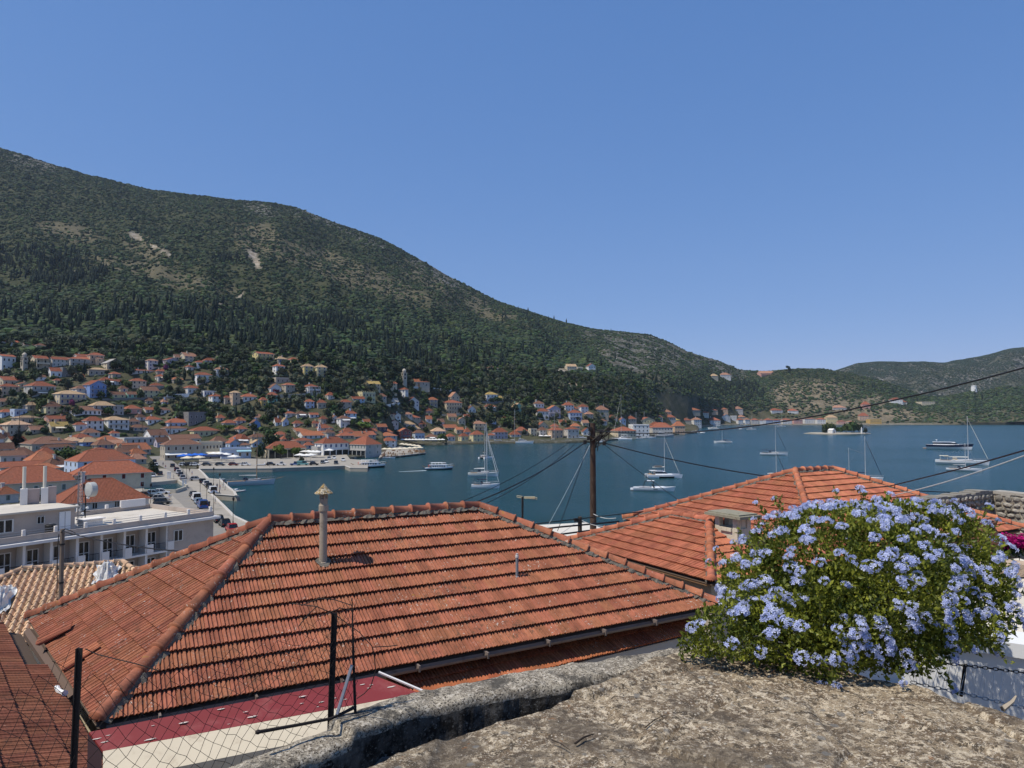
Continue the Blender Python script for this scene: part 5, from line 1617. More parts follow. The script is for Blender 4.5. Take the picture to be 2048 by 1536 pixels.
def b_speed(root, L):
	B = L * .27; H = L * .085
	S = hull_parts(root, L, B, H, gel_white, gel_white, transom=.92, sheer=.4, bowlean=.1, boot=boat_grey)
	mb = MB(); mb.box((-L * .49, 0, H * .45), (L * .16, B * .8, H * .45)); mb.build('swim_platform', gel_white, root)
	cabin(root, 'foredeck', -L * .05, L * .36, B * .7, H * .97, H * .35, gel_white, None, (.1, 2.5), .8)
	mb = MB(); mb.box((-L * .2, 0, H * 1.05), (L * .32, B * .66, .35)); mb.build('seat', boat_grey, root)
	mb = MB(); zt = H + L * .16
	for sg in (-1, 1): mb.tube([(-L * .26, sg * B * .38, H), (-L * .2, sg * B * .34, zt), (L * .02, sg * B * .34, zt)], .07, 5); mb.tube([(-L * .02, sg * B * .34, zt), (L * .03, sg * B * .36, H)], .06, 5)
	mb.build('top_frame', black_metal, root)
	mb = MB(); mb.box((-L * .07, 0, zt + .05), (L * .18, B * .7, .12)); mb.build('hardtop', gel_white, root)
	mb = MB(); mb.raw([(L * .0, -B * .36, H), (L * .0, B * .36, H), (-L * .05, B * .33, H + L * .09), (-L * .05, -B * .33, H + L * .09), (L * .03, -B * .36, H), (L * .03, B * .36, H), (-L * .03, B * .33, H + L * .09), (-L * .03, -B * .33, H + L * .09)], [(0, 1, 2, 3), (7, 6, 5, 4), (0, 4, 5, 1), (3, 2, 6, 7), (0, 3, 7, 4), (1, 5, 6, 2)]); mb.build('windscreen', dark_glass, root)
	mb = MB(); mb.box((L * .05, -B * .47, H * .62), (L * .1, .04, H * .16)); mb.build('hull_window', dark_glass, root)
def b_rib(root, L, tube=None, motor=True):
	B = L * .4; r = B * .17
	mb = MB(); P = []
	for t in np.linspace(0, 1, 9):
		P.append((-L * .5 + L * min(1, t * 1.0) * .8, -(B / 2 - r), .28))
	pts = [(-L * .5, -(B / 2 - r), .25), (0, -(B / 2 - r), .27), (L * .28, -(B / 2 - r) * .85, .34), (L * .46, 0, .45), (L * .28, (B / 2 - r) * .85, .34), (0, (B / 2 - r), .27), (-L * .5, B / 2 - r, .25)]
	mb.tube(pts, [r] * 7, 8); mb.build('tube', tube or gel_white, root, smooth=True)
	mb = MB(); mb.box((-L * .05, 0, .2), (L * .7, B * .55, .12)); mb.build('floor', boat_grey, root)
	mb = MB(); mb.box((-L * .05, 0, .5), (L * .12, B * .3, .6)); mb.build('console', boat_grey, root)
	if motor: mb = MB(); mb.box((-L * .54, 0, .6), (.35, .35, .7)); mb.box((-L * .54, 0, .1), (.15, .15, .8)); mb.build('outboard', black_metal, root)
boat(936, 996, 952.5, 'sailing_yacht', 'white sailing yacht with swept bare boom, behind the navy-boomed one in mid bay', 'sailboat', b_sail, mh=19.5, boomm=canvas_w, furled=canvas_w, mx=.06, H=1.35, stripe=sail_cream)
boat(943, 998, 976.5, 'sailing_yacht', 'white sailing yacht with dark navy boom cover, nearest in mid bay', 'sailboat', b_sail, mh=17.5, boomm=canvas_n, furled=canvas_w, mx=.06, H=1.25, bimini=navy)
boat(963, 981, 917, 'catamaran', 'small white catamaran seen end-on just behind the two crossed yachts', 'catamaran', b_cat, yaw=R(58), mh=19.0, bimini=brown_fab)
boat(1430, 1463, 886, 'sailing_yacht', 'white sloop anchored in open water left of the islet', 'sailboat', b_sail, head=-1, mh=15, boomm=canvas_n)
boat(1494, 1511, 859.5, 'sailing_yacht', 'tiny white sloop anchored farthest out before the far shore houses', 'sailboat', b_sail, mh=20)
boat(1523, 1571, 910.5, 'sailing_yacht', 'white sloop with dark furled foresail in open water under the islet', 'sailboat', b_sail, mh=17, boomm=canvas_n, furled=navy, mx=.08, bimini=navy)
boat(1528, 1572, 961, 'sailing_yacht', 'yacht hidden behind the tiled roof, only its tall mast showing', 'sailboat', b_sail, mh=10.5, furled=navy, mx=.06)
boat(1690, 1756, 962, 'ketch', 'two-masted white ketch anchored just beyond the tiled roof ridge', 'sailboat', b_sail, mh=15.8, boomm=navy, furled=navy, mizzen=11.6, mx=.10, H=1.3)
boat(1885, 1961, 929, 'sailing_yacht', 'large white sailing yacht with tall mast and pale boom at right', 'sailboat', b_sail, mh=22.5, boomm=sail_cream, furled=sail_cream, mx=.13, H=1.9, bimini=canvas_c, r=.13, boomlen=.46)
boat(1902, 1952, 942, 'sailing_yacht', 'smaller white yacht close in front of the large one at right', 'sailboat', b_sail, mh=11.5, boomm=boat_grey, H=1.0)
boat(1864, 1930, 898, 'motor_yacht', 'white motor yacht with a dark hull band anchored far right', 'motor yacht', b_motor, decks=1, stripe=hull_navy)
boat(1294, 1359, 955, 'catamaran', 'white sailing catamaran with a brown flybridge canopy', 'catamaran', b_cat, power=True, mh=15.5, yaw=R(12))
boat(1268, 1346, 981.5, 'motorboat', 'white open motorboat with black T-top nearest the tiled roof', 'motorboat', b_speed)
boat(850, 904, 939.5, 'tour_boat', 'navy and white tour boat under way with a pale wake', 'tour boat', b_ferry, yaw=R(6))
boat(709, 768, 935.5, 'tour_boat', 'white tour boat with an orange stern canopy tied at the quay tip', 'tour boat', b_ferry, yaw=R(4), hull=hull_black)
r_ = boat(461, 543, 970, 'schooner', 'long classic grey-white sailing yacht with wooden masts moored at the pier', 'sailboat', b_sail, yaw=R(10), mh=17.0, hull=solid('hull_grey', (0.55, 0.56, 0.56), .4), deck=teak, boomm=sail_cream, mx=.12, H=1.5, swept=True, mmat=mast_wood, r=.13, boomlen=.38, beam=.2)
mb = MB(); mb.tube([(7.5, 0, 1.6), (10.5, 0, 2.3)], .1, 5); mb.build('bowsprit', mast_wood, r_)
boat(437, 458, 966, 'motorboat', 'dark blue trawler-like boat tied inside the pier behind the schooner', 'motorboat', b_motor, hull=hull_navy, yaw=R(25))
boat(393, 417, 944, 'dinghy', 'small pale dinghy lying in the inner basin', 'dinghy', b_rib, motor=False)
boat(470, 490, 984, 'dinghy', 'grey inflatable with outboard off the pier head', 'dinghy', b_rib, tube=boat_grey)
boat(452, 474, 982, 'dinghy', 'white inflatable tied at the pier head steps', 'dinghy', b_rib)
boat(445, 472, 996, 'dinghy', 'white rowing boat along the near side of the pier', 'dinghy', b_rib, motor=False, yaw=R(8))
boat(434, 448, 999, 'dinghy', 'dark-motored small white boat in the corner by the promenade', 'dinghy', b_rib, yaw=R(-20))
boat(655, 692, 934.5, 'dinghy', 'long white inflatable tied along the basin quay', 'dinghy', b_rib, yaw=R(3))
boat(498, 536, 937.5, 'motor_yacht', 'small white cabin cruiser tied stern-on at the basin quay', 'motor yacht', b_motor, head=-1)
boat(489, 512, 937.5, 'dinghy', 'pale blue open boat tied left of the small cabin cruiser', 'dinghy', b_rib, tube=solid('pale_blue', (.4, .52, .62), .5), motor=False)
boat(762, 789, 917, 'motorboat', 'cream launch moored under the waterfront cafe deck', 'motorboat', b_speed)
far = [(983, 1014, 886, b_motor, 'low white motor cruiser at the left end of the yacht row', 1, dict(arch=True)), (1016, 1040, 886, b_sail, 'white sloop with thin mast in the yacht row left of the big white yacht', 1, dict(mh=27)),
       (1031, 1066, 887, b_motor, 'big three-deck white motor yacht in the yacht row', 1, dict(decks=2, wide=.2)), (1060, 1078, 883, b_motor, 'white motorboat right behind the big white yacht', 1, {}),
       (1098, 1117, 884, b_sail, 'white sloop moored before the pink quayside house', 1, dict(mh=27)), (1118, 1134, 883, b_motor, 'small white motorboat right of the pink quayside house', 1, dict(arch=False)),
       (1150, 1186, 882, b_motor, 'superyacht with a black hull and white decks beside the pole', 1, dict(decks=2, hull=hull_black, wide=.2)),
       (1195, 1211, 884, b_motor, 'small white motorboat just right of the pole', 1, {}), (1225, 1263, 880, b_cat, 'large white catamaran with the tallest mast on the far quay', -1, dict(mh=41, bimini=canvas_w)),
       (1262, 1286, 878, b_sail, 'white sloop with navy cover right of the large catamaran', -1, dict(mh=25, boomm=navy)), (1280, 1300, 877, b_sail, 'white yacht second from the large catamaran', -1, dict(mh=26)), (1296, 1311, 876, b_motor, 'white motorboat at the right end of the white yachts', 1, dict(arch=False)),
       (1311, 1346, 874, b_motor, 'dark-windowed two-deck motor yacht moored before the orange roofs', 1, dict(decks=2, hull=boat_grey)),
       (1376, 1396, 866, b_motor, 'white motorboat at the tip of the far quay', -1, {}), (1400, 1410, 865.5, b_rib, 'tiny white boat lying off the tip of the far quay', 1, {}), (1417, 1437, 858, b_motor, 'small white motorboat moored off the far shore houses', -1, {}),
       (1478, 1484, 858, b_rib, 'tiny white dinghy at a mooring before the far shore', 1, {}), (1555, 1570, 853.5, b_sail, 'distant white yacht moored before the square cream house', 1, dict(mh=30)),
       (862 - 0, 876, 886.5, b_rib, 'dark small boat along the cafe waterfront', 1, dict(tube=hull_navy)), (914, 942, 886.5, b_speed, 'dark fishing launch moored before the cream house with stairs', 1, {}), (876, 896, 887, b_rib, 'white tender by the tan-roofed waterfront', 1, {})]
for x0, x1, y, fb, lb, hd, kw in far:
	nm, ct = {b_sail: ('sailing_yacht', 'sailboat'), b_motor: ('motor_yacht', 'motor yacht'), b_cat: ('catamaran', 'catamaran'), b_rib: ('dinghy', 'dinghy'), b_speed: ('motorboat', 'motorboat')}[fb]
	boat(x0, x1, y, nm, lb, ct, fb, head=hd, yaw=R(random.uniform(-10, 10)), **kw)
mb = MB(); a, c = atZ(797, 943.5, 0.03), atZ(853, 941, 0.03)
wd = Vector((0, 1, 0)) * 1.2
for k in range(14):
	p, q = a + (c - a) * (k / 14), a + (c - a) * ((k + 1) / 14)
	j0, j1 = .35 + .65 * k / 14 * random.uniform(.7, 1.2), .35 + .65 * (k + 1) / 14 * random.uniform(.7, 1.2)
	mb.face([p - wd * j0, q - wd * j1, q + wd * j1, p + wd * j0])
tag(mb.build('wake_foam', solid('foam', (.55, .62, .64), .9)), kind='stuff')
# islet
ic = atZ(1690, 869, 0); s = ic.y / F
isl = []
for k in range(26):
	a = 2 * math.pi * k / 26; rr_ = 1 + .06 * math.sin(3 * a + 1) + .04 * math.cos(5 * a)
	isl.append((ic.x + math.cos(a) * 64 * s * rr_, ic.y + math.sin(a) * 24 * rr_ + 20))
mb = MB(); n = len(isl)
cx, cy = ic.x, ic.y + 20
V = [(x, y, -1) for x, y in isl] + [(x, y, .7 + .3 * math.sin(i)) for i, (x, y) in enumerate(isl)] + [(cx + (x - cx) * .8, cy + (y - cy) * .7, 1.6) for x, y in isl]
mb.raw(V, [(i, (i + 1) % n, n + (i + 1) % n, n + i) for i in range(n)] + [(n + i, n + (i + 1) % n, 2 * n + (i + 1) % n, 2 * n + i) for i in range(n)] + [tuple(range(2 * n, 3 * n))])
tag(mb.build('island', pmat('islet_rock', (.36, .32, .25), .95, .25, .2)), kind='structure')
random.seed(4)
itr = [(1649, 865, 20, 22), (1660, 866, 18, 20), (1668, 865, 18, 22), (1690, 866, 20, 22), (1700, 865, 20, 26), (1711, 866, 20, 27), (1719, 865, 16, 20), (1643, 866, 12, 14), (1680, 860, 16, 14), (1725, 867, 10, 12), (1735, 868, 12, 5), (1654, 869, 14, 8), (1705, 868, 16, 8)]
for k, (x, y, w_, h_) in enumerate(itr):
	t = put_tree(Vector(((x - 1024) / F * (ic.y + 16), ic.y + 16 + random.uniform(-6, 8), 1.5)), w_, h_, random.choice(['green', 'darkpine', 'dark']), 'tree crowded on the small islet by the white chapel', 'trees on the islet')
chp = thing('chapel', 'small white chapel with a gabled front on the islet', 'chapel', (atZ(1681, 868, 1).x, ic.y + 6, 1.5), R(20))
mb = MB(); mb.box((0, 0, 1.6), (5, 7, 3.4)); mb.face([(-2.5, -3.5, 3.3), (2.5, -3.5, 3.3), (0, -3.5, 5)]); mb.build('wall', ww, chp)
roof_build('g', 5, 7, 3.3, 1.7, .2, None).build('roof', [wall_mat('W'), trim_m], chp)
mb = MB(); mb.box((0, -3.55, 1), (1.1, .1, 2)); mb.build('door', wood_m, chp)
LAND.append((1681, 862, 'islet chapel', chp.name))
bc = thing('beacon', 'slim white beacon post at the right end of the islet', 'beacon', (atZ(1744, 868, 1).x, ic.y + 8, .8), 0)
mb = MB(); mb.lathe([(.9, 0), (.7, 5.5), (.9, 5.6), (.9, 5.9), (.45, 6), (.45, 6.9), (.1, 7.4)], 10); mb.build('tower', ww, bc)
# cars
CARC = {'W': ('white', (.75, .75, .74)), 'k': ('black', (.012, .012, .013)), 's': ('silver', (.42, .43, .44)), 'g': ('dark grey', (.06, .065, .07)), 'r': ('red', (.42, .015, .02)), 'b': ('blue', (.03, .09, .28)), 'l': ('light blue', (.3, .4, .48)), 'm': ('dark red', (.12, .01, .012)), 't': ('teal', (.12, .3, .3))}
wheel_me = None
def car_meshes(c, kind):
	k = f'car_{c}_{kind}'
	if k in M: return M[k]
	pm = solid('car_paint_' + c, CARC[c][1], .22, spec=.6)
	L, W_, hb = (4.1, 1.7, .78) if kind != 'van' else (4.9, 1.9, 1.0)
	mb = MB()
	prof = [(-L / 2, .32), (-L / 2 + .02, .62), (-L / 2 + .15, hb), (L * .16, hb + .04), (L * .42, hb - .12), (L / 2 - .02, hb - .3), (L / 2, .32)]
	n = len(prof)
	for sg in (-1, 1): mb.face([(x, sg * W_ / 2, z) for x, z in (prof if sg < 0 else prof[::-1])])
	for i in range(n):
		a, c2 = prof[i], prof[(i + 1) % n]; mb.face([(a[0], W_ / 2, a[1]), (c2[0], W_ / 2, c2[1]), (c2[0], -W_ / 2, c2[1]), (a[0], -W_ / 2, a[1])])
	for x in (-L * .3, L * .31):
		for sg in (-1, 1): mb.lathe([(.37, -.05), (.37, .05)], 12, (x, 0, 0)) if False else None
	body = mb.mesh('body', pm)
	mb = MB()
	top = 1.45 if kind == 'car' else (1.95 if kind == 'van' else 1.65)
	g = {'car': [(-L * .44, hb), (-L * .34, top - .05), (-L * .28, top), (L * .05, top), (L * .22, hb + .02)], 'van': [(-L * .49, hb), (-L * .48, top), (L * .16, top), (L * .3, hb + .02)], 'pickup': [(-L * .1, hb), (-L * .08, top), (L * .1, top), (L * .22, hb + .02)]}[kind]
	w1 = W_ / 2 * .97; w2 = W_ / 2 * .84
	n = len(g); zt = max(z for x, z in g)
	wy = lambda z: w1 + (w2 - w1) * (z - hb) / (zt - hb)
	for sg in (-1, 1): mb.face([(x, sg * wy(z), z) for x, z in (g if sg > 0 else g[::-1])], 0)
	for i in range(n - 1):
		a, c2 = g[i], g[i + 1]
		mb.face([(a[0], -wy(a[1]), a[1]), (c2[0], -wy(c2[1]), c2[1]), (c2[0], wy(c2[1]), c2[1]), (a[0], wy(a[1]), a[1])], 0)
	glass = mb.mesh('window', dark_glass)
	mb = MB()
	xs = [x for x, z in g if z >= zt - .06]
	mb.box(((min(xs) + max(xs)) / 2, 0, zt + .015), (max(xs) - min(xs) + .05, w2 * 2 + .03, .05))
	for a, c2 in ((g[0], g[1]), (g[-2], g[-1])):
		for sg in (-1, 1): mb.tube([(a[0], sg * wy(a[1]), a[1]), (c2[0], sg * wy(c2[1]), c2[1])], .045, 4)
	for x in ((-L * .12,) if kind == 'car' else (-L * .02,)):
		for sg in (-1, 1): mb.tube([(x, sg * (w1 + .005), hb), (x, sg * (w2 + .005), zt)], .05, 4)
	if kind == 'van':
		for sg in (-1, 1): mb.box((-L * .26, sg * (wy(1.5) + .0), (hb + zt) / 2), (L * .4, .06, (zt - hb) * .96))
	roof = mb.mesh('roof', pm)
	mb = MB()
	for sg in (-1, 1): mb.box((L / 2 - .03, sg * W_ * .36, hb - .24), (.1, .3, .14), 0); mb.box((-L / 2 + .05, sg * W_ * .38, hb - .12), (.08, .2, .2), 1)
	lights = mb.mesh('lights', [white_paint, red_m])
	M[k] = (body, glass, roof, lights, L, W_); return M[k]
mb = MB(); mb.lathe([(.16, -.11), (.31, -.11), (.34, -.07), (.34, .07), (.31, .11), (.16, .11)], 12)
wheel_me = mb.mesh('wheel', tyre)
ncar = {}
def car(x, y, c, kind='car', dirv=None, place='', z=1.47, label=None):
	"""dirv: (dx,dy) world heading"""
	p = atZ(x, y, z)
	a = math.atan2(dirv[1], dirv[0])
	lb = label or f"{CARC[c][0]} {kind} {place}"
	t = thing({'car': 'parked_car', 'van': 'parked_van', 'pickup': 'pickup_truck'}[kind], lb, 'van' if kind == 'van' else ('pickup' if kind == 'pickup' else 'car'), p, a, 'vehicles parked by the harbour')
	body, glass, roof, lights, L, W_ = car_meshes(c, kind)
	link('body', body, t); link('window', glass, t); link('roof', roof, t); link('lights', lights, t)
	for sx in (-.3, .31):
		for sg in (-1, 1): link('wheel', wheel_me, t, (L * sx, sg * (W_ / 2 - .1), .33), (R(90), 0, 0))
	return t
rd = lambda a, b_: (lambda p, q: ((q - p).normalized().x, (q - p).normalized().y))(atZ(*a, 1.47), atZ(*b_, 1.47))
d_main = rd((430, 1020), (385, 985)); d_up = rd((372, 955), (345, 925)); d_left = rd((322, 950), (305, 915)); d_bas = rd((400, 932), (600, 931)); d_near = rd((470, 1065), (425, 1035))
for x, y, c, k, dv, lb in [
	(436, 1044, 'k', 'car', d_near, 'black car at the head of three by the hotel corner'), (449, 1052, 'k', 'car', d_near, 'black car in the middle of three by the hotel corner'), (463, 1062, 'r', 'car', d_near, 'bright red hatchback by the hotel corner above the tiled roof'),
	(386, 993, 'g', 'car', d_main, 'dark car heading the row on the wide road'), (392, 1000.5, 'W', 'van', d_main, 'white van second in the row on the wide road'), (397, 1007.5, 'l', 'car', d_main, 'light blue car behind the white van'), (405, 1016, 'b', 'van', d_main, 'blue van at the near end of the row on the wide road'),
	(392, 961, 's', 'car', (.95, .3), 'silver car turning by the pier entrance'), (405, 966, 'g', 'car', d_main, 'dark grey car first along the pier edge'), (412, 970, 'W', 'car', d_main, 'white car second along the pier edge'), (417, 975, 'g', 'car', d_main, 'dark car third along the pier edge'), (421, 980, 'k', 'car', d_main, 'black car fourth along the pier edge'), (425, 986, 'W', 'van', d_main, 'white van nearest along the pier edge'),
	(345, 934, 'k', 'car', d_up, 'black car farthest in the right-hand row up the street'), (353, 942, 'm', 'car', d_up, 'dark red car in the right-hand row up the street'), (357, 947, 'W', 'car', d_up, 'white car in the right-hand row up the street'), (361, 952, 'g', 'car', d_up, 'dark grey car in the right-hand row up the street'), (365, 958, 's', 'car', d_up, 'silver car nearest in the right-hand row up the street'),
	(309, 925, 'k', 'car', d_left, 'black car farthest in the left-hand row up the street'), (312, 932, 'W', 'car', d_left, 'white car in the left-hand row up the street'), (310, 940, 'g', 'car', d_left, 'dark grey car in the left-hand row up the street'), (308, 947, 'k', 'car', d_left, 'black car nearest in the left-hand row up the street'), (320, 950, 'k', 'car', d_left, 'black car double-parked beside the left-hand row'), (306, 954, 'W', 'car', d_left, 'white car by the tree at the foot of the left-hand row'),
	(293, 994, 'g', 'car', (1, .2), 'dark grey car at the left end of the car park'), (308, 990, 'l', 'car', (1, .3), 'light blue car in the car park'), (323, 988, 'W', 'car', (1, .35), 'white car at the top of the car park'), (321, 1000, 's', 'car', (1, .3), 'silver car in the middle of the car park'), (325, 1008, 'g', 'car', (1, .3), 'dark car in the car park below the silver one'), (320, 1017, 'k', 'car', (1, .3), 'black car nearest the hotel roof in the car park')]:
	car(x, y, c, k, dv, label=lb)
bcol = [(368, 'W', 'car'), (378, 'k', 'car'), (390, 'W', 'car'), (414, 'g', 'car'), (440, 'g', 'car'), (467, 'm', 'car'), (491, 'W', 'car'), (542, 'k', 'car'), (562, 'W', 'pickup'), (590, 'b', 'pickup'), (606, 't', 'van'), (628, 'k', 'car')]
for i, (x, c, k) in enumerate(bcol):
	nb = bcol[i - 1] if i else None
	car(x, 931.5 - (x - 368) * .004, c, k, d_bas, z=1.42, label=f"{CARC[c][0]} {k} on the basin quay, " + (f"right of the {CARC[nb[1]][0]} {nb[2]}" if nb else 'leftmost of the row'))
for x, y, c, lb in [(652, 925, 'W', 'white car facing out at the square before the white arcade house'), (658, 919, 's', 'silver car behind the white one at the square'), (668, 918, 'W', 'white car beside the silver one at the square'), (686, 922, 'W', 'white car nearest the grey corner building'), (672, 928, 'k', 'black car alone at the end of the basin quay'), (645, 927, 'g', 'dark grey car at the square left of the white one')]:
	car(x, y, c, 'car', (.3, -.95), z=1.42, label=lb)
# umbrellas, awnings and the cafe deck
def umb_mesh(m, sides=4):
	k = f'umb_{m.name}'
	if k in M: return M[k]
	mb = MB(); mb.lathe([(1.0, 2.1), (1.0, 2.32), (.5, 2.62), (.04, 2.9)], sides, cap=True)
	mb2 = MB(); mb2.tube([(0, 0, 0), (0, 0, 2.2)], .04, 5)
	M[k] = (mb.mesh('canopy', m), mb2.mesh('pole', grey_metal)); return M[k]
def umbrella(x, y, r_, m, label, z=1.42, group='cafe parasols by the water', hz=1.0, p=None, sides=4):
	p = p or atZ(x, y, z)
	t = thing('parasol', label, 'parasol', p, R(45 + random.uniform(-5, 5)), group)
	a, b_ = umb_mesh(m, sides)
	link('canopy', a, t, None, None, (r_ * 1.41, r_ * 1.41, hz)); link('pole', b_, t, None, None, (1, 1, hz))
	return t
for x, y, m, lb in [(366, 925, canvas_b, 'bright blue square parasol at the left end of the blue ones'), (378, 924, canvas_b, 'bright blue square parasol between two other blue ones'), (390, 923, canvas_b, 'bright blue square parasol right of the middle blue one'), (402, 923, canvas_b, 'bright blue square parasol at the right end of the blue ones'),
					(374, 930, canvas_c, 'cream square parasol in front of the blue ones, the left one'), (397, 929, canvas_c, 'cream square parasol in front of the blue ones, the right one'),
					(418, 926, canvas_n, 'navy square parasol right of the blue ones'), (430, 926, canvas_n, 'navy square parasol second from the blue ones'), (443, 925, canvas_n, 'navy square parasol farthest from the blue ones'), (452, 922, canvas_w, 'white pointed parasol by the flat blue-grey cafe'), (467, 927, canvas_w, 'white low parasol behind the parked cars'),
					(427, 920, canvas_w, 'white parasol under the cream shop awning, the left one'), (438, 920, canvas_w, 'white parasol under the cream shop awning, the right one'), (658, 912, canvas_w, 'white parasol in front of the white arcade house')]:
	umbrella(x, y, 2.1, m, lb, hz=1.35)
for x, y in [(608, 914), (617, 914), (626, 915), (634, 915), (600, 922), (613, 923), (621, 922)]:
	umbrella(x, y, 2.2, canvas_w, 'white parasol beside the dark clipped bush on the square', hz=1.25)
dk = [(757, 917), (765, 912), (800, 911), (851, 905), (849, 901), (800, 893), (765, 900)]
mb = MB(); P = [pz(x, y, 1.1) for x, y in dk]; mb.prism(P[::1], .55, 1.1)
dkx = np.mean([p[0] for p in P]); dky = np.mean([p[1] for p in P])
deck = thing('cafe_deck', 'cafe platform on piles over the water beside the grey corner building', 'deck', (0, 0, 0), 0)
mb.build('platform', concrete, deck)
mb = MB()
for a, c in zip(P, P[1:] + P[:1]):
	a, c = Vector((*a, 0)), Vector((*c, 0))
	for k in range(4): q = a + (c - a) * k / 4; mb.tube([(q.x, q.y, -1.5), (q.x, q.y, .6)], .2, 6)
mb.build('pile', concrete, deck)
mb = MB()
for k in range(70):
	u, v = random.random(), random.random()
	a = Vector((*P[0], 0)) * (1 - u) + Vector((*P[3], 0)) * u; c = Vector((*P[6], 0)) * (1 - u) + Vector((*P[4], 0)) * u
	q = a * (1 - v) + c * v
	q = q * .96 + Vector((dkx, dky, 0)) * .04
	mb.box((q.x, q.y, 1.1 + .37), (.7, .7, .06)); mb.box((q.x, q.y, 1.1 + .18), (.1, .1, .34)); mb.box((q.x + .7, q.y, 1.1 + .45), (.42, .42, .9), 0)
o = mb.build('tables', wood_m, deck); o['kind'] = 'stuff'
fr = [(769, 908), (779, 908), (789, 908), (799, 907.5), (809, 907), (819, 906), (829, 905.5), (839, 904.5)]
for k, (x, y) in enumerate(fr): umbrella(x, y, 2.0, canvas_c, 'cream square parasol in the front row of the cafe deck', group='cream parasols along the cafe deck front', hz=1.2, p=atZ(x, y, 1.1))
for k, (x, y) in enumerate([(804, 896.5), (812, 897.5), (820, 898.7), (828, 900), (836, 901)]): umbrella(x, y, 1.8, canvas_c, 'cream square parasol in the rear slanting row of the cafe deck', group='cream parasols along the cafe deck rear', hz=1.2, p=atZ(x, y, 1.1))
for k in range(13):
	x = 806 + k * 6.6
	umbrella(x, 890.5, 2.0, canvas_w, 'white parasol in the long row before the maroon house', group='white parasols along the waterfront row', hz=1.25, p=Vector(((x - 1024) / F * 522, 522, 1.6)))
for x in (1082, 1092, 1102): umbrella(x, 883, 2.2, canvas_w, 'white parasol on the far quay before the pink house', group='white parasols on the far quay', hz=1.3, p=Vector(((x - 1024) / F * 606, 606, 1.6)))
LAND.append((800, 900, 'cafe deck', deck.name))
# street lamps, people, bins on the quay
mb = MB(); mb.lathe([(.12, 0), (.12, .5), (.06, .55), (.05, 4.2)], 8); lp_pole = mb.mesh('post', black_metal)
mb = MB(); mb.lathe([(.05, 4.2), (.2, 4.35), (.26, 4.8), (.12, 4.95), (.02, 5.1)], 8); lp_head = mb.mesh('lantern', black_metal)
for x, y, lb in [(400, 1000, 'black lamp post behind the white van on the wide road'), (413, 1012, 'black lamp post by the promenade bin'), (427, 1032, 'black lamp post left of the quay bend'), (466, 1048, 'black lamp post on the near promenade above the tiled roof'), (427, 970, 'black lamp post on the pier, the left one'), (439, 985, 'black lamp post on the pier head, the right one'),
                 (373, 957, 'black lamp post by the pier entrance, the nearer one'), (366, 948, 'black lamp post by the pier entrance, the farther one'), (301, 1012, 'black lamp post in the car park'), (285, 1010, 'black lamp post at the left edge of the car park')]:
	p = atZ(x, y, 1.47); h_ = 1.0
	t = thing('lamp_post', lb, 'lamp post', p, 0, 'lamp posts along the harbour'); link('post', lp_pole, t, None, None, (1, 1, 1.1)); link('lantern', lp_head, t, None, None, (1, 1, 1.1))
t = thing('litter_bin', 'dark litter bin on the promenade beside a lamp post', 'bin', atZ(417, 1012, 1.47), 0)
mb = MB(); mb.lathe([(.35, 0), (.4, 1.0), (.42, 1.02), (.3, 1.15)], 10); mb.build('body', black_metal, t)
mb = MB(); mb.lathe([(.18, 1.1), (.18, 1.16)], 8); mb.build('lid', grey_metal, t)
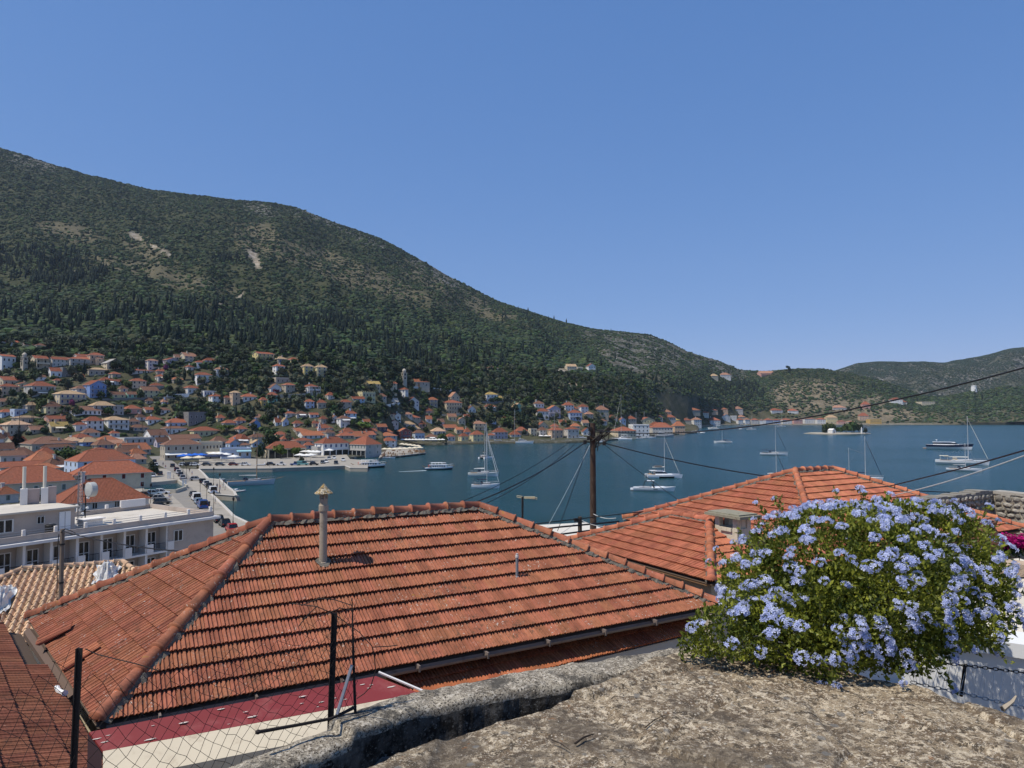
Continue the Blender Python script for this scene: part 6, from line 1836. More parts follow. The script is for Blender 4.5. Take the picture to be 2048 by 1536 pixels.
def person_mesh(seed, walk):
	rr = random.Random(seed); w_ = .16 * walk
	J = {'pel': (0, 0, .92), 'chest': (0, .01, 1.28), 'neck': (0, .0, 1.46), 'head': (0, -.02, 1.60), 'crown': (0, 0, 1.72), 'hl': (-.09, 0, .88), 'kl': (-.1, -w_, .5), 'fl': (-.1, -w_ * .6, .06), 'tl': (-.1, -w_ * .6 - .14, .03),
         'hr': (.09, 0, .88), 'kr': (.1, w_ * .3, .5), 'fr': (.1, w_ * 1.5, .08), 'tr': (.1, w_ * 1.5 - .13, .03), 'sl': (-.19, 0, 1.4), 'el': (-.24, w_ * .6, 1.12), 'wl': (-.24, w_ * .2 - .06, .88), 'sr': (.19, 0, 1.4), 'er': (.24, -w_ * .6, 1.12), 'wr': (.24, -w_ - .06, .9)}
	E = [('pel', 'chest'), ('chest', 'neck'), ('neck', 'head'), ('head', 'crown'), ('pel', 'hl'), ('hl', 'kl'), ('kl', 'fl'), ('fl', 'tl'), ('pel', 'hr'), ('hr', 'kr'), ('kr', 'fr'), ('fr', 'tr'), ('chest', 'sl'), ('sl', 'el'), ('el', 'wl'), ('chest', 'sr'), ('sr', 'er'), ('er', 'wr')]
	rad = {'pel': .15, 'chest': .17, 'neck': .06, 'head': .10, 'crown': .085, 'hl': .09, 'kl': .065, 'fl': .045, 'tl': .035, 'hr': .09, 'kr': .065, 'fr': .045, 'tr': .035, 'sl': .065, 'el': .045, 'wl': .035, 'sr': .065, 'er': .045, 'wr': .035}
	me = bpy.data.meshes.new('figure'); K = list(J); me.from_pydata([J[k] for k in K], [(K.index(a), K.index(b_)) for a, b_ in E], [])
	o = bpy.data.objects.new('figure_source', me); COL.objects.link(o)
	o.modifiers.new('skin', 'SKIN'); o.modifiers.new('sub', 'SUBSURF').levels = 1
	for i, k in enumerate(K):
		me.skin_vertices[0].data[i].radius = (rad[k], rad[k] * .8); me.skin_vertices[0].data[i].use_root = (k == 'pel')
	dg = bpy.context.evaluated_depsgraph_get(); out = bpy.data.meshes.new_from_object(o.evaluated_get(dg))
	bpy.data.objects.remove(o)
	cs = [(.5, .5, .5), (.05, .06, .12), (.4, .08, .06), (.6, .55, .45), (.04, .04, .04), (.2, .3, .5)]
	sk = solid('skin', (.42, .25, .17), .7); top = solid(f'shirt{seed % 6}', cs[seed % 6], .9); bot = solid(f'trousers{(seed + 2) % 6}', cs[(seed + 3) % 6], .9); hr = solid('hair', (.03, .02, .015), .8)
	out.materials.clear()
	for m_ in (sk, top, bot, hr): out.materials.append(m_)
	for p in out.polygons:
		c = p.center; p.use_smooth = True
		p.material_index = 3 if (c.z > 1.66 or (c.z > 1.56 and c.y > .03)) else 0 if c.z > 1.47 or (abs(c.x) > .2 and c.z < 1.2) else 1 if c.z > .93 else 2 if c.z > .45 else 0
	return out
figs = [person_mesh(i, [1, .3, 1.2, 0, .8, .1][i]) for i in range(6)]
for k, (x, y, lb) in enumerate([(430, 1008, 'person in dark clothes walking alone on the promenade'), (434, 978, 'person standing on the pier behind the parked vans, the left one of a loose group'), (440, 981, 'person on the pier beside the lamp post'), (446, 976, 'person in pale clothes at the pier edge by the schooner'), (447.5, 969, 'person standing by the schooner stern'), (338, 999, 'person crossing the car park, the left of two'), (341, 1000, 'person crossing the car park, the right of two'),
								(326, 932, 'person walking in the middle of the street, the farther one'), (331, 938, 'person walking in the middle of the street, the nearer one'), (347, 958, 'person by the gate pillars of the walled channel'), (379, 945, 'person on the basin promenade, the left one'), (384, 951, 'person on the basin promenade, the right one'), (450, 981, 'person at the pier head by the white inflatable')]):
	t = link('person', figs[k % 6], None, atZ(x, y, 1.47), (0, 0, random.uniform(0, 6.28))); tag(t, lb, 'person', 'people by the harbour')
for x, y, lb in [(336, 957, 'white gate pillar at the channel head, farther left one'), (340, 957, 'white gate pillar at the channel head, farther right one'), (366, 975, 'white gate pillar at the channel bend, left one'), (371, 975, 'white gate pillar at the channel bend, right one')]:
	t = thing('gate_pillar', lb, 'pillar', atZ(x, y, 1.47), R(20), 'gate pillars of the channel')
	mb = MB(); mb.box((0, 0, 1.1), (.45, .45, 2.2)); mb.build('shaft', ww, t); mb = MB(); mb.box((0, 0, 2.28), (.62, .62, .16)); mb.build('cap', ww, t)
for x, y, h_, lb in [(63, 862, 60, 'tall lattice-like power pole before the stone mansion at left'), (38, 870, 48, 'dark power pole left of the tall one at far left'), (66, 850, 40, 'dark power pole close behind the tall one at far left'), (207, 868, 36, 'power pole above the white and tan-roofed house'), (284, 872, 34, 'power pole among brown roofs by the arched street corner'), (341, 872, 30, 'power pole behind the brown-roofed shop'), (478, 852, 18, 'power pole above the small blue cottage'), (320, 887, 22, 'power pole at the corner of the brown-roofed shop'), (591, 880, 16, 'short dark pole on the roofs left of the white bell gable'), (1027, 868, 32, 'thin power pole behind the yacht row')]:
	p = cast(x, y); s = p.y / F
	t = thing('power_pole', lb, 'utility pole', p, R(20), 'power poles in the town')
	mb = MB(); mb.tube([(0, 0, -1), (0, 0, h_ * s)], [.17, .11], 6); mb.build('pole', bark, t)
	mb = MB(); mb.box((0, 0, h_ * s - .5), (2.0, .12, .12)); mb.box((0, 0, h_ * s - 1.3), (1.5, .1, .1)); mb.build('crossarm', bark, t)
random.seed(99)
def tile_mat(name, base, dark, lich, stain=.5, speck=.62, dots=True):
	m, n, l, b = _mat(name)
	wp = wpos(n); ob = coords(n, 'Object')
	oi = n.new('ShaderNodeObjectInfo')
	f = noise(n, l, wp, 5.0, 5, .65)
	c = mixcol(n, l, ramp(n, l, f, .3, .7), tuple(q * .82 for q in base), tuple(min(1, q * 1.15) for q in base))
	hs = n.new('ShaderNodeHueSaturation'); mr = n.new('ShaderNodeMapRange'); mr.inputs[3].default_value = .80; mr.inputs[4].default_value = 1.16
	mh = n.new('ShaderNodeMapRange'); mh.inputs[3].default_value = .494; mh.inputs[4].default_value = .505
	at = n.new('ShaderNodeAttribute'); at.attribute_name = 'tint'
	rnd = mathn(n, l, 'FRACT', mathn(n, l, 'ADD', oi.outputs['Random'], at.outputs['Fac']))
	l.new(rnd, mr.inputs[0]); l.new(mr.outputs[0], hs.inputs['Value']); l.new(mathn(n, l, 'FRACT', mathn(n, l, 'MULTIPLY', rnd, 5.7)), mh.inputs[0]); l.new(mh.outputs[0], hs.inputs['Hue'])
	l.new(c, hs.inputs['Color']); c = hs.outputs[0]
	big = ramp(n, l, noise(n, l, wp, .9, 5, .7), .42, .72)
	st = ramp(n, l, noise(n, l, wp, 9, 6, .75), .48, .72)
	c = mixcol(n, l, mathn(n, l, 'MULTIPLY', mathn(n, l, 'MULTIPLY', st, mathn(n, l, 'ADD', big, .35)), stain), c, dark)
	lc = ramp(n, l, noise(n, l, wp, 22, 3, .6), speck, speck + .06)
	patch = ramp(n, l, noise(n, l, wp, 2.2, 3, .6), .46, .62)
	c = mixcol(n, l, mathn(n, l, 'MULTIPLY', lc, patch), c, lich)
	og = mathn(n, l, 'MULTIPLY', ramp(n, l, noise(n, l, wp, 3.1, 4, .7), .69, .73), .8)
	c = mixcol(n, l, og, c, (.30, .17, .03))
	l.new(c, b.inputs['Base Color']); b.inputs['Roughness'].default_value = .92; b.inputs['Specular IOR Level'].default_value = .15
	h = noise(n, l, wp, 60, 4, .7)
	if dots:
		sx = n.new('ShaderNodeSeparateXYZ'); l.new(ob, sx.inputs[0])
		w1 = mathn(n, l, 'SINE', mathn(n, l, 'MULTIPLY', sx.outputs[1], 150.0))
		h = mathn(n, l, 'ADD', h, mathn(n, l, 'MULTIPLY', w1, .25))
	l.new(bumpn(n, l, h, .35, .006), b.inputs['Normal'])
	return m
old_tile = tile_mat('old_terracotta', (.34, .128, .072), (.10, .065, .042), (.50, .44, .37), 1.0, .615)
new_tile = tile_mat('newer_terracotta', (.44, .16, .088), (.26, .11, .06), (.5, .4, .32), .5, .70)
dark_tile = tile_mat('weathered_terracotta', (.22, .085, .05), (.055, .04, .03), (.36, .30, .24), 1.1, .66)
beige_tile = tile_mat('beige_barrel', (.60, .41, .26), (.42, .26, .16), (.6, .5, .38), .4, .72, False)
M['dirt_old_terracotta'] = tile_mat('tile_channel_shade', (.17, .075, .05), (.06, .04, .03), (.3, .26, .22), 1.0, .66)  # channel tones: dirt plus the grooves' shade, put into the colour
M['dirt_weathered_terracotta'] = tile_mat('shed_channel_shade', (.06, .035, .025), (.03, .022, .018), (.2, .18, .15), 1.0, .68)
M['dirt_newer_terracotta'] = tile_mat('newer_channel_shade', (.25, .095, .055), (.14, .07, .05), (.4, .3, .25), .6, .72)
mortar = pmat('mortar', (.17, .15, .12), .95, .4, 14, bump=.9, bdist=.02, dirt=(.05, .042, .035), dscale=9)
TILEP = [(0, .0), (.06, .027), (.19, .030), (.24, .004), (.30, .0), (.35, .02), (.43, .022), (.48, .004), (.53, .003), (.58, .026), (.72, .028), (.77, .004), (.83, .003), (.88, .022), (.95, .022), (1.0, .0)]
BARREL = [(0, -.03), (.1, -.035), (.2, .01), (.3, .055), (.42, .085), (.5, .09), (.58, .085), (.7, .055), (.8, .01), (.9, -.035), (1, -.03)]
def tile_mesh(name, w, exp, mat, prof=TILEP, lift=.05, lip=.045, over=.06, nubs=True):
	mb = MB(); n = len(prof); L = exp + over
	V = [(x * w, 0, z + lift) for x, z in prof] + [(x * w, L, z) for x, z in prof] + [(x * w, .035, z * .6 + lift - lip) for x, z in prof]
	Fc = [(i, i + 1, n + i + 1, n + i) for i in range(n - 1)] + [(2 * n + i, 2 * n + i + 1, i + 1, i) for i in range(n - 1)]
	Fc += [(2 * n, 0, n), (n - 1, 3 * n - 1, 2 * n - 1)]
	mb.raw(V, Fc)
	dm = M.get('dirt_' + mat.name)
	if dm:
		for i in range(n - 1):
			if max(prof[i][1], prof[i + 1][1]) < .006: mb.m[i] = 1  # recessed faces take the tone with groove shade painted in
	return mb.mesh(name, [mat, dm] if dm else mat)
def slope_tiles(root, P0, e, s, poly, w, exp, mat, budget, prof=TILEP, mesh=None, jitter=.004, e_off=0.0, lift=.05, lip=.045):
	e = e.normalized(); nrm = e.cross(s).normalized(); s = nrm.cross(e)
	rot = Matrix((e, s, nrm)).transposed()
	base = mesh or tile_mesh('tile', w, exp, mat, prof, lift, lip)
	A = np.array(poly); amin, amax = A[:, 0].min(), A[:, 0].max(); bmin, bmax = A[:, 1].min(), A[:, 1].max()
	E = [(np.array(poly[i]), np.array(poly[(i + 1) % len(poly)])) for i in range(len(poly))]
	def inside(a, b, m=0.0):
		return all((q[0] - p[0]) * (b - p[1]) - (q[1] - p[1]) * (a - p[0]) >= m for p, q in E)
	full, part = [], []
	r = 0
	while bmin + r * exp < bmax - .02:
		b = bmin + r * exp
		c0 = amin - w
		k = 0
		while c0 + k * w < amax:
			a = c0 + k * w + e_off
			cs = [inside(a, b + .02), inside(a + w, b + .02), inside(a, b + exp), inside(a + w, b + exp)]
			if all(cs): full.append((a, b))
			elif any(cs): part.append((a, b))
			k += 1
		r += 1
	cam_p = Vector((0, 0, CZ))
	wpos_ = lambda a, b: P0 + e * a + s * b
	items = [(a, b, False) for a, b in full] + [(a, b, True) for a, b in part]
	items.sort(key=lambda q: (wpos_(q[0], q[1]) - cam_p).length)
	rest = []
	rl = root.matrix_basis.translation if root.type == 'EMPTY' else Vector((0, 0, 0))
	bm0 = None
	for i, (a, b, pt) in enumerate(items):
		me = base
		if pt:
			bm = bmesh.new(); bm.from_mesh(base)
			for p, q in E:
				d = q - p; nn = Vector((-d[1], d[0], 0)).normalized()
				bmesh.ops.bisect_plane(bm, geom=bm.verts[:] + bm.edges[:] + bm.faces[:], plane_co=Vector((p[0] - a, p[1] - b, 0)), plane_no=nn, clear_inner=True)
			if len(bm.faces) == 0: bm.free(); continue
			me = bpy.data.meshes.new('tile'); bm.to_mesh(me); bm.free()
		j = Vector((0, 0, 0)) if pt else nrm * random.uniform(-jitter, jitter) + e * random.uniform(-jitter, jitter) * .5
		M4 = Matrix.Translation(wpos_(a, b) + j) @ (rot @ Matrix.Rotation(random.uniform(-.008, .008), 3, 'Z')).to_4x4()
		if i < budget:
			if pt and not me.materials:
				for mm in base.materials: me.materials.append(mm)
			o = link('tile', me, root); o.matrix_basis = Matrix.Translation(-rl) @ M4
		else: rest.append((me, M4))
	if rest:
		V, Fc, tint, mi = [], [], [], []
		for me, M4 in rest:
			o0 = len(V); mi.extend([p.material_index for p in me.polygons]); V.extend([tuple(M4 @ v.co - rl) for v in me.vertices]); Fc.extend([tuple(i + o0 for i in p.vertices) for p in me.polygons])
			tint.extend([random.random()] * len(me.vertices))
		me = bpy.data.meshes.new('tiles'); me.from_pydata(V, [], Fc); me.materials.append(mat); me.materials.append(M.get('dirt_' + mat.name) or mat); me.polygons.foreach_set('material_index', mi)
		at = me.attributes.new('tint', 'FLOAT', 'POINT'); at.data.foreach_set('value', tint)
		o = link('tiles', me, root); o['kind'] = 'stuff'
	return len(items)
def cap_mesh(L, r, mat):
	mb = MB(); n = 7; V = []
	prof = [(0, 1.18), (.07, 1.22), (.075, 1.02), (.95, .88)]
	for f, k in prof:
		for i in range(n):
			a = math.pi * (i / (n - 1)); a = -.15 + (math.pi + .3) * i / (n - 1)
			V.append((r * k * math.cos(a), f * L, r * k * math.sin(a) * .95))
	Fc = [(k * n + i + 1, k * n + i, (k + 1) * n + i, (k + 1) * n + i + 1) for k in range(3) for i in range(n - 1)]
	Fc += [tuple(range(n))]
	mb.raw(V, Fc); return mb.mesh('ridge_tile', mat, True)
def caps(root, a, b, mat, step=.37, r=.105, mort=True, rl=None, mw=.12, drop=.03):
	a, b = Vector(a), Vector(b); d = b - a; L = d.length; n = max(1, round(L / step)); st = L / n
	d.normalize(); side = d.cross(Vector((0, 0, 1))).normalized(); up = side.cross(d)
	rl = root.matrix_basis.translation
	me = cap_mesh(st * 1.12, r, mat)
	for i in range(n):
		p = a + d * (st * i) + up * (.035 + random.uniform(-.008, .008))
		tl = Matrix.Rotation(random.uniform(-.03, .03), 3, 'Z') @ Matrix.Rotation(-.03, 3, 'X')
		o = link('ridge_tile', me, root); o.matrix_basis = Matrix.Translation(p - rl) @ (Matrix((side, d, up)).transposed() @ tl).to_4x4()
	if mort:
		mb = MB(); V = []; Fc = []; m_ = int(L / .06) + 2; k_ = 7
		rr = random.Random(int(L * 100))
		for i in range(m_):
			p = a + d * (L * i / (m_ - 1)) - up * drop
			for j in range(k_):
				f = j / (k_ - 1) * 2 - 1
				wv = mw * (1 + rr.uniform(-.22, .3) * (abs(f) > .6))
				V.append(p + side * (f * wv) + up * ((1 - f * f) * .10 - abs(f) * .02 + rr.uniform(-.012, .016)))
		Fc = [(i * k_ + j, i * k_ + j + 1, (i + 1) * k_ + j + 1, (i + 1) * k_ + j) for i in range(m_ - 1) for j in range(k_ - 1)]
		mb.raw([v - rl for v in V], [f[::-1] for f in Fc]); mb.build('mortar', mortar, root)
# the big roof below the terrace
ZE = 20.0
C_, D_, E_ = atZ(195, 1450, ZE), atZ(1440, 1213, ZE), atZ(58, 1240, ZE)
eu = (D_ - C_).normalized(); ev = Vector((-eu.y, eu.x, 0))
wd = (E_ - C_).dot(ev)
best = min((abs((atZ(535, 1050, z) - C_).dot(ev) - wd / 2), z) for z in np.arange(21.2, 22.6, .01))
ZR = best[1]
A_ = atZ(537, 1050, ZR); A_ = C_ + eu * (A_ - C_).dot(eu) + ev * (wd / 2); A_.z = ZR
B_ = atZ(957, 1018, ZR); B_ = C_ + eu * (B_ - C_).dot(eu) + ev * (wd / 2); B_.z = ZR
F_ = D_ + ev * wd
print('main roof', C_, D_, E_, A_, B_, 'width', wd, 'ridge', ZR)
root = thing('tiled_house', 'nearest house with a large weathered terracotta hip roof and two flue pipes', 'house', (C_.x, C_.y, 16), 0)
RL = Vector((C_.x, C_.y, 16))
under = solid('roof_board', (.10, .07, .05), .95)
mb = MB(); dz = Vector((0, 0, -.05))
for q in ([C_, D_, B_, A_], [E_, C_, A_], [F_, E_, A_, B_], [D_, F_, B_]): mb.face([p + dz - RL for p in q], 0)
mb.build('roof_deck', under, root)
mb = MB();
for q in ([F_, E_, A_, B_], [D_, F_, B_]): mb.face([p + Vector((0, 0, .02)) - RL for p in q], 0)
mb.build('rear_roof', roof_mat('r'), root)
inset = .35
cw = [C_ + eu * inset + ev * inset, D_ - eu * inset + ev * inset, F_ - eu * inset - ev * inset, E_ + eu * (inset + .4) - ev * inset]
mb = MB(); mb.prism([(p.x - RL.x, p.y - RL.y) for p in cw], -3, 3.93); mb.build('wall', wall_mat('c'), root)
def sl2d(P0, e, pts, up):
	nrm = e.cross(up).normalized(); s = nrm.cross(e)
	return [((p - P0).dot(e), (p - P0).dot(s)) for p in pts], s
fs = (A_ - C_) - eu * (A_ - C_).dot(eu)
poly, s_ = sl2d(C_, eu, [C_, D_, B_, A_], fs)
EXP = (poly[2][1] + .0) / 11.3
n1 = slope_tiles(root, C_, eu, s_, poly, .232, EXP, old_tile, 215, lift=.062, lip=.058)
el = (C_ - E_).normalized(); ls = (A_ - E_) - el * (A_ - E_).dot(el)
poly2, s2_ = sl2d(E_, el, [E_, C_, A_], ls)
n2 = slope_tiles(root, E_, el, s2_, poly2, .232, EXP, old_tile, 80, lift=.04, lip=.036)
print('tiles', n1, n2)
up_ = Vector((0, 0, .05))
caps(root, C_ + up_, A_ + up_, old_tile, .40, .10, mw=.135)
caps(root, E_ + up_, A_ + up_, old_tile, .40, .10)
caps(root, A_ + up_, B_ + up_, old_tile, .40, .11, mw=.14)
caps(root, D_ + up_, B_ + up_, old_tile, .42, .10, mw=.13)
caps(root, F_ + up_, B_ + up_, old_tile, .5, .10, mort=False)
gut = pmat('zinc_gutter', (.19, .15, .125), .7, .2, 3, dirt=(.10, .065, .045), dscale=3)
mb = MB(); g0 = C_ + eu * .1; g1 = D_; k_ = 8
for i in range(40):
	p, q = g0 + (g1 - g0) * (i / 40), g0 + (g1 - g0) * ((i + 1) / 40)
	for j in range(k_):
		a0, a1 = math.pi * j / k_ + math.pi, math.pi * (j + 1) / k_ + math.pi
		f = lambda P, a: P - RL + ev * (-.07 + .065 * math.cos(a)) + Vector((0, 0, -.02 + .065 * math.sin(a)))
		mb.face([f(p, a0), f(q, a0), f(q, a1), f(p, a1)])
for i in range(9):
	p = g0 + (g1 - g0) * ((i + .5) / 9) - RL
	mb.box((p.x - ev.x * .07, p.y - ev.y * .07, p.z - .03), (.03, .16, .10), 0, math.atan2(eu.y, eu.x))
mb.build('gutter', gut, root)
def on_plane(x, y, P0, nrm):
	d = ray(x, y); t = (P0 - Vector((0, 0, CZ))).dot(nrm) / d.dot(nrm); return Vector((0, 0, CZ)) + d * t
nf_ = eu.cross(s_).normalized()
p = on_plane(646, 1130, C_, nf_); sc = p.y / F
fl = link('flue', None, root, p - RL)
pipe_m = pmat('asbestos_pipe', (.36, .30, .225), .9, .2, 6, dirt=(.2, .16, .12), dscale=9)
mb = MB(); H_ = 152 * sc; r_ = 7.6 * sc
mb.lathe([(r_ * 1.25, -.15), (r_ * 1.2, .05), (r_, .06), (r_ * .98, H_ * .70), (r_ * .98, H_ * .72)], 18)
mb.lathe([(r_ * 1.22, H_ * .70), (r_ * 1.25, H_ * .71), (r_ * 1.25, H_ * .775), (r_ * 1.2, H_ * .78), (r_ * 1.0, H_ * .785), (r_ * .95, H_ * .86)], 18)
for k in range(4):
	a = k * math.pi / 2 + .5; mb.box((r_ * .8 * math.cos(a), r_ * .8 * math.sin(a), H_ * .89), (r_ * .5, r_ * .4, H_ * .10), 0, a)
mb.build('pipe', pipe_m, fl, smooth=False)
m, n, l, b = _mat('lichen_cap'); wp = wpos(n)
c = mixcol(n, l, ramp(n, l, noise(n, l, wp, 26, 4, .7), .47, .53), (.46, .41, .31), (.34, .20, .04)); c = mixcol(n, l, ramp(n, l, noise(n, l, wp, 34, 4, .7), .50, .56), c, (.09, .075, .05)); l.new(c, b.inputs['Base Color']); b.inputs['Roughness'].default_value = .95
mb = MB(); mb.lathe([(18 * sc, H_ * .925), (18 * sc, H_ * .935), (9 * sc, H_ * .99), (.01, H_ * 1.055)], 20); mb.build('cap', m, fl)
mb = MB(); V = []
for i in range(16):
	a = 6.283 * i / 16; q = p + eu * math.cos(a) * r_ * 1.9 * (1 + .2 * math.sin(3 * a)) + s_ * math.sin(a) * r_ * 1.9 + nf_ * .075
	V.append(q - p)
mb.face(V); mb.build('flashing', mortar, fl)
p = on_plane(1034, 1157, C_, nf_); sc = p.y / F
vp = link('vent_pipe', None, root, p - RL)
mb = MB(); mb.lathe([(4.6 * sc, -.1), (4.6 * sc, .03), (2.9 * sc, .05), (2.9 * sc, 42 * sc)], 12); mb.build('pipe', solid('grey_pvc', (.22, .225, .235), .6), vp)
mb = MB(); mb.lathe([(3.6 * sc, 41 * sc), (3.6 * sc, 44 * sc), (2.6 * sc, 46 * sc), (2.6 * sc, 49 * sc)], 12); mb.build('cap', solid('pale_pvc', (.5, .47, .44), .6), vp)
for x, y, ang, lf in [(88, 1290, -.35, .1), (128, 1343, .0, .07)]:
	q = on_plane(x, y, E_, el.cross(s2_).normalized()); nn = el.cross(s2_).normalized()
	o = link('tile', tile_mesh('tile', .24, .5, old_tile if lf == .1 else new_tile), root)
	o.matrix_basis = Matrix.Translation(q - RL + nn * lf) @ (Matrix((el, s2_, nn)).transposed() @ Matrix.Rotation(ang, 3, 'Z')).to_4x4()
LZ = 19.55
l0, l1 = atZ(800, 1412, LZ), atZ(1420, 1262, LZ)
root2 = thing('lean_to', 'narrow tiled lean-to roof tucked under the gutter of the big roof', 'lean-to', (l0.x, l0.y, 16), 0)
el2 = (l1 - l0).normalized(); sl2 = (Vector((-el2.y, el2.x, 0)) * .9 + Vector((0, 0, .42))).normalized()
slope_tiles(root2, l0, el2, sl2, [(0, 0), ((l1 - l0).length, 0), ((l1 - l0).length, .62), (0, .62)], .232, .33, tile_mat('lean_to_terracotta', (.40, .13, .06), (.10, .06, .04), (.45, .4, .34), .8, .63), 300, jitter=.008)
mb = MB(); nv = Vector((-el2.y, el2.x, 0))
q = [l0 + nv * .12, l1 + nv * .12, l1 + nv * .8, l0 + nv * .8]; mb.prism([(v.x - l0.x, v.y - l0.y) for v in q], -2, LZ - 16 - .05); mb.build('wall', wall_mat('g'), root2)
red_sheet = pmat('red_painted_sheet', (.21, .028, .026), .55, .15, 1.2, dirt=(.27, .07, .06), dscale=2.5, spec=.4)
rz = 20.55
ra, rb_, rc_, rd_ = atZ(178, 1464, rz), atZ(752, 1352, rz), atZ(838, 1386, rz - .12), atZ(206, 1502, rz - .12)
root3 = thing('metal_canopy', 'dark red sheet-metal canopy with a cream front edge below the wire fence', 'canopy', (ra.x, ra.y, rz - .6), 0)
r0 = Vector((ra.x, ra.y, rz - .6))
mb = MB(); th = Vector((0, 0, -.07))
q = [rd_, rc_, rb_, ra]
mb.face([p - r0 for p in q]); mb.face([p + th - r0 for p in q[::-1]])
for i in range(4): mb.face([q[i] + th - r0, q[(i + 1) % 4] + th - r0, q[(i + 1) % 4] - r0, q[i] - r0])
mb.build('roof_sheet', red_sheet, root3)
cream = pmat('cream_fascia', (.60, .52, .38), .8, .1, 3, dirt=(.42, .34, .24), dscale=4)
mb = MB(); fa, fb = rd_ + Vector((0, 0, -.002)), rc_ + Vector((0, 0, -.002))
dn = Vector((0, -.30, -.14)); fn = Vector((eu.y, -eu.x, 0)) * .36 + Vector((0, 0, -.16))
mb.face([fa + fn - r0, fb + fn - r0, fb - r0, fa - r0]); mb.face([fa + fn + Vector((0, 0, -.5)) - r0, fb + fn + Vector((0, 0, -.5)) - r0, fb + fn - r0, fa + fn - r0])
mb.face([fb + fn - r0, fb + fn + Vector((0, 0, -.5)) - r0, rb_ + Vector((0, 0, -.5)) - r0, rb_ + th - r0, fb + th - r0])
mb.build('fascia', cream, root3)
mb = MB(); mb.tube([rb_ + Vector((.03, .05, .03)) - r0, rc_ + Vector((.06, -.02, .03)) - r0], .018, 6); mb.build('edge_trim', solid('bare_alloy', (.5, .5, .5), .4, .5), root3)
mb = MB()
for k in range(22):
	f = random.random(); g = random.random() * .8 + .1; p_ = (ra + (rb_ - ra) * f) * (1 - g) + (rd_ + (rc_ - rd_) * f) * g + Vector((0, 0, .003)); a = random.uniform(.01, .035)
	mb.face([p_ - r0 + eu * a * 1.8 * math.cos(t) + ev * a * .6 * math.sin(t) for t in (0, 1.2, 2.4, 3.5, 4.8)])
o = mb.build('paint_flakes', solid('flaked_primer', (.6, .52, .45), .8), root3); o['kind'] = 'stuff'
mb = MB(); q = [ra, rd_, rd_ + fn]; mb.face([p - r0 + Vector((0, 0, -.01)) - eu * .01 for p in (ra, rd_, rd_ + fn)] + [p - r0 + Vector((0, 0, -.9)) - eu * .01 for p in (rd_ + fn, rd_, ra)]); mb.build('end_board', solid('shaded_end', (.05, .03, .035), .8), root3)  # canopy's left end, its shade put into the dark colour
oz = 19.9
v0, v1 = atZ(46, 1262, oz), atZ(212, 1560, oz)
eo = (v0 - v1).normalized()                # from near to far along the valley
so_ = Vector((-eo.y, eo.x, 0)); so_ = (so_ * .93 + Vector((0, 0, .37))).normalized()
root4 = thing('old_tiled_shed', 'old shed with a dark weathered tile roof at the lower left corner', 'shed', (v1.x, v1.y, 16), 0)
LL = (v0 - v1).length
slope_tiles(root4, v1 - eo * .6, eo, so_, [(0, 0), (LL * .62 + .6, 0), (LL * .62 + .6, 3.6), (0, 3.6)], .25, .36, dark_tile, 200, jitter=.008, lift=.07, lip=.06)
slope_tiles(root4, v1 - eo * .6, eo, so_, [(LL * .62 + .6, .36), (LL + .6, .36), (LL + .6, 3.6), (LL * .62 + .6, 3.6)], .25, .36, dark_tile, 100, jitter=.008, lift=.07, lip=.06)
mb = MB(); rl = Vector((v1.x, v1.y, 16)); nn = eo.cross(so_).normalized()
mb.face([v1 - eo * .6 - nn * .06 - rl, v0 - nn * .06 - rl, v0 + so_ * 3.6 - nn * .06 - rl, v1 - eo * .6 + so_ * 3.6 - nn * .06 - rl]); mb.build('roof_deck', under, root4)
caps(root4, v0 + so_ * .45 + nn * .06, v0 + so_ * 3.6 + nn * .06, dark_tile, .45, .12)
mb = MB(); mb.prism([(p.x - rl.x, p.y - rl.y) for p in (v1 - eo * .6, v0, v0 - Vector((3, 1.5, 0)), v1 - eo * .6 - Vector((3, 1.5, 0)))][::-1], -3, 3.8); mb.build('wall', wall_mat('s'), root4)
vb = MB();
a0, a1 = v0 + Vector((.08, .05, -.06)), atZ(150, 1400, oz - .06)
vb.tube([a0, a1], .10, 6); tag(vb.build('valley_board', solid('valley_wood', (.13, .09, .07), .9)), 'brown board running along the broken valley between the two tiled roofs', 'board')
q = on_plane(112, 1398, v1, nn) + nn * .09
t = tag(link('debris', None, None, q), 'crumpled white plastic pipe scrap lying on the old dark roof', 'debris')
mb = MB(); mb.tube([(-.12, .14, .02), (-.02, .02, .02)], .035, 6); mb.tube([(-.02, .02, .02), (.09, -.05, .02), (.15, -.10, .03)], [.035, .03, .045], 6); mb.build('scrap', white_paint, t)
o = t
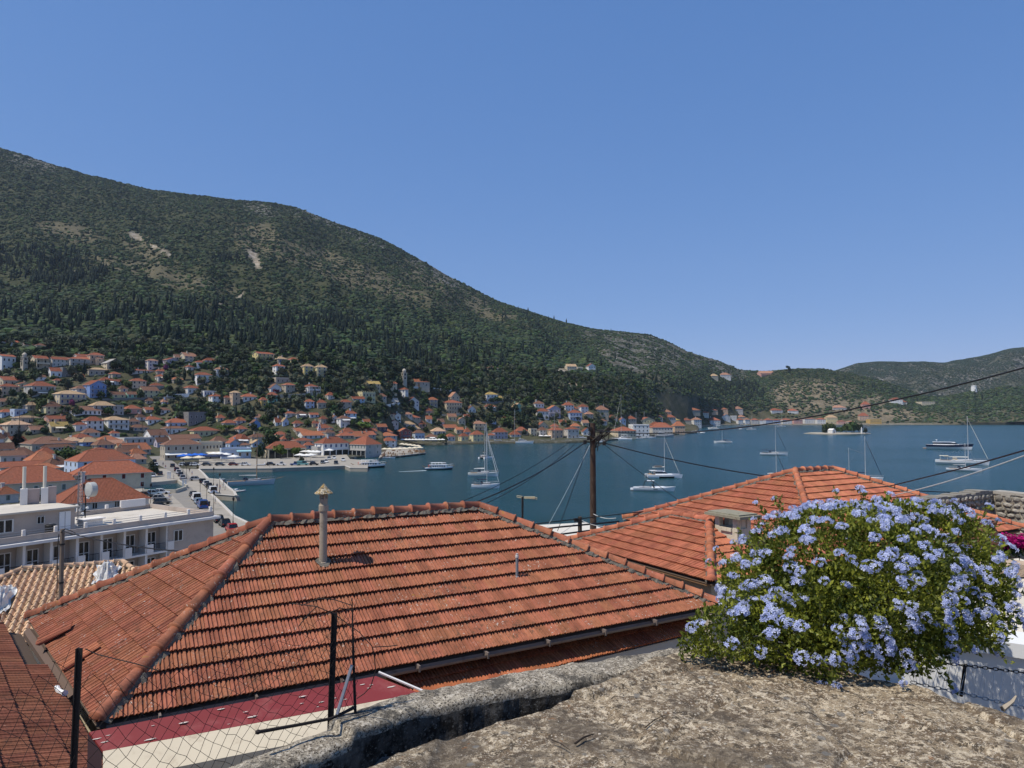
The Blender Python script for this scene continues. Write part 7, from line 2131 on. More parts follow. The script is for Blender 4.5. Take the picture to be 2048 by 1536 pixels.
# second tiled house to the right, with its annexe and chimney
y30 = math.atan2(eu.y, eu.x)
uu, vv = Vector((math.cos(y30), math.sin(y30), 0)), Vector((-math.sin(y30), math.cos(y30), 0))
def uv(p): return p.dot(uu), p.dot(vv)
def W3(u, v, z): q = uu * u + vv * v; return Vector((q.x, q.y, z))
Qp, Rp = atZ(2046, 1058, ZE), atZ(1246, 1040, ZE)
u0, v1_ = uv(Rp); u1, v0_ = uv(Qp)
hw_ = (v1_ - v0_) / 2
zr2 = min((abs(proj(W3(u0 + hw_, v0_ + hw_, z))[1] - 945), z) for z in np.arange(20.5, 23.5, .01))[1]
def hip_house(u0, u1, v0, v1, z, zr, name, label, mat, faces, wallc, long='u', w=.25, exp=.36, budget=300, lift=.05, lip=.045):
	h = min(u1 - u0, v1 - v0) / 2
	c = [W3(u0, v0, z), W3(u1, v0, z), W3(u1, v1, z), W3(u0, v1, z)]
	if (u1 - u0) >= (v1 - v0): a = [W3(u0 + h, (v0 + v1) / 2, zr), W3(u1 - h, (v0 + v1) / 2, zr)]; sl = {'f': [c[0], c[1], a[1], a[0]], 'r': [c[1], c[2], a[1]], 'b': [c[2], c[3], a[0], a[1]], 'l': [c[3], c[0], a[0]]}; hips = [(c[0], a[0]), (c[3], a[0]), (c[1], a[1]), (c[2], a[1])]
	else: a = [W3((u0 + u1) / 2, v0 + h, zr), W3((u0 + u1) / 2, v1 - h, zr)]; sl = {'f': [c[0], c[1], a[0]], 'r': [c[1], c[2], a[1], a[0]], 'b': [c[2], c[3], a[1]], 'l': [c[3], c[0], a[0], a[1]]}; hips = [(c[0], a[0]), (c[3], a[1]), (c[1], a[0]), (c[2], a[1])]
	root = thing(name, label, 'house', (c[0].x, c[0].y, 16), 0); rl = Vector((c[0].x, c[0].y, 16))
	mb = MB()
	for k, q in sl.items(): mb.face([p - rl + Vector((0, 0, -.05)) for p in q])
	mb.build('roof_deck', under, root)
	mb = MB()
	for k, q in sl.items():
		if k not in faces: mb.face([p - rl + Vector((0, 0, .03)) for p in q])
	mb.build('rear_roof', roof_mat('o'), root)
	for k in faces:
		q = sl[k]; e = (q[1] - q[0]).normalized(); up = (q[2] - q[0]) - e * (q[2] - q[0]).dot(e)
		pl, s = sl2d(q[0], e, q, up)
		slope_tiles(root, q[0], e, s, pl, w, exp, mat, budget // len(faces), lift=lift, lip=lip)
	for i, (p, q) in enumerate(hips): caps(root, p + up_, q + up_, mat, .42, .105, mw=.13)
	if (a[0] - a[1]).length > .3: caps(root, a[0] + up_, a[1] + up_, mat, .42, .105, mw=.13)
	i_ = .35; cc = [W3(u0 + i_, v0 + i_, 0), W3(u1 - i_, v0 + i_, 0), W3(u1 - i_, v1 - i_, 0), W3(u0 + i_, v1 - i_, 0)]
	mb = MB(); mb.prism([(p.x - rl.x, p.y - rl.y) for p in cc], -3, z - 16 - .07); mb.build('wall', wall_mat(wallc), root)
	mb = MB()
	for p, q in zip(c, c[1:] + c[:1]):
		d = (q - p).normalized(); nn = Vector((d.y, -d.x, 0)); mid = (p + q) / 2 - rl
		mb.box((mid.x - nn.x * .17, mid.y - nn.y * .17, mid.z - .08), ((q - p).length - .34, .3, .05), 0, math.atan2(d.y, d.x))
	mb.build('eaves', wood_m, root)
	return root, rl, a, c
r5, rl5, a5, c5 = hip_house(u0, u1, v0_, v1_, ZE, zr2, 'tiled_house', 'second house with a bright orange-red hip roof behind the flowering bush', new_tile, ['l', 'f'], 'W')
print('second roof', u0, u1, v0_, v1_, zr2)
P1, P2 = atZ(1126, 1086, ZE), atZ(1428, 1166, ZE)
(ua, va), (ub, vb_) = uv(P1), uv(P2)
um = (ua + ub) / 2; run = .575 * 4
kz = min((abs(proj(W3(um + run, va - run, z))[1] - 1031), z) for z in np.arange(20.2, 22.5, .01))[1]
r6, rl6, a6, c6 = hip_house(um, um + 2 * run, vb_, va, ZE + .01, kz, 'tiled_annexe', 'lower orange-tiled hip wing with the stubby chimney, left of the flowering bush', new_tile, ['l', 'f'], 's', w=.24, exp=.33)
print('annexe', um, run, va, vb_, kz)
cb_ = atZ(1466, 1096, 20.35); sc = cb_.y / F
chm = pmat('limewashed_chimney', (.58, .52, .40), .92, .2, 5, bump=.5, bdist=.02, dirt=(.30, .25, .18), dscale=7)
cr = link('chimney', None, r6, cb_ - rl6, (0, 0, y30))
S_ = 74 * sc / (math.cos(R(30)) + .62 * math.sin(R(30)) * 1.0)
mb = MB(); top_ = 42 * sc
sx, sy = S_ * .60, S_ * .92
mb.box((0, 0, (top_ - 2) / 2), (sx, sy, top_ + 2)); mb.box((-sx * .5 - .02, -.02, top_ * .93), (.06, sy * .5, top_ * .16)); mb.build('stack', chm, cr)
mb = MB(); hh = 20 * sc
for a, b_ in ((-1, -1), (1, -1), (1, 1), (-1, 1)): mb.box((a * sx * .36, b_ * sy * .40, top_ + hh / 2), (sx * .28, sy * .2, hh))
mb.box((sx * .12, -sy * .38, top_ + hh * .5), (sx * .5, sy * .16, hh)); mb.build('vent_pier', chm, cr)
mb = MB(); zc = top_ + hh
mb.box((0, 0, zc + .05), (sx * 1.6, sy * 1.6, .07)); mb.box((.02, .03, zc + .10), (sx * 1.35, sy * 1.4, .04)); mb.build('cap_slab', pmat('lichened_slab', (.27, .25, .18), .95, .3, 9, bump=.6, bdist=.02, dirt=(.12, .11, .08), dscale=10), cr)
mb = MB(); V = []
rr = random.Random(3)
for i in range(14):
	a = 6.283 * i / 14; V.append((math.cos(a) * sx * (1.1 + rr.uniform(-.1, .25)), math.sin(a) * sy * (1.0 + rr.uniform(-.1, .25)), -.30 - .12 * math.sin(a)))
n_ = 14; V2 = [(x * .55, y * .55, .18) for x, y, z in V]
mb.raw(V + V2, [(i, (i + 1) % n_, n_ + (i + 1) % n_, n_ + i) for i in range(n_)]); mb.build('mortar_collar', mortar, cr)
# beige barrel-tiled roof
bl, br = atZ(42, 1141, 18), atZ(246, 1126, 18)
eb = (br - bl).normalized(); nb_ = Vector((eb.y, -eb.x, 0))          # horizontally down-slope, towards the camera
sb = (-nb_ * .94 + Vector((0, 0, .34))).normalized()
Lr = (br - bl).length; SL = 4.6
o0 = bl - sb * SL
r7 = thing('barrel_tiled_house', 'house with a beige barrel-tile hip roof in front of the hotel', 'house', (o0.x, o0.y, 12), 0); rl7 = Vector((o0.x, o0.y, 12))
bt_me = tile_mesh('tile', .215, .32, beige_tile, BARREL, .035, .03)
slope_tiles(r7, o0, eb, sb, [(-SL * .9, 0), (Lr + SL * .62, 0), (Lr, SL), (0, SL)], .215, .32, beige_tile, 300, mesh=bt_me, jitter=.006)
caps(r7, bl + up_, br + up_, beige_tile, .36, .09)
caps(r7, bl - sb * SL - eb * SL * .9 + up_, bl + up_, beige_tile, .36, .1)
caps(r7, br - sb * SL + eb * SL * .62 + up_, br + up_, beige_tile, .36, .1)
mb = MB(); bk = -nb_ * 4.3 + Vector((0, 0, -1.5))
P = [bl - sb * SL - eb * SL * .9, br - sb * SL + eb * SL * .62, br + bk + eb * 2.8, bl + bk - eb * 4]
for q in ([P[0], P[1], br, bl], [P[1], P[2], br], [P[2], P[3], bl, br], [P[3], P[0], bl]): mb.face([p - rl7 + Vector((0, 0, -.05)) for p in q])
mb.build('roof_deck', roof_mat('t'), r7)
mb = MB(); mb.prism([(p.x - rl7.x, p.y - rl7.y) for p in [P[0] + eb * .4 - nb_ * .4, P[1] - eb * .4 - nb_ * .4, P[2] - eb * .4 + nb_ * .4, P[3] + eb * .4 + nb_ * .4]], -6, P[0].z - 12 - .25); mb.build('wall', wall_mat('c'), r7)
nbz = eb.cross(sb).normalized()
plastic = pmat('plastic_sheet', (.60, .59, .56), .35, .12, 3, spec=.6)
def plastic_cover(x, y, wpx, hpx, label):
	c = on_plane(x, y, o0, nbz); s = c.y / F; W_, H_ = wpx * s, hpx * s * 1.6
	t = thing('plastic_cover', label, 'plastic sheet', c, 0); V = []; n_ = 22
	for i in range(n_):
		for j in range(n_):
			a, b_ = (i / (n_ - 1) - .5), (j / (n_ - 1) - .5); r_ = math.hypot(a, b_) * 2
			bump = max(0, 1 - r_ * r_ * 1.5) * .42 + .12 + .07 * math.sin(a * 40 + 6 * b_) * max(.2, 1 - r_) + float(fbm(np.array(a * 9 + x), np.array(b_ * 9), 3, 5)) * .22
			k = 1 + .15 * math.sin(7 * math.atan2(a, b_ + 1e-6))
			V.append(eb * a * W_ * k + sb * b_ * H_ * k + nbz * max(.09, bump))
	mb = MB(); mb.raw(V, [(i * n_ + j, (i + 1) * n_ + j, (i + 1) * n_ + j + 1, i * n_ + j + 1) for i in range(n_ - 1) for j in range(n_ - 1)]); mb.build('sheet', plastic, t)
plastic_cover(214, 1151, 42, 38, 'crumpled clear plastic sheet wrapped over a vent at the right of the beige roof')
plastic_cover(3, 1206, 36, 60, 'crumpled clear plastic sheet at the left edge of the beige roof')
# hotel with balconies
hotel_wall = pmat('hotel_plaster', (.46, .385, .325), .9, .06, .3, dirt=(.36, .30, .25), dscale=.4)
hotel_white = pmat('hotel_white', (.74, .70, .65), .8, .06, .5)
terr = pmat('roof_terrace', (.55, .50, .42), .95, .18, .25, dirt=(.36, .32, .26), dscale=.35)
f1, f0 = atZ(427, 1037, 10.3), atZ(0, 1097, 10.3)
hd = (f1 - f0).normalized(); hphi = math.atan2(hd.y, hd.x)
ht = thing('hotel', 'grey-beige flat-roofed hotel with rows of white balconies at left', 'hotel', (f1.x, f1.y, 1), hphi)
LAND.append((250, 1080, 'grey hotel', ht.name))
G0 = 9.3                                  # cornice height above the ground
bays = [6.3 + 2.62 * i for i in range(12)]
XN = -(bays[-1])
mb = MB()
mb.box((-3.15, 7.2, G0 / 2 - 1), (6.3, 14.4, G0 + 2)); mb.box(((XN - 6.3) / 2, 7.95, G0 / 2 - 1), (XN * -1 - 6.3, 12.9, G0 + 2)); mb.build('wall', hotel_wall, ht)
mb = MB(); mb.box((XN / 2 + .2, 6.95, G0 + .16), (-XN + .9, 15.1, .3)); mb.build('cornice', hotel_white, ht)
mb = MB(); mb.box((XN / 2, 7.2, G0 + .33), (-XN - .5, 13.9, .06)); mb.build('roof_terrace', terr, ht)
mb = MB()
mb.box((XN / 2, .1, G0 + .62), (-XN, .22, .66)); mb.box((-.11, 7.2, G0 + .62), (.22, 14.0, .66)); mb.box((XN / 2, 14.3, G0 + .62), (-XN, .22, .66)); mb.build('parapet', hotel_wall, ht)
mb = MB()
for i in range(10): mb.box((-.4 - i * 3.1, .1, G0 + 1.25), (.28, .3, .62))
for i in range(6): mb.box((-2.5 - i * 3.6, 14.3, G0 + 1.2), (.35, .35, .5))
mb.box((-2.6, 14.25, G0 + 1.3), (3.4, .3, 1.0)); mb.build('parapet_post', hotel_white, ht)
mb = MB()
for zz in (1.15, 1.4): mb.tube([(-.4, .1, G0 + zz), (-28.3, .1, G0 + zz)], .025, 4)
mb.build('roof_railing', grey_metal, ht)
fl_z = [G0 - 3.05, G0 - 6.15, G0 - 9.2]
for fz in fl_z[:2]:
	mb = MB(); mb.box(((XN - 6.3) / 2, .68, fz - .1), (-XN - 6.3, 1.52, .22)); mb.build('balcony', hotel_white, ht)
	rl_ = MB()
	for i in range(len(bays) - 1):
		x0, x1 = -bays[i] - .25, -bays[i + 1] + .9
		rl_.tube([(x0, .0, fz + .95), (x1, .0, fz + .95)], .03, 4)
		for k in range(9): x = x0 + (x1 - x0) * (k + .5) / 9; rl_.tube([(x, 0, fz), (x, 0, fz + .95)], .014, 4)
	rl_.build('railing', black_metal, ht)
for i, bx in enumerate(bays):
	mb = MB(); mb.box((-bx, .72, G0 / 2), (.28, 1.44, G0 - .02)); mb.build('pier', hotel_white, ht)
	for fz in fl_z[:2]:
		mb = MB(); mb.box((-bx + .42, -.03, fz + .5), (.82, .14, 1.02)); mb.build('balcony_panel', hotel_white, ht)
fdoor = MB()
for x0, x1, z0, z1 in ((-.6, -.5, 0, 2.25), (.5, .6, 0, 2.25), (-.5, .5, 2.15, 2.25), (-.05, .05, 0, 2.15), (-.5, -.05, .9, .98), (.05, .5, .9, .98)): fdoor.box(((x0 + x1) / 2, -.03, (z0 + z1) / 2), (x1 - x0, .08, z1 - z0), 0)
fdoor.box((0, .0, 1.07), (1.0, .05, 2.14), 1); fdoor_me = fdoor.mesh('french_window', [hotel_white, dark_glass])
chair_mb = MB()
for a in (-.2, .2):
	for b_ in (-.2, .2): chair_mb.tube([(a, b_, 0), (a, b_, .42 if b_ < 0 else .85)], .02, 4)
chair_mb.box((0, 0, .43), (.44, .44, .04)); chair_mb.box((0, .2, .7), (.44, .03, .3)); chair_me = chair_mb.mesh('chair', black_metal)
for i in range(len(bays) - 1):
	xm = -(bays[i] + bays[i + 1]) / 2
	for k, fz in enumerate(fl_z):
		link('french_window', fdoor_me, ht, (xm + .1, 1.5, fz + .02))
		if k < 2:
			c = link('balcony_chair', None, None); bpy.data.objects.remove(c)
			p = Matrix.Rotation(hphi, 4, 'Z') @ Vector((xm - .75, .65, fz + .02)) + Vector((f1.x, f1.y, 1))
			o = link('balcony_chair', chair_me, None, p, (0, 0, hphi + random.uniform(-.6, .6)))
			tag(o, f'black metal chair on the {["upper", "lower"][k]} row of hotel balconies', 'chair', f'chairs on the {["upper", "lower"][k]} hotel balconies')
for fz in fl_z: link('window', glass_win(), ht, (-4.9, 0, fz + .9), None, (1.25, 1, 1.35))
mb = MB(); mb.box((-25.6, 7.4, G0 + 1.5), (20.6, 7.4, 2.7)); mb.build('penthouse', hotel_wall, ht)
mb = MB(); mb.box((-25.6, 7.3, G0 + 2.95), (21.2, 8.0, .2)); mb.build('penthouse_roof', terr, ht)
link('window', glass_win(), ht, (-22.4, 3.7, G0 + .95), None, (1.7, 1, 1.4)); link('window', glass_win(), ht, (-18.9, 3.7, G0 + 1.5), None, (.8, 1, .8))
mb = MB(); mb.box((-16.4, 3.66, G0 + 1.45), (1.2, .1, 2.2)); mb.box((-16.4, 3.62, G0 + 1.45), (.05, .06, 2.1), 1); mb.build('door', [white_paint, grey_metal], ht)
tn = thing('water_tank', 'black plastic water tank standing on the hotel roof terrace', 'tank', Matrix.Rotation(hphi, 4, 'Z') @ Vector((-18.6, 2.1, G0 + .36)) + Vector((f1.x, f1.y, 1)), 0)
mb = MB(); mb.lathe([(.5, 0), (.53, .1), (.53, 1.0), (.56, 1.05), (.5, 1.15), (.25, 1.22)], 14); mb.build('body', solid('black_plastic', (.02, .02, .02), .5), tn); mb = MB(); mb.lathe([(.2, 1.2), (.2, 1.27)], 10); mb.build('lid', grey_metal, tn)
mb = MB(); mb.box((-12.9, 5.0, G0 + .75), (2.2, 1.2, .8)); mb.box((-12.9, 4.95, G0 + 1.2), (2.6, 1.6, .12)); mb.build('roof_hatch', hotel_white, ht)
def hw3(x, y, z): return Matrix.Rotation(hphi, 4, 'Z') @ Vector((x, y, z)) + Vector((f1.x, f1.y, 1))
pk = pmat('pinkish_plaster', (.46, .36, .32), .9, .08, .8)
hz = G0 + 3.05
p = atY(76, 1022, 84)
cst = thing('chimney_stack', 'two white chimneys with tall pale pipes on the hotel penthouse roof', 'chimney', (p.x, p.y, 1 + hz), hphi - R(22)); k = 84 / F
mb = MB()
for xx in (-24, 10): mb.box((xx * k, 0, 15.5 * k), (12 * k, 14 * k, 31 * k))
mb.build('flue_block', hotel_white, cst)
mb = MB(); mb.box((-8 * k, 4 * k, 15 * k), (20 * k, 10 * k, 29 * k)); mb.box((23 * k, 3 * k, 16 * k), (14 * k, 10 * k, 33 * k)); mb.build('wall', pk, cst)
mb = MB()
for xx in (-24, 10): mb.lathe([(3.1 * k, 30 * k), (3.1 * k, 72 * k), (3.3 * k, 72.5 * k), (3.3 * k, 74 * k)], 12, (xx * k, 0, 0))
mb.build('pipe', pmat('pale_pipe', (.62, .58, .48), .7, .06, 2), cst)
p = atY(158, 1050, 86); k = 86 / F
ms = thing('radio_mast', 'lattice radio mast with a big drum dish on the hotel roof', 'radio mast', (p.x, p.y, 1 + G0 + .3), R(20))
mb = MB(); hh = 104 * k; wm2 = 5 * k
for a in range(3):
	x, y = wm2 * math.cos(a * 2.094), wm2 * math.sin(a * 2.094); mb.tube([(x, y, 0), (x, y, hh)], .035, 5)
	x2, y2 = wm2 * math.cos((a + 1) * 2.094), wm2 * math.sin((a + 1) * 2.094)
	for i in range(16):
		z0, z1 = hh * i / 16, hh * (i + 1) / 16
		mb.tube([(x, y, z0), (x2, y2, z1)], .018, 4); mb.tube([(x, y, z1), (x2, y2, z1)], .018, 4)
mb.build('lattice', grey_metal, ms)
mb = MB(); mb.tube([(10 * k, 2 * k, 0), (10 * k, 2 * k, 60 * k)], .06, 6)
for z in (25, 40, 55): mb.tube([(0, 0, z * k), (18 * k, 2 * k, z * k)], .035, 4)
for i in range(9): mb.box((random.uniform(-8, 16) * k, random.uniform(-4, 4) * k, random.uniform(15, 95) * k), (.12, .12, random.uniform(.25, .7)))
for i in range(5): mb.tube([(random.uniform(-3, 3) * k, 0, hh * .9), (random.uniform(-3, 3) * k, 0, hh * random.uniform(1.0, 1.1))], .015, 4)
mb.build('aerial', black_metal, ms)
mb = MB(); mb.lathe([(14.5 * k, 0), (14.5 * k, 11 * k), (13.2 * k, 12 * k), (2 * k, 13.5 * k)], 24)
mb.lathe([(14.8 * k, .5 * k), (14.8 * k, 2 * k)], 24, cap=False)
d_ = mb.build('dish', pmat('dish_radome', (.45, .45, .42), .6, .05, 2), ms, (25 * k, -2 * k, 69 * k), (R(90), 0, R(-50)))
for q in ((16, 53), (15, 33), (-3, 38), (7, 22)):
	mb = MB(); mb.lathe([(2.6 * k, 0), (2.6 * k, 2.6 * k), (.5 * k, 3.5 * k)], 10); mb.build('small_dish', white_paint, ms, (q[0] * k, -4 * k, q[1] * k), (R(90), 0, R(-20)))
link('HX', None); bpy.data.objects.remove(bpy.data.objects['HX'])
# parapet wall, stone terrace top
rub = None
m, n, l, b = _mat('rubble_render'); wp = wpos(n)
g1_ = noise(n, l, wp, 7, 8, .72); g2_ = noise(n, l, wp, 38, 5, .7)
c = mixcol(n, l, ramp(n, l, g1_, .38, .62), (.24, .205, .155), (.42, .37, .285))
c = mixcol(n, l, ramp(n, l, g2_, .50, .60), c, (.58, .52, .42))
c = mixcol(n, l, ramp(n, l, noise(n, l, wp, 75, 4, .7), .53, .58), c, (.06, .05, .04))
c = mixcol(n, l, mathn(n, l, 'MULTIPLY', ramp(n, l, noise(n, l, wp, 2.4, 6, .75), .50, .62), .85), c, (.055, .052, .046))
l.new(c, b.inputs['Base Color']); b.inputs['Roughness'].default_value = .97; b.inputs['Specular IOR Level'].default_value = .1
h = mathn(n, l, 'ADD', mathn(n, l, 'MULTIPLY', g2_, .5), noise(n, l, wp, 90, 5, .7)); l.new(bumpn(n, l, h, .8, .012), b.inputs['Normal'])
rubble = m
m, n, l, b = _mat('rubble_shaded_crust'); wp = wpos(n)  # black lichen, darkened further in colour to deepen the front face's shade
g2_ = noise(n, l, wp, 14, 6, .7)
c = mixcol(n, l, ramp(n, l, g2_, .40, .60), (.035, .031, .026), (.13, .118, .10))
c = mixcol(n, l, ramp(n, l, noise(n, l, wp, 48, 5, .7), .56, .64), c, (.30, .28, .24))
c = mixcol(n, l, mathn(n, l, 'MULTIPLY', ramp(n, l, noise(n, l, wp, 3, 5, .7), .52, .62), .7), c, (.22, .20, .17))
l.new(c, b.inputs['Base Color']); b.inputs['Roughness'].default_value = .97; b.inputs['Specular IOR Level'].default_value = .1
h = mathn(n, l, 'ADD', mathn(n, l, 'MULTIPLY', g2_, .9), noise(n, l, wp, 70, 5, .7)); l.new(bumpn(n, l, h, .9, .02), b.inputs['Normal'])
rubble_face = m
wz = 22.2
wpath = [atZ(x, y, wz) for x, y in ((-120, 1722), (100, 1640), (250, 1583), (410, 1525), (540, 1482), (655, 1440), (740, 1408), (830, 1382), (1000, 1350), (1200, 1317), (1372, 1291), (1440, 1281))]
wS = np.concatenate([[0], np.cumsum([(b_ - a_).length for a_, b_ in zip(wpath, wpath[1:])])])
WL = float(wS[-1]); NL = 260
_s = np.linspace(0, WL, NL); wpx = np.interp(_s, wS, [p.x for p in wpath]); wpy = np.interp(_s, wS, [p.y for p in wpath])
ker = np.ones(9) / 9; wpx[4:-4] = np.convolve(wpx, ker, 'valid'); wpy[4:-4] = np.convolve(wpy, ker, 'valid')
wtx, wty = np.gradient(wpx), np.gradient(wpy); wl_ = np.hypot(wtx, wty); wtx /= wl_; wty /= wl_
we = (wpath[5] - wpath[3]).normalized(); wn = Vector((we.y, -we.x, 0)); prof = [(0, -1.6), (0, -.6), (0, -.1), (.004, -.01), (.05, .008), (.13, .014), (.22, .012), (.29, .004), (.325, -.006), (.34, -.022), (.345, -.06), (.348, -.16), (.35, -.3), (.355, -.42), (.36, -.55), (.36, -.7), (.365, -.9), (.37, -1.3)]
A2 = np.linspace(0, WL, NL); V = np.zeros((NL, len(prof), 3))
wv_ = .03 * fbm(A2 * 1.4, A2 * 0 + 3, 3, 8)
for j, (d, z) in enumerate(prof):
	dd = d * .80 * (1 + .10 * np.sin(A2 * 2.1 + 1) * (d > .2)) + wv_
	nz = fbm(A2 * 5 + 0 * j, np.full(NL, d * 9 + z * 5.0), 4, 13) * .09 + fbm(A2 * 22, np.full(NL, d * 30 + z * 22.0), 3, 14) * .03
	top_flag = z > -.1
	V[:, j, 0] = wpx + wty * (dd + (0 if top_flag else nz * (1 if d > .2 else 0)))
	V[:, j, 1] = wpy - wtx * (dd + (0 if top_flag else nz * (1 if d > .2 else 0)))
	V[:, j, 2] = wz + z + (nz * .5 if top_flag else 0) - .05 * (wpx < -1.08) * (z > -.3)
idx = np.arange(V.shape[0] * V.shape[1]).reshape(V.shape[:2])
q = np.stack([idx[:-1, :-1], idx[1:, :-1], idx[1:, 1:], idx[:-1, 1:]], -1).reshape(-1, 4)[:, ::-1]
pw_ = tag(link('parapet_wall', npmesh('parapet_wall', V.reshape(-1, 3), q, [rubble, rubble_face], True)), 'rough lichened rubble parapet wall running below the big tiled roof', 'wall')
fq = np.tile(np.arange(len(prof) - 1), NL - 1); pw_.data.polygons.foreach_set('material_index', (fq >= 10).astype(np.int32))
def stone_meshes(n, mat, seed=0, flat=.5):
	out = []
	for i in range(n):
		rr = random.Random(seed + i); v, f = lump(seed + i, 1, 1.0, 1.0, .16, -9)
		v = [(x * rr.uniform(.9, 1.1), y * flat, (z - 9) * .75) for x, y, z in v]
		out.append(trimesh('stone', (v, f), mat, False))
	return out
st_m = [pmat('wall_stone_grey', (.15, .14, .125), .95, .3, 5, bump=.6, bdist=.02, rand=.35, dirt=(.05, .048, .042), dscale=6), pmat('wall_stone_pale', (.30, .275, .23), .95, .25, 5, bump=.6, bdist=.02, rand=.3, dirt=(.12, .11, .09), dscale=5)]
wst = stone_meshes(6, st_m[0], 70, .35)
for k in range(70):
	i = int(random.uniform(.06, .78) * NL); z = random.uniform(-.75, -.14); s = random.uniform(.05, .12)
	p = Vector((wpx[i] + wty[i] * .265, wpy[i] - wtx[i] * .265, wz + z))
	o = link('stone', random.choice(wst), pw_, p, (random.uniform(-.2, .2), random.uniform(-.3, .3), math.atan2(wty[i], wtx[i])), (s, s * .42, s * random.uniform(.6, .9)))
m, n, l, b = _mat('terrace_stone'); wp = wpos(n)
n1_ = noise(n, l, wp, 4.5, 9, .72, .3); n2_ = noise(n, l, wp, 24, 7, .74, .2); n3_ = noise(n, l, wp, 80, 4, .7)
c = mixcol(n, l, ramp(n, l, n1_, .38, .62), (.135, .095, .06), (.33, .26, .17))
c = mixcol(n, l, mathn(n, l, 'MULTIPLY', ramp(n, l, n2_, .515, .55), .9), c, (.58, .485, .345))
c = mixcol(n, l, ramp(n, l, noise(n, l, wp, 17, 7, .75, .5), .525, .575), c, (.085, .066, .045))
c = mixcol(n, l, ramp(n, l, n3_, .56, .66), c, (.58, .52, .42))
c = mixcol(n, l, ramp(n, l, noise(n, l, wp, 95, 3, .6), .58, .64), c, (.06, .048, .036))
c = mixcol(n, l, mathn(n, l, 'MULTIPLY', ramp(n, l, noise(n, l, wp, 1.1, 6, .7), .50, .60), .72), c, (.10, .08, .06))
c = mixcol(n, l, mathn(n, l, 'MULTIPLY', ramp(n, l, noise(n, l, wp, 6.5, 5, .7), .66, .70), .8), c, (.25, .10, .03))
vo = n.new('ShaderNodeTexVoronoi'); vo.inputs['Scale'].default_value = 9; vo.inputs['Randomness'].default_value = 1; l.new(wp, vo.inputs['Vector'])
ring = ramp(n, l, vo.outputs['Distance'], .24, .17)
c = mixcol(n, l, mathn(n, l, 'MULTIPLY', ring, mathn(n, l, 'MULTIPLY', ramp(n, l, noise(n, l, wp, 2.0, 2), .52, .6), .75)), c, (.17, .165, .15))
l.new(c, b.inputs['Base Color']); b.inputs['Roughness'].default_value = .96; b.inputs['Specular IOR Level'].default_value = .12
h = mathn(n, l, 'ADD', mathn(n, l, 'MULTIPLY', n2_, 1.0), mathn(n, l, 'MULTIPLY', n3_, .45)); l.new(bumpn(n, l, h, .85, .014), b.inputs['Normal'])
terrace_stone = m
tz = 22.3
ys = np.concatenate([np.linspace(1302, 1420, 150), np.linspace(1421, 1700, 190)])
lx = np.interp(ys, [1302, 1325, 1345, 1372, 1405, 1417, 1442, 1490, 1536, 1640, 1700], [1365, 1300, 1262, 1200, 1118, 1098, 1000, 850, 738, 470, 330])
rx = np.interp(ys, [1302, 1345, 1368, 1440, 1530, 1640, 1700], [1570, 1706, 1832, 2052, 2300, 2600, 2750])
NC = 300; tt = np.linspace(0, 1, NC)
PXg = lx[:, None] * (1 - tt) + rx[:, None] * tt
PYg = ys[:, None] + 0 * tt
PXg = PXg + 16 * fbm(ys / 14, ys * 0, 3, 6)[:, None] * np.clip(1 - tt * 12, 0, 1) + 10 * fbm(ys / 18, ys * 0 + 5, 3, 7)[:, None] * np.clip(1 - (1 - tt) * 12, 0, 1)
vx = (PXg - 1024) / F; vvv = (768 - PYg) / F
dY = math.cos(PITCH) - math.sin(PITCH) * vvv; dZ = math.sin(PITCH) + math.cos(PITCH) * vvv
tq = (tz - CZ) / dZ; TX = vx * tq; TY = dY * tq
sites = rng.random((34, 2)) * np.array([5.0, 4.2]) + np.array([-1.2, 1.6])
dx_ = (TX + .12 * fbm(TX * 3, TY * 3, 3, 2))[..., None] - sites[:, 0]; dy_ = (TY + .12 * fbm(TX * 3 + 9, TY * 3, 3, 3))[..., None] - sites[:, 1]
dd = np.sqrt(dx_ ** 2 + (dy_ * 1.25) ** 2); ds = np.sort(dd, -1); cell = np.argmin(dd, -1)
joint = np.clip(1 - (ds[..., 1] - ds[..., 0]) / .05, 0, 1)
cellh = (rng.random(len(sites)) - .5) * .036
TZ = tz + cellh[cell] * (1 - joint) - joint * .026 * np.clip(.5 + 3 * fbm(TX * 1.4, TY * 1.4, 2, 19), 0, 1.2) + fbm(TX * 2.2, TY * 2.2, 4, 31) * .05 + fbm(TX * 14, TY * 14, 3, 32) * .014 + fbm(TX * 45, TY * 45, 2, 33) * .006
V = np.stack([TX, TY, TZ], -1)
sk_ = V.copy()
def skirt(row):
	s = row.copy(); s[:, 2] -= .9; s[:, 2] += 0; return s
rim = np.concatenate([V[0, :], V[1:, -1], V[-1, -2::-1], V[-2:0:-1, 0]])
rim_id = np.concatenate([np.arange(NC), np.arange(1, len(ys)) * NC + NC - 1, (len(ys) - 1) * NC + np.arange(NC - 2, -1, -1), np.arange(len(ys) - 2, 0, -1) * NC])
low1 = rim.copy(); low1[:, 2] -= .06; low1[:, :2] += rng.normal(0, .006, (len(rim), 2)); low2 = rim.copy(); low2[:, 2] -= 1.2
base_n = V.shape[0] * V.shape[1]; nR = len(rim)
idx = np.arange(base_n).reshape(V.shape[:2])
q = np.stack([idx[:-1, :-1], idx[:-1, 1:], idx[1:, 1:], idx[1:, :-1]], -1).reshape(-1, 4)[:, ::-1]
i1 = base_n + np.arange(nR); i2 = base_n + nR + np.arange(nR)
qs = np.concatenate([np.stack([rim_id, i1, np.roll(i1, -1), np.roll(rim_id, -1)], -1), np.stack([i1, i2, np.roll(i2, -1), np.roll(i1, -1)], -1)])
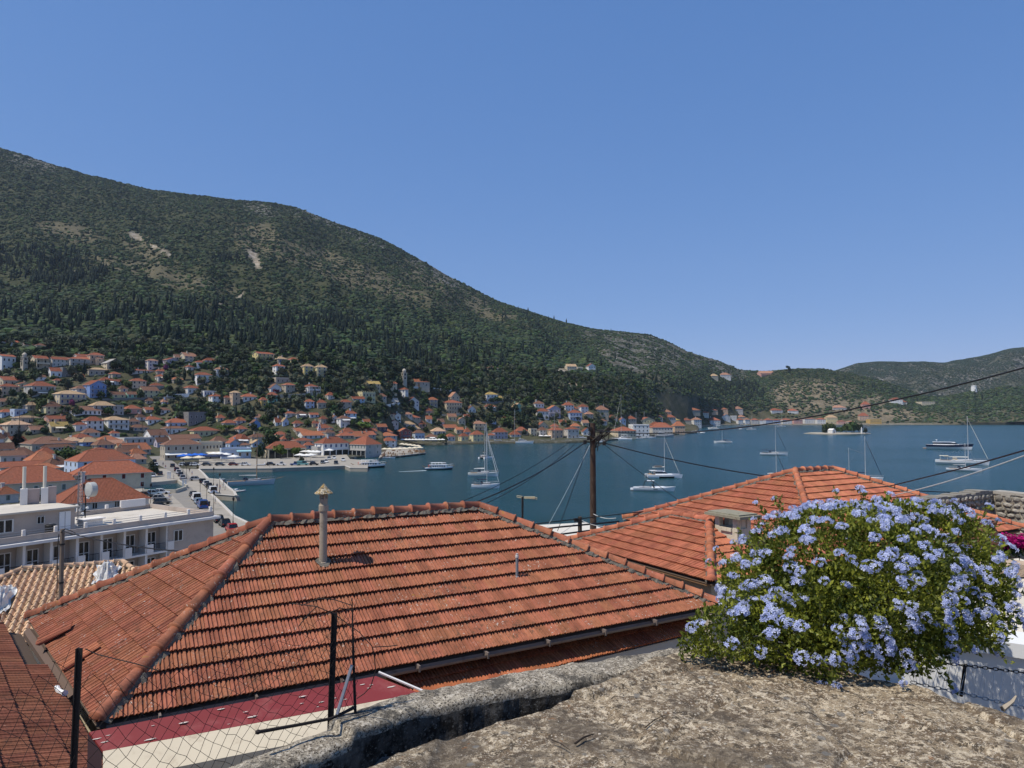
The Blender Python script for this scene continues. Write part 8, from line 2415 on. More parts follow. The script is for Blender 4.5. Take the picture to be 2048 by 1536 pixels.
tag(link('terrace', npmesh('terrace', np.concatenate([V.reshape(-1, 3), low1, low2]), np.concatenate([q, qs]), terrace_stone, True)), kind='structure')
chips = stone_meshes(4, pmat('stone_chip', (.42, .37, .29), .95, .25, 8, rand=.35), 200, .8)
pts, scs = [], []
for k in range(900):
	i, j = int(rng.integers(3, len(ys) - 3)), int(rng.integers(3, NC - 3)); pts.append(tuple(V[i, j])); s = .003 + .009 * rng.random() ** 3; scs.append((s, s, s * .6))
scatter('stone_chips', pts, scs, chips)
for (x0, y0, x1, y1), r_ in (((1150, 1487, 1187, 1468), .006), ((1103, 1480, 1140, 1500), .003), ((1290, 1455, 1330, 1430), .003)):
	a, c = atZ(x0, y0, tz + .02), atZ(x1, y1, tz + .022)
	mb = MB(); mb.tube([a, (a + c) / 2 + Vector((0, .01, .004)), c], [r_, r_ * .9, r_ * .5], 6); tag(mb.build('twig', solid('twig_dark', (.03, .022, .016), .9)), {.006: 'thick dark twig lying on the stone terrace in the foreground'}.get(r_, 'thin dark twig lying on the stone terrace ' + ('left of' if x0 < 1200 else 'right of') + ' the thick one'), 'twig')
mb = MB(); g = atZ(690, 1530, 21.9)
for k in range(14):
	a = g + Vector((random.uniform(-.12, .2), random.uniform(-.05, .15), -.1)); h_ = random.uniform(.12, .28); c = a + Vector((random.uniform(-.08, .08), random.uniform(-.03, .05), h_))
	mb.tube([a, (a + c) / 2 + Vector((random.uniform(-.02, .02), 0, 0)), c], [.0022, .0016, .001], 4)
	for i in range(3): d = c - Vector((0, 0, i * .03)); mb.tube([d, d + Vector((random.uniform(-.03, .03), 0, .02))], .0012, 3)
tag(mb.build('dry_weed', solid('straw', (.30, .24, .13), .9)), 'dry weed stems growing in the gap between wall and stone terrace', 'weed')
# wire fence on the parapet
rust = pmat('rusty_iron', (.022, .017, .015), .8, .3, 20)
p2b = atZ(661, 1437, wz); p2t = Vector((p2b.x + .02, p2b.y, 22.815))
def on_line(x):      # point of the fence line (through post 2 along the wall) seen at column x
	d = (x - 1024) / F; t = (d * p2b.y - p2b.x) / (we.x - d * we.y); return p2b + we * t
p1b = on_line(158); p1t = atY(160, 1296, p1b.y)
fence = thing('wire_fence', 'rusty chain-link fence on thin black iron posts along the parapet wall', 'fence', (p2b.x, p2b.y, wz - .3), 0); fr0 = Vector((p2b.x, p2b.y, wz - .3))
def angle_post(a, c, w_):
	mb = MB(); d = (c - a)
	for off, dx, dy in ((Vector((0, 0, 0)), w_, .005), (Vector((-w_ / 2, .0, 0)), .005, w_)):
		mb.raw([(a - fr0 + off + Vector((sx * dx / 2, sy * dy / 2, 0))) for sx, sy in ((-1, -1), (1, -1), (1, 1), (-1, 1))] + [(c - fr0 + off + Vector((sx * dx / 2, sy * dy / 2, 0))) for sx, sy in ((-1, -1), (1, -1), (1, 1), (-1, 1))], [(0, 3, 2, 1), (4, 5, 6, 7), (0, 1, 5, 4), (1, 2, 6, 5), (2, 3, 7, 6), (3, 0, 4, 7)])
	mb.build('post', rust, fence)
angle_post(p2b - Vector((0, 0, .15)), p2t, .030); angle_post(p1b - Vector((0, 0, .7)), p1t, .024)
rb0, rb1 = atY(712, 1425, 4.33), atY(704, 1196, 4.33)
mb = MB(); mb.tube([rb0 - Vector((0, 0, .1)) - fr0, (rb0 + rb1) / 2 - fr0 + Vector((-.004, 0, 0)), rb1 - fr0], [.009, .008, .003], 6); mb.build('rod', rust, fence)
mb = MB(); pts = [atY(516, 1464, 3.88), atY(600, 1449, 4.02), atY(662, 1437, 4.12), atY(690, 1424, 4.2), atY(708, 1415, 4.26)]; mb.tube([p - fr0 for p in pts], [.010, .009, .009, .009, .011], 7); mb.lathe([(.004, -.012), (.015, -.006), (.015, .006), (.004, .012)], 8, pts[0] - fr0); mb.build('bottom_bar', rust, fence)
mb = MB(); mb.tube([atY(672, 1436, 4.15) - fr0, atY(704, 1330, 4.3) - fr0], .010, 6); mb.build('brace', grey_metal, fence)
def chain_mesh(P, nu, nv, size):
	"""wavy diamond mesh over the surface P(u,v)"""
	mb = MB()
	for fam in (1, -1):
		for k in range(-nv, nu + nv):
			pts = []
			for j in range(nv * 2 + 1):
				v = j / (nv * 2); u = (k + fam * j / 2 + (0 if fam > 0 else 0)) / nu
				if -1e-6 <= u <= 1 + 1e-6: pts.append(P(u, v) + Vector((random.uniform(-1, 1), random.uniform(-1, 1), random.uniform(-1, 1))) * size * .09)
			if len(pts) > 1: mb.tube([p - fr0 for p in pts], .0014, 3, cap=False)
	return mb
def Pmid(u, v):
	a = p1b * (1 - u) + p2b * u; top = 22.80 - .13 * math.sin(math.pi * u) ** 1 * (1 - .3 * u) + .02 * math.sin(u * 23)
	bot = wz - .02 - .35 * (1 - u)
	z = bot + (top - bot) * v
	q = Vector((a.x, a.y, z)); q += Vector((-wn.x, -wn.y, 0)) * (.10 * math.sin(math.pi * u) * v + .03 * math.sin(9 * u + 4 * v)); return q
chain_mesh(Pmid, 17, 9, .08).build('wire_mesh', rust, fence)
def Pleft(u, v):
	a = p1b + (p1b - p2b).normalized() * (u * .75); bot = wz - .8; top = p1t.z - .62 * u
	return Vector((a.x, a.y, bot + (top - bot) * v)) + Vector((-wn.x, -wn.y, 0)) * (.1 * u + .04 * math.sin(7 * v + 3 * u))
chain_mesh(Pleft, 12, 13, .08).build('wire_mesh', rust, fence)
def Pright(u, v):
	a = p2b * (1 - u) + Vector((rb0.x, rb0.y, p2b.z)) * u; return Vector((a.x, a.y, wz + .03 + (.60 + .05 * u) * v)) + Vector((0, .03 * math.sin(8 * v), .01 * math.sin(20 * u)))
chain_mesh(Pright, 4, 9, .05).build('wire_mesh', rust, fence)
mb = MB()
for pts in ([(583, 1207), (634, 1213), (668, 1232), (720, 1265), (745, 1290), (749, 1315), (752, 1340), (742, 1372), (728, 1388), (712, 1400)], [(745, 1292), (775, 1296), (795, 1290)], [(634, 1213), (617, 1228), (600, 1250)], [(166, 1300), (190, 1312), (280, 1325), (320, 1340)], [(600, 1213), (640, 1196), (668, 1200), (705, 1208)], [(640, 1232), (680, 1216), (704, 1222)]):
	mb.tube([atY(x, y, 4.22 if x > 400 else 3.5) - fr0 + Vector((0, random.uniform(-.03, .03), 0)) for x, y in pts], .0028, 4)
mb.build('loose_wire', rust, fence)
# plumbago bush
leafp = leafmat('plumbago_leaf', (.105, .15, .022), rand=.0, trans=.3)
leafp2 = None
m, n, l, b = _mat('plumbago_flower'); oi = n.new('ShaderNodeObjectInfo')
at = n.new('ShaderNodeAttribute'); at.attribute_name = 'fl'
c = mixcol(n, l, at.outputs['Fac'], (.44, .50, .80), (.74, .78, .95))
l.new(c, b.inputs['Base Color']); b.inputs['Roughness'].default_value = .6; b.inputs['Specular IOR Level'].default_value = .2
tr = n.new('ShaderNodeBsdfTranslucent'); l.new(c, tr.inputs['Color']); mx = n.new('ShaderNodeMixShader'); mx.inputs[0].default_value = .35; l.new(b.outputs[0], mx.inputs[1]); l.new(tr.outputs[0], mx.inputs[2]); l.new(mx.outputs[0], n['Material Output'].inputs['Surface'])
flower_m = m
BY = 5.5
blobs = [(1690, 1150, 200, 125, .75), (1565, 1188, 105, 82, .6), (1850, 1120, 130, 105, .6), (1915, 1205, 75, 85, .45), (1470, 1262, 85, 48, .4), (1620, 1262, 150, 78, .55), (1775, 1275, 110, 70, .45), (1492, 1168, 42, 46, .35), (1690, 1060, 120, 50, .4), (1850, 1050, 70, 45, .35), (1400, 1288, 40, 20, .2), (1960, 1160, 40, 60, .3), (1890, 1270, 50, 30, .25), (1950, 1250, 40, 35, .25), (1780, 1035, 60, 35, .3), (1765, 1322, 45, 30, .2), (1690, 1200, 220, 130, .4)]
kk = BY / F
BL = []
for x, y, rx_, ry_, dp in blobs:
	Yb = 5.65 if y < 1150 else (5.3 if y < 1230 else 4.92); c = atY(x, y, Yb); BL.append((np.array(c), np.array([rx_ * Yb / F, dp * (1 if y < 1230 else .75), ry_ * Yb / F])))
wts = np.array([r_[0] * r_[2] for c, r_ in BL]); wts /= wts.sum()
def surf_sample(n, lo, hi, outer=True):
	out = []; nr_ = []
	while len(out) < n:
		k = rng.choice(len(BL), p=wts); c, r_ = BL[k]; d = rng.normal(size=3); d /= np.linalg.norm(d)
		f = lo + (hi - lo) * rng.random(); p = c + d * r_ * f
		if outer and any(np.sum(((p - c2) / r2) ** 2) < (lo * .92) ** 2 for i, (c2, r2) in enumerate(BL) if i != k): continue
		if p[2] < tz - .02 and p[0] < 2.9: continue
		nn = d / r_; nn /= np.linalg.norm(nn); out.append(p); nr_.append(nn)
	return np.array(out), np.array(nr_)
LP, LN = surf_sample(30000, .78, 1.05); LP2, LN2 = surf_sample(16000, .08, .85, False)
LP = np.concatenate([LP, LP2]); LN = np.concatenate([LN, LN2])
SP, SN = surf_sample(90, .98, 1.05)
tips = []
for p_, n_ in zip(SP, SN):
	if n_[1] > .6: continue
	d_ = n_ * .8 + rng.normal(0, .25, 3) + np.array([0, 0, .25]); d_ /= np.linalg.norm(d_); L_ = rng.uniform(.07, .20)
	tips.append((p_, p_ + d_ * L_, d_)); m_ = int(10 + L_ * 90)
	q_ = p_ + d_ * L_ * rng.random((m_, 1)) + rng.normal(0, .012, (m_, 3)); LP = np.concatenate([LP, q_]); LN = np.concatenate([LN, np.tile(d_, (m_, 1))])
keepf = (LN[:, 1] < .72) | (np.arange(len(LN)) >= 30000); LP, LN = LP[keepf], LN[keepf]
nL = len(LP)
axis = LN * .5 + rng.normal(size=(nL, 3)) * .6 + np.array([0, -.1, .35]); axis /= np.linalg.norm(axis, axis=1)[:, None]
sidev = np.cross(axis, rng.normal(size=(nL, 3))); sidev /= np.linalg.norm(sidev, axis=1)[:, None]; nv_ = np.cross(sidev, axis)
ln_ = (.020 + .028 * rng.random(nL))[:, None]; wd_ = ln_ * .30
V = np.stack([LP, LP + axis * ln_ * .5 + sidev * wd_ + nv_ * .004, LP + axis * ln_ * 1.0 - nv_ * ln_ * .15, LP + axis * ln_ * .5 - sidev * wd_ + nv_ * .004], 1).reshape(-1, 3)
q = np.arange(nL * 4).reshape(-1, 4); tri = np.concatenate([q[:, [0, 1, 2]], q[:, [0, 2, 3]]])
bush = thing('plumbago_bush', 'large rounded bush covered in pale blue flower clusters on the stone terrace', 'flowering bush', (2.5, BY, tz), 0); b0 = np.array([2.5, BY, tz])
me = npmesh('foliage', V - b0, tri, leafp)
mt, n, l, b = _mat('plumbago_foliage')
at = n.new('ShaderNodeAttribute'); at.attribute_name = 'lf'
c = mixcol(n, l, at.outputs['Fac'], (.06, .085, .012), (.30, .32, .04)); l.new(c, b.inputs['Base Color']); b.inputs['Roughness'].default_value = .45; b.inputs['Specular IOR Level'].default_value = .3
tr = n.new('ShaderNodeBsdfTranslucent'); l.new(c, tr.inputs['Color']); mx = n.new('ShaderNodeMixShader'); mx.inputs[0].default_value = .3; l.new(b.outputs[0], mx.inputs[1]); l.new(tr.outputs[0], mx.inputs[2]); l.new(mx.outputs[0], n['Material Output'].inputs['Surface'])
me.materials.clear(); me.materials.append(mt)
a = me.attributes.new('lf', 'FLOAT', 'POINT'); a.data.foreach_set('value', np.repeat(np.clip(.5 + 1.6 * fbm(LP[:, 0] * 7, LP[:, 2] * 7, 3, 3) + rng.normal(0, .2, nL), 0, 1), 4).astype(np.float32))
o = link('foliage', me, bush); o['kind'] = 'stuff'
mb = MB()
for a_, b_, d_ in tips: mb.tube([Vector(a_ - b0 - d_ * .1), Vector(b_ - b0)], [.003, .0015], 4, cap=False)
for k in range(120):
	i = int(rng.integers(0, nL)); e = Vector(LP[i] - b0) * 1.0; s = Vector((e.x * .25 + random.uniform(-.1, .1), e.y * .3 + .1, -.1))
	mid = s * .45 + e * .55 + Vector((0, 0, .12)); mb.tube([s, mid, e], [.008, .005, .002], 4, cap=False)
o = mb.build('stems', solid('plumbago_stem', (.10, .10, .035), .8), bush); o['kind'] = 'stuff'
def cluster_mesh(seed):
	rr = np.random.default_rng(seed); V = []; Fc = []; A = []
	nf = int(rr.integers(15, 26))
	for k in range(nf):
		d = rr.normal(size=3); d[2] = abs(d[2]) * .9 + .05; d /= np.linalg.norm(d)
		c = d * np.array([1, 1, .75]) * (.75 + .3 * rr.random()); nn = d + rr.normal(size=3) * .35; nn /= np.linalg.norm(nn)
		t = np.cross(nn, rr.normal(size=3)); t /= np.linalg.norm(t); u = np.cross(nn, t); s = .30 + .12 * rr.random(); tint = rr.random()
		i0 = len(V); V.append(c - nn * .07); A.append(tint * .7)
		a0 = rr.random() * 6
		for p in range(5):
			for da, rd_ in ((-.42, .72), (0, 1.0), (.42, .72)):
				a = a0 + p * 1.2566 + da; V.append(c + (t * math.cos(a) + u * math.sin(a)) * s * rd_ + nn * (.03 if da else -.02)); A.append(tint)
			j = i0 + 1 + p * 3; Fc += [(i0, j, j + 1), (i0, j + 1, j + 2)]
	me = bpy.data.meshes.new('flower_cluster'); me.from_pydata([tuple(v) for v in V], [], Fc); me.materials.append(flower_m)
	at = me.attributes.new('fl', 'FLOAT', 'POINT'); at.data.foreach_set('value', np.array(A, np.float32)); return me
cms = [cluster_mesh(i) for i in range(10)]
CP, CN = surf_sample(2600, 1.03, 1.11)
good = (CN[:, 1] < .45) & ((CN[:, 2] > -.45)); CP, CN = CP[good], CN[good]
taken = []; cnt = 0
for p, nn in zip(CP, CN):
	if cnt >= 232: break
	if any((abs(p - t) < .05).all() for t in taken): continue
	if vnoise(np.array(p[0] * 5.0), np.array(p[2] * 5.0), 9) < .17: continue
	taken.append(p); cnt += 1
	up = Vector(nn) + Vector((0, -.1, .75)); up.normalize()
	q_ = up.to_track_quat('Z', 'Y'); s = random.uniform(.032, .054)
	o = link('flower_cluster', cms[cnt % 10], bush, Vector(p - b0), q_.to_euler(), (s * random.uniform(.9, 1.25), s, s * random.uniform(.8, 1.1)))
print('flower clusters', cnt, 'leaves', nL)
for k_, (a_, b_, d_) in enumerate(tips):
	if k_ >= 62: break
	s = random.uniform(.024, .042); o = link('flower_cluster', cms[k_ % 10], bush, Vector(b_ - b0), Vector(d_ + np.array([0, -.2, .6])).to_track_quat('Z', 'Y').to_euler(), (s, s, s))
for x, y in ():
	p = atZ(x, y, tz + .05 + (1352 - y) * .002); o = link('flower_cluster', cms[3], bush, p - Vector(b0), (.3, -.3, 1), (.04, .04, .036))
lit = [trimesh('litter', ([(0, 0, 0), (.5, .2, .1), (1, 0, .02), (.5, -.2, .12)], [(0, 1, 2, 3)]), solid('dry_leaf', (.12, .06, .03), .9))]
pts = []
for k in range(700):
	x = random.gauss(1640, 110); y = 1322 + abs(random.gauss(0, 14)); p = atZ(x, y, tz + .012); pts.append(tuple(p))
scatter('leaf_litter', pts, [(random.uniform(.01, .022),) * 3 for _ in pts], lit)
# white terrace house at right, bougainvillea, ruin wall
plas = pmat('white_plaster', (.72, .72, .70), .9, .05, .6)
PZ = 22.0
pv0, pv1 = atZ(1800, 1259, PZ), atZ(2420, 1345, PZ)
pe = (pv1 - pv0).normalized(); pn = Vector((-pe.y, pe.x, 0))
patio = thing('white_patio', 'white-walled patio with pale crazy paving right of the flowering bush', 'patio', (pv0.x, pv0.y, PZ - 3.5), 0); pr = Vector((pv0.x, pv0.y, PZ - 3.5))
PL = (pv1 - pv0).length
mb = MB(); mb.prism([(p.x - pr.x, p.y - pr.y) for p in (pv0, pv1, pv1 + pn * 4.6, pv0 + pn * 4.6)], -3, 3.44); mb.build('wall', plas, patio)
mb = MB(); mid = (pv0 + pv1) / 2 + pn * .16 - pr; mb.box((mid.x, mid.y, 3.47), (PL, .42, .12), 0, math.atan2(pe.y, pe.x)); mb.build('coping', plas, patio)
pav = [pmat('paving_pale', (.62, .56, .45), .9, .12, 3, rand=.12), pmat('paving_slate', (.16, .22, .27), .8, .15, 3)]
prng = random.Random(8)
gx_, gy_ = 17, 9
jit = {}
for i in range(gx_ + 1):
	for j in range(gy_ + 1): jit[i, j] = (PL * .02 + (i + prng.uniform(-.32, .32)) * PL * .96 / gx_, .42 + (j + prng.uniform(-.3, .3)) * 4.1 / gy_)
for i in range(gx_):
	for j in range(gy_):
		qd = [jit[i, j], jit[i + 1, j], jit[i + 1, j + 1], jit[i, j + 1]]; cx_ = sum(a for a, _ in qd) / 4; cy_ = sum(b_ for _, b_ in qd) / 4
		qd = [(cx_ + (a - cx_) * .93, cy_ + (b_ - cy_) * .93) for a, b_ in qd]
		P = [pv0 + pe * a + pn * b_ - pr for a, b_ in qd]
		mb = MB(); mb.prism([(p.x, p.y) for p in P], 3.44, 3.47 + prng.uniform(0, .012)); mb.build('paving_stone', pav[1] if prng.random() < .06 else pav[0], patio)
p = atZ(2022, 1148, PZ); s = p.y / F
bm = bmesh.new(); bmesh.ops.create_icosphere(bm, subdivisions=3, radius=1)
for v in bm.verts:
	k = 1 + .25 * float(fbm(np.array(v.co.x * 1.5), np.array(v.co.y * 1.5 + v.co.z), 3, 2)); v.co = Vector((max(-.8, min(.8, v.co.x * k)) * 36 * s, max(-.8, min(.8, v.co.y * k)) * 28 * s, max(-.6, min(.55, v.co.z * k)) * 24 * s))
me = bpy.data.meshes.new('boulder'); bm.to_mesh(me); bm.free(); me.materials.append(pmat('boulder_stone', (.48, .36, .25), .95, .25, 4, bump=.6, bdist=.03))
tag(link('boulder', me, None, p + Vector((0, 0, 12 * s))), 'rough pinkish boulder lying on the pale paving at right', 'boulder')
p = atZ(1968, 1118, PZ)
t = thing('clay_jar', 'brown clay jar half hidden behind the flowering bush at right', 'jar', p, 0); mb = MB(); mb.lathe([(.10, 0), (.19, .12), (.22, .28), (.15, .42), (.12, .46), (.15, .5)], 16); mb.build('body', solid('clay', (.14, .06, .035), .8), t, smooth=True)
mb = MB(); mb.lathe([(.16, .49), (.17, .52), (.13, .52)], 16, cap=False); mb.build('rim', solid('clay', (.14, .06, .035), .8), t)
mag = leafmat('bougainvillea_magenta', (.48, .012, .16), rand=.0, trans=.3)
bg_ = thing('bougainvillea', 'magenta bougainvillea hedge behind the pale paving at far right', 'shrub', atZ(2000, 1098, PZ), 0); g0 = atZ(2000, 1098, PZ)
bl_ = []
for k in range(26):
	x = 1955 + k * 7; bl_.append((atY(x, 1083 + (8 if x < 1975 else 0) + random.uniform(-4, 4), g0.y + .3) - g0))
V, Fc = [], []
for c in bl_:
	for k in range(110):
		d = Vector((random.gauss(0, 1), random.gauss(0, 1), random.gauss(0, 1))).normalized() * random.uniform(.04, .13); a = Vector((random.gauss(0, 1), random.gauss(0, 1), random.gauss(0, 1))).normalized() * .022; e = d.cross(a).normalized() * .018; i0 = len(V)
		V += [c + d - a, c + d - e, c + d + a, c + d + e]; Fc.append((i0, i0 + 1, i0 + 2, i0 + 3))
o = link('bracts', trimesh('bracts', (V, Fc), mag), bg_); o['kind'] = 'stuff'
V, Fc = [], []
for c in bl_:
	for k in range(70):
		d = Vector((random.gauss(0, 1), random.gauss(0, 1), random.gauss(0, 1))).normalized() * random.uniform(.03, .14) + Vector((0, .05, -.1)); a = Vector((random.gauss(0, 1), random.gauss(0, 1), random.gauss(0, 1))).normalized() * .03; e = d.cross(a).normalized() * .02; i0 = len(V)
		V += [c + d - a, c + d - e, c + d + a, c + d + e]; Fc.append((i0, i0 + 1, i0 + 2, i0 + 3))
o = link('foliage', trimesh('foliage', (V, Fc), leaf_green), bg_); o['kind'] = 'stuff'
rc = atY(1985, 984, 26);
for nm, d, L_, nrm, lb in (('w1', -uu, 4.2, -vv, 'dark shaded face of a ruined rubble wall behind the second roof'), ('w2', -vv, 4.5, -uu, 'sunlit return of the ruined rubble wall at the right edge')):
	t = thing('rubble_wall', lb, 'wall', (rc.x, rc.y, rc.z - 3.2), math.atan2(d.y, d.x))
	ly = 1 if nrm.dot(Vector((-d.y, d.x, 0))) > 0 else -1
	mb = MB(); mb.box((L_ / 2, -ly * .25, 1.55), (L_, .5, 3.2)); mb.build('core', rubble, t)
	mb = MB()
	for k in range(int(L_ / .3)): mb.box((.15 + k * .3, -ly * .25, 3.18 + random.uniform(-.02, .05) - (.06 * k / 10)), (.31, .56, random.uniform(.08, .16)), 0, random.uniform(-.03, .03))
	mb.build('coping', st_m[1], t)
	sm = stone_meshes(5, st_m[1], 300, .4)
	z = .9; cnt = 0
	while z < 3.1:
		h_ = random.uniform(.14, .26); x = random.uniform(0, .1)
		while x < L_:
			w_ = random.uniform(.15, .38)
			if cnt < 290: link('stone', random.choice(sm), t, (x + w_ / 2, ly * .015, z + h_ / 2), (random.uniform(-.3, .3), random.uniform(-.45, .45), random.uniform(-.2, .2)), (w_ * random.uniform(.42, .6), .16, h_ * random.uniform(.5, .75))); cnt += 1
			x += w_
		z += h_
	if nm == 'w1':
		mb = MB(); mb.box((2.3, ly * .06, 2.15), (.7, .1, .75), 0); mb.build('window_opening', solid('dark_void', (.012, .01, .009), .9), t)
		mb = MB(); mb.box((2.3, ly * .1, 2.62), (1.3, .16, .16)); mb.build('lintel', wood_m, t)
steel = solid('galvanised_chain', (.35, .35, .35), .4, .7)
def chain(name, pts, label, link_len, rad, mat, sag=0):
	mb = MB(); P = [Vector(p) for p in pts]; tot = sum((q - p).length for p, q in zip(P, P[1:])); n_ = int(tot / link_len)
	def along(s):
		for p, q in zip(P, P[1:]):
			L_ = (q - p).length
			if s <= L_: return p + (q - p) * (s / L_), (q - p).normalized()
			s -= L_
		return P[-1], (P[-1] - P[-2]).normalized()
	for i in range(n_):
		c, d = along((i + .5) * tot / n_); sd = d.cross(Vector((0, 0, 1))).normalized() if i % 2 else Vector((0, 0, 1)); sd = (sd - d * sd.dot(d)).normalized()
		ring = [c + d * (link_len * .66 * math.cos(a)) + sd * (rad * 2.4 * math.sin(a)) for a in np.linspace(0, 2 * math.pi, 9)]
		mb.tube(ring, rad * .7, 4, cap=False)
	return mb
cr_ = thing('string_railing', 'low railing of two chains laced with white string beyond the terrace edge', 'railing', atY(1925, 1395, 4.9), 0); c0 = atY(1925, 1395, 4.9)
lowp = [atY(x, y, 4.9) - c0 for x, y in ((1822, 1364), (1860, 1373), (1925, 1386), (1990, 1402), (2060, 1418), (2120, 1430))]; hip_ = [atY(x, y, 5.05) - c0 for x, y in ((1800, 1318), (1870, 1325), (1930, 1331), (1990, 1338), (2060, 1347), (2120, 1356))]
chain('c', lowp, '', .04, .0042, steel).build('chain', steel, cr_); chain('c', hip_, '', .036, .0042, black_metal).build('chain', black_metal, cr_)
mb = MB(); mb.tube([atY(1922, 1392, 4.92) - c0, atY(1930, 1331, 5.05) - c0], .012, 6); mb.build('post', rust, cr_)
mb = MB(); k = 0
def lerp_path(P, t):
	t = t * (len(P) - 1); i = min(int(t), len(P) - 2); return P[i] + (P[i + 1] - P[i]) * (t - i)
for i in range(34):
	a = lerp_path(lowp, (i + .2 + .3 * random.random()) / 34 * .98); b_ = lerp_path(hip_, min(.99, (i + .1 + (1 if i % 2 else .2) * .8) / 34)); mb.tube([a, b_], .0016, 3, cap=False)
o = mb.build('string', solid('string', (.6, .6, .58), .8), cr_)
mb = MB(); mb.tube([atY(2005, 1418, 4.75) - c0, atY(2025, 1403, 4.78) - c0, atY(2032, 1392, 4.8) - c0], [.02, .012, .006], 5); mb.build('driftwood', solid('driftwood', (.4, .34, .26), .9), cr_)
q = atY(1826, 1333, 5.0); mb = MB(); mb.lathe([(.055, 0), (.06, .02), (.045, .06), (.015, .085)], 9); tag(mb.build('stone_cone', solid('pale_stone', (.58, .48, .36), .9), None, q - Vector((0, 0, .03))), 'small pale pointed stone on top of the string railing', 'stone')
# pole, cables, aerial
pole = thing('utility_pole', 'tall dark wooden utility pole right of centre carrying many cables', 'utility pole', atY(1187, 1200, 28), 0); pb = atY(1187, 1200, 28); pt = atY(1187, 846, 28)
mb = MB(); mb.tube([(0, 0, -2), (0, 0, (pt.z - pb.z) * .5), (0, 0, pt.z - pb.z)], [.145, .125, .10], 12); mb.build('pole', pmat('creosote', (.06, .036, .024), .85, .35, 3, dirt=(.12, .09, .07), dscale=5), pole)
mb = MB(); zt = pt.z - pb.z; k28 = 28 / F
for dx, dz in ((-16, -38), (-9, -30), (10, -30), (22, -40), (16, -18), (30, -14), (-6, -12)):
	mb.box((dx * k28, -.1, zt + dz * k28), (.12, .12, .16)); mb.tube([(0, 0, zt + dz * k28), (dx * k28, -.1, zt + dz * k28)], .02, 4)
for k in range(9):
	a0 = random.uniform(-.5, .9); mb.tube([(random.uniform(-.2, .7), -.12, zt - random.uniform(.1, .9)) , (a0, -.16, zt - random.uniform(.3, 1.0)), (random.uniform(-.1, .3), -.12, zt - random.uniform(.5, 1.1))], .018, 4)
mb.tube([(.05, -.1, zt - .95), (.35, -.12, zt - .55), (.75, -.1, zt - .2)], .03, 5)
mb.build('bracket', black_metal, pole)
cab_m = solid('cable_black', (.012, .012, .014), .5); cab_w = solid('cable_white', (.5, .5, .48), .6)
def cable(label, pts, r, mat=cab_m, sag=0.0):
	P = [atY(x, y, Y) for x, y, Y in pts]
	if len(P) == 2:
		a, c = P; P = [a + (c - a) * t - Vector((0, 0, sag * 4 * t * (1 - t))) for t in np.linspace(0, 1, 14)]
	mb = MB(); mb.tube(P, r, 6); return tag(mb.build('cable', mat), label, 'cable', 'cables strung over the bay')
cable('thick black cable running from the pole down left to the big roof ridge', [(1170, 885, 27.8), (880, 1030, 20)], .020, sag=.25)
cable('thin cable highest on the left of the pole, down to the big roof', [(1140, 884, 27.8), (880, 1020, 21)], .011, sag=.2)
cable('thin cable just under the thick left-hand one', [(1152, 886, 27.8), (930, 1025, 20)], .011, sag=.25)
cable('thin dark cable dropping steeply left of the pole', [(1175, 893, 27.8), (1115, 1062, 25)], .011, sag=.05)
cable('faint pale wire dropping beside the steep dark cable', [(1180, 890, 27.8), (1090, 1062, 25)], .006, cab_w, sag=.05)
cable('thick black cable from the pole right to the second roof', [(1208, 886, 27.8), (1560, 956, 26.5)], .020, sag=.12)
cable('thin cable from the pole down right past the motorboat', [(1210, 890, 27.8), (1400, 1030, 26)], .011, sag=.05)
cable('thick black cable rising from the pole top to the upper right edge', [(1196, 862, 27.8), (2120, 716, 13)], .017, sag=.55)
cable('thick black cable sweeping low behind both roofs to the right edge', [(1000, 1056, 25), (1190, 1034, 26.5), (1400, 1010, 26.5), (1600, 990, 25.5), (1780, 972, 24), (1930, 935, 19), (2120, 880, 14)], .018)
cable('pale wire right of the second roof rising to the right edge', [(1790, 990, 25), (2120, 884, 17)], .016, cab_w, sag=.1)
cable('black cable passing just above the ruined wall', [(1780, 980, 25.5), (1990, 988, 26.3), (2120, 990, 26.3)], .016)
cable('thick black cable low behind the big roof hip', [(1055, 1062, 24), (1120, 1054, 25), (1238, 1043, 26.5)], .03)
cable('thick black cable lowest of those at the pole foot', [(1080, 1074, 24), (1240, 1053, 26)], .03, sag=.0)
cable('white twisted cable from the aerial to the white flat roof', [(1048, 1040, 22), (1130, 1074, 26)], .012, cab_w, sag=.12)
cable('white twisted cable from the pole to the annexe roof', [(1187, 1028, 27.7), (1232, 1036, 26)], .013, cab_w, sag=.08)
cable('white cable from the small post to the annexe roof', [(1162, 1040, 26), (1228, 1052, 25)], .010, cab_w, sag=.1)
cable('white cable from the small post leftward to the flat roof', [(1158, 1040, 26), (1085, 1082, 25)], .010, cab_w, sag=.1)
t = thing('small_post', 'short weathered wooden post with cables beside the white flat roof', 'post', atY(1160, 1080, 26), 0); mb = MB(); mb.tube([(0, 0, -.6), (0, 0, 46 * 26 / F)], .075, 8); mb.build('post', bark, t); mb = MB(); mb.box((-.1, -.05, 40 * 26 / F), (.25, .12, .12)); mb.build('insulator', black_metal, t)
t = thing('tv_aerial', 'yellowed television aerial on a dark mast behind the big roof hip', 'aerial', atY(1045, 1060, 22), 0); mb = MB(); k = 22 / F; mb.tube([(0, 0, -.6), (0, 0, 66 * k)], .032, 8); mb.build('mast', black_metal, t)
mb = MB(); zz = 64 * k; ay = solid('aged_plastic', (.55, .48, .30), .6)
mb.box((14 * k, 0, zz), (22 * k, .06, 4 * k)); mb.build('box', ay, t)
mb = MB()
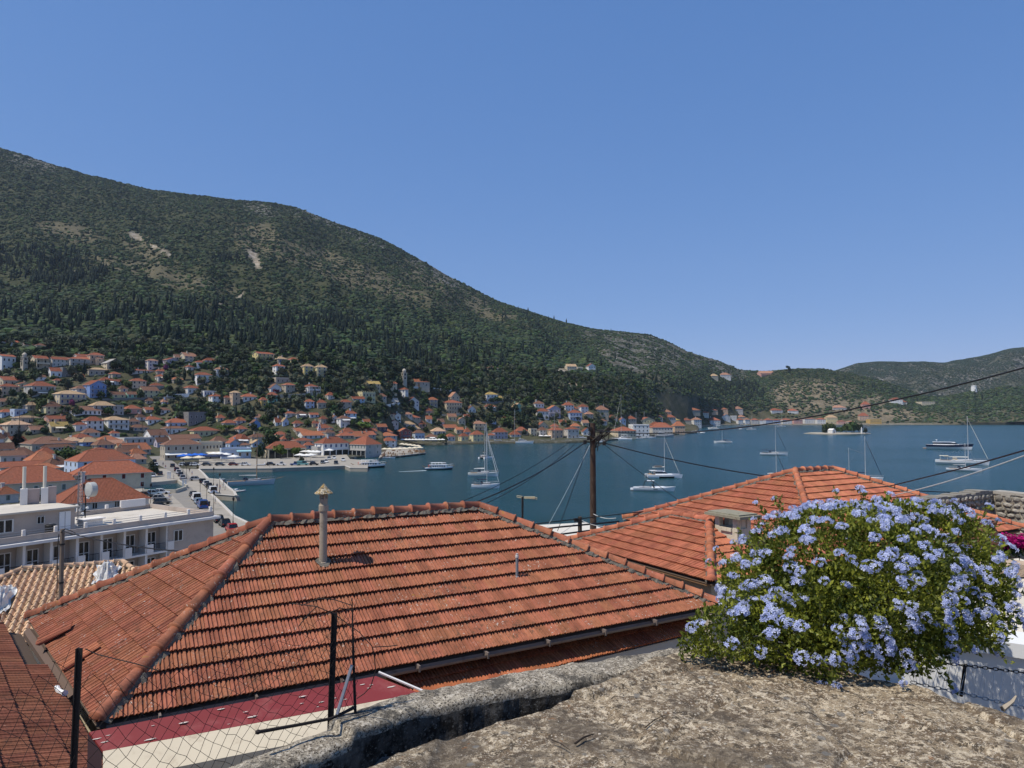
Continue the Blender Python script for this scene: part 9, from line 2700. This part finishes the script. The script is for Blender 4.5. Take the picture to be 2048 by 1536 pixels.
for x0, x1, y in ((-11, 0, 1.5), (14, 29, -1)):
	mb.tube([(x0 * k, 0, zz + (y + 2.2) * k), (x1 * k, 0, zz + (y + .6) * k), (x1 * k, 0, zz + (y - 2.4) * k), (x0 * k, 0, zz + (y - 1) * k), (x0 * k, 0, zz + (y + 2.2) * k)], .012, 5)
mb.build('loop', ay, t)
fr_ = thing('flat_roofed_house', 'low house with a white flat roof just behind the big roof hip', 'house', atY(1140, 1066, 29), R(18)); mb = MB(); mb.box((0, 0, -2.2), (2.9, 3.6, 4.2)); mb.build('wall', wall_mat('c'), fr_); mb = MB(); mb.box((0, 0, -.02), (3.2, 4.0, .16)); mb.build('roof', pmat('pale_flat_roof', (.62, .58, .5), .9, .08, 1), fr_)
lp = thing('utility_pole', 'slim wooden pole with a cable coil in front of the beige barrel-tile roof', 'utility pole', atY(121, 1215, 21.5), 0); b1 = atY(121, 1215, 21.5); t1 = atY(121, 1058, 21.5)
mb = MB(); mb.tube([(0, 0, -3), (0, 0, t1.z - b1.z)], [.07, .06], 10); mb.build('pole', pmat('grey_wood_pole', (.20, .155, .12), .9, .25, 4), lp)
mb = MB(); zt = t1.z - b1.z; k = 21.5 / F
mb.tube([(0, -.07, zt - .1), (8 * k, -.08, zt + .02), (20 * k, -.06, zt - .05), (26 * k, 0, zt - 8 * k), (20 * k, 0, zt - 12 * k), (10 * k, 0, zt - 6 * k)], .012, 5); mb.tube([(-.07, -.05, zt - .15), (-.10, -.06, zt - .6), (-.065, -.06, zt - 2.4)], .014, 5)
for z in (zt - 30 * k, zt - 105 * k): mb.lathe([(.075, -.025), (.075, .025)], 8, (0, 0, z), cap=False)
mb.build('wire_coil', black_metal, lp)
cable('black cable from the slim pole across the hotel front to the big roof', [(124, 1062, 21.4), (420, 1106, 17)], .016, sag=.12)
t = thing('dark_rods', 'two short dark rods standing on the beige roof right of the slim pole', 'rods', on_plane(136, 1205, o0, nbz), 0)
for x in (0, 26):
	mb = MB(); a = on_plane(131 + x, 1198 + x * .2, o0, nbz) - on_plane(136, 1205, o0, nbz); c = a + Vector((.18, .0, .30)); mb.tube([a, c], .014, 5); mb.build('rod', black_metal, t)
m = bpy.data.materials.new('sea_haze'); m.use_nodes = True; n = m.node_tree.nodes; l = m.node_tree.links
n.remove(n['Principled BSDF'])
pv = n.new('ShaderNodeVolumePrincipled'); pv.inputs['Color'].default_value = (.70, .82, 1.0, 1); pv.inputs['Density'].default_value = 0.000045; pv.inputs['Anisotropy'].default_value = 0.2
l.new(pv.outputs[0], n['Material Output'].inputs['Volume'])
mb = MB(); mb.box((600, 2150, 465), (7400, 4420, 936))
tag(mb.build('haze', m), kind='stuff')
# labels of the houses: look first, then a landmark to find them by
STW = {1: 'low', 2: 'two-storey', 3: 'three-storey', 4: 'four-storey'}
seen = {}
for h in HREC:
	if h['full']:
		h['o']['label'] = h['full'].replace('_', ' '); continue
	rel, nm, d = near_land(h['x'], h['y'], h['o'].name)
	lb = f"{STW[h['st']]} {h['w']} house with {h['r']} {h['k']} roof" if h['k'] != 'flat' else f"{STW[h['st']]} {h['w']} flat-roofed house"
	if h['aw']: lb += ' and awning'
	seen.setdefault((lb, rel, nm), []).append((d, h))
ORD = ['', 'second ', 'third ', 'fourth ', 'fifth ', 'sixth ', 'seventh ', 'eighth ']
for (lb, rel, nm), L_ in seen.items():
	L_.sort(key=lambda q: q[0])
	for i, (d, h) in enumerate(L_):
		if len(L_) == 1: h['o']['label'] = f"{lb}, {rel} the {nm}"
		else: h['o']['label'] = f"{lb}, {'nearest' if i == 0 else ORD[min(i, 7)] + 'nearest'} {rel} the {nm}"
for h in HREC:
	lb = h['o']['label']
	for a, b_ in ((' and awning', ''), (' flat-roofed', ''), (' side-gabled', ''), (' front-gabled', ''), (' hipped', ''), ('two-storey ', ''), (' nearest', ''), ('broad ', '')):
		if len(lb.replace('-', '-').split()) > 16: lb = lb.replace(a, b_)
	h['o']['label'] = lb
for h in HREC: h['o']['group'] = 'houses of the harbour town'
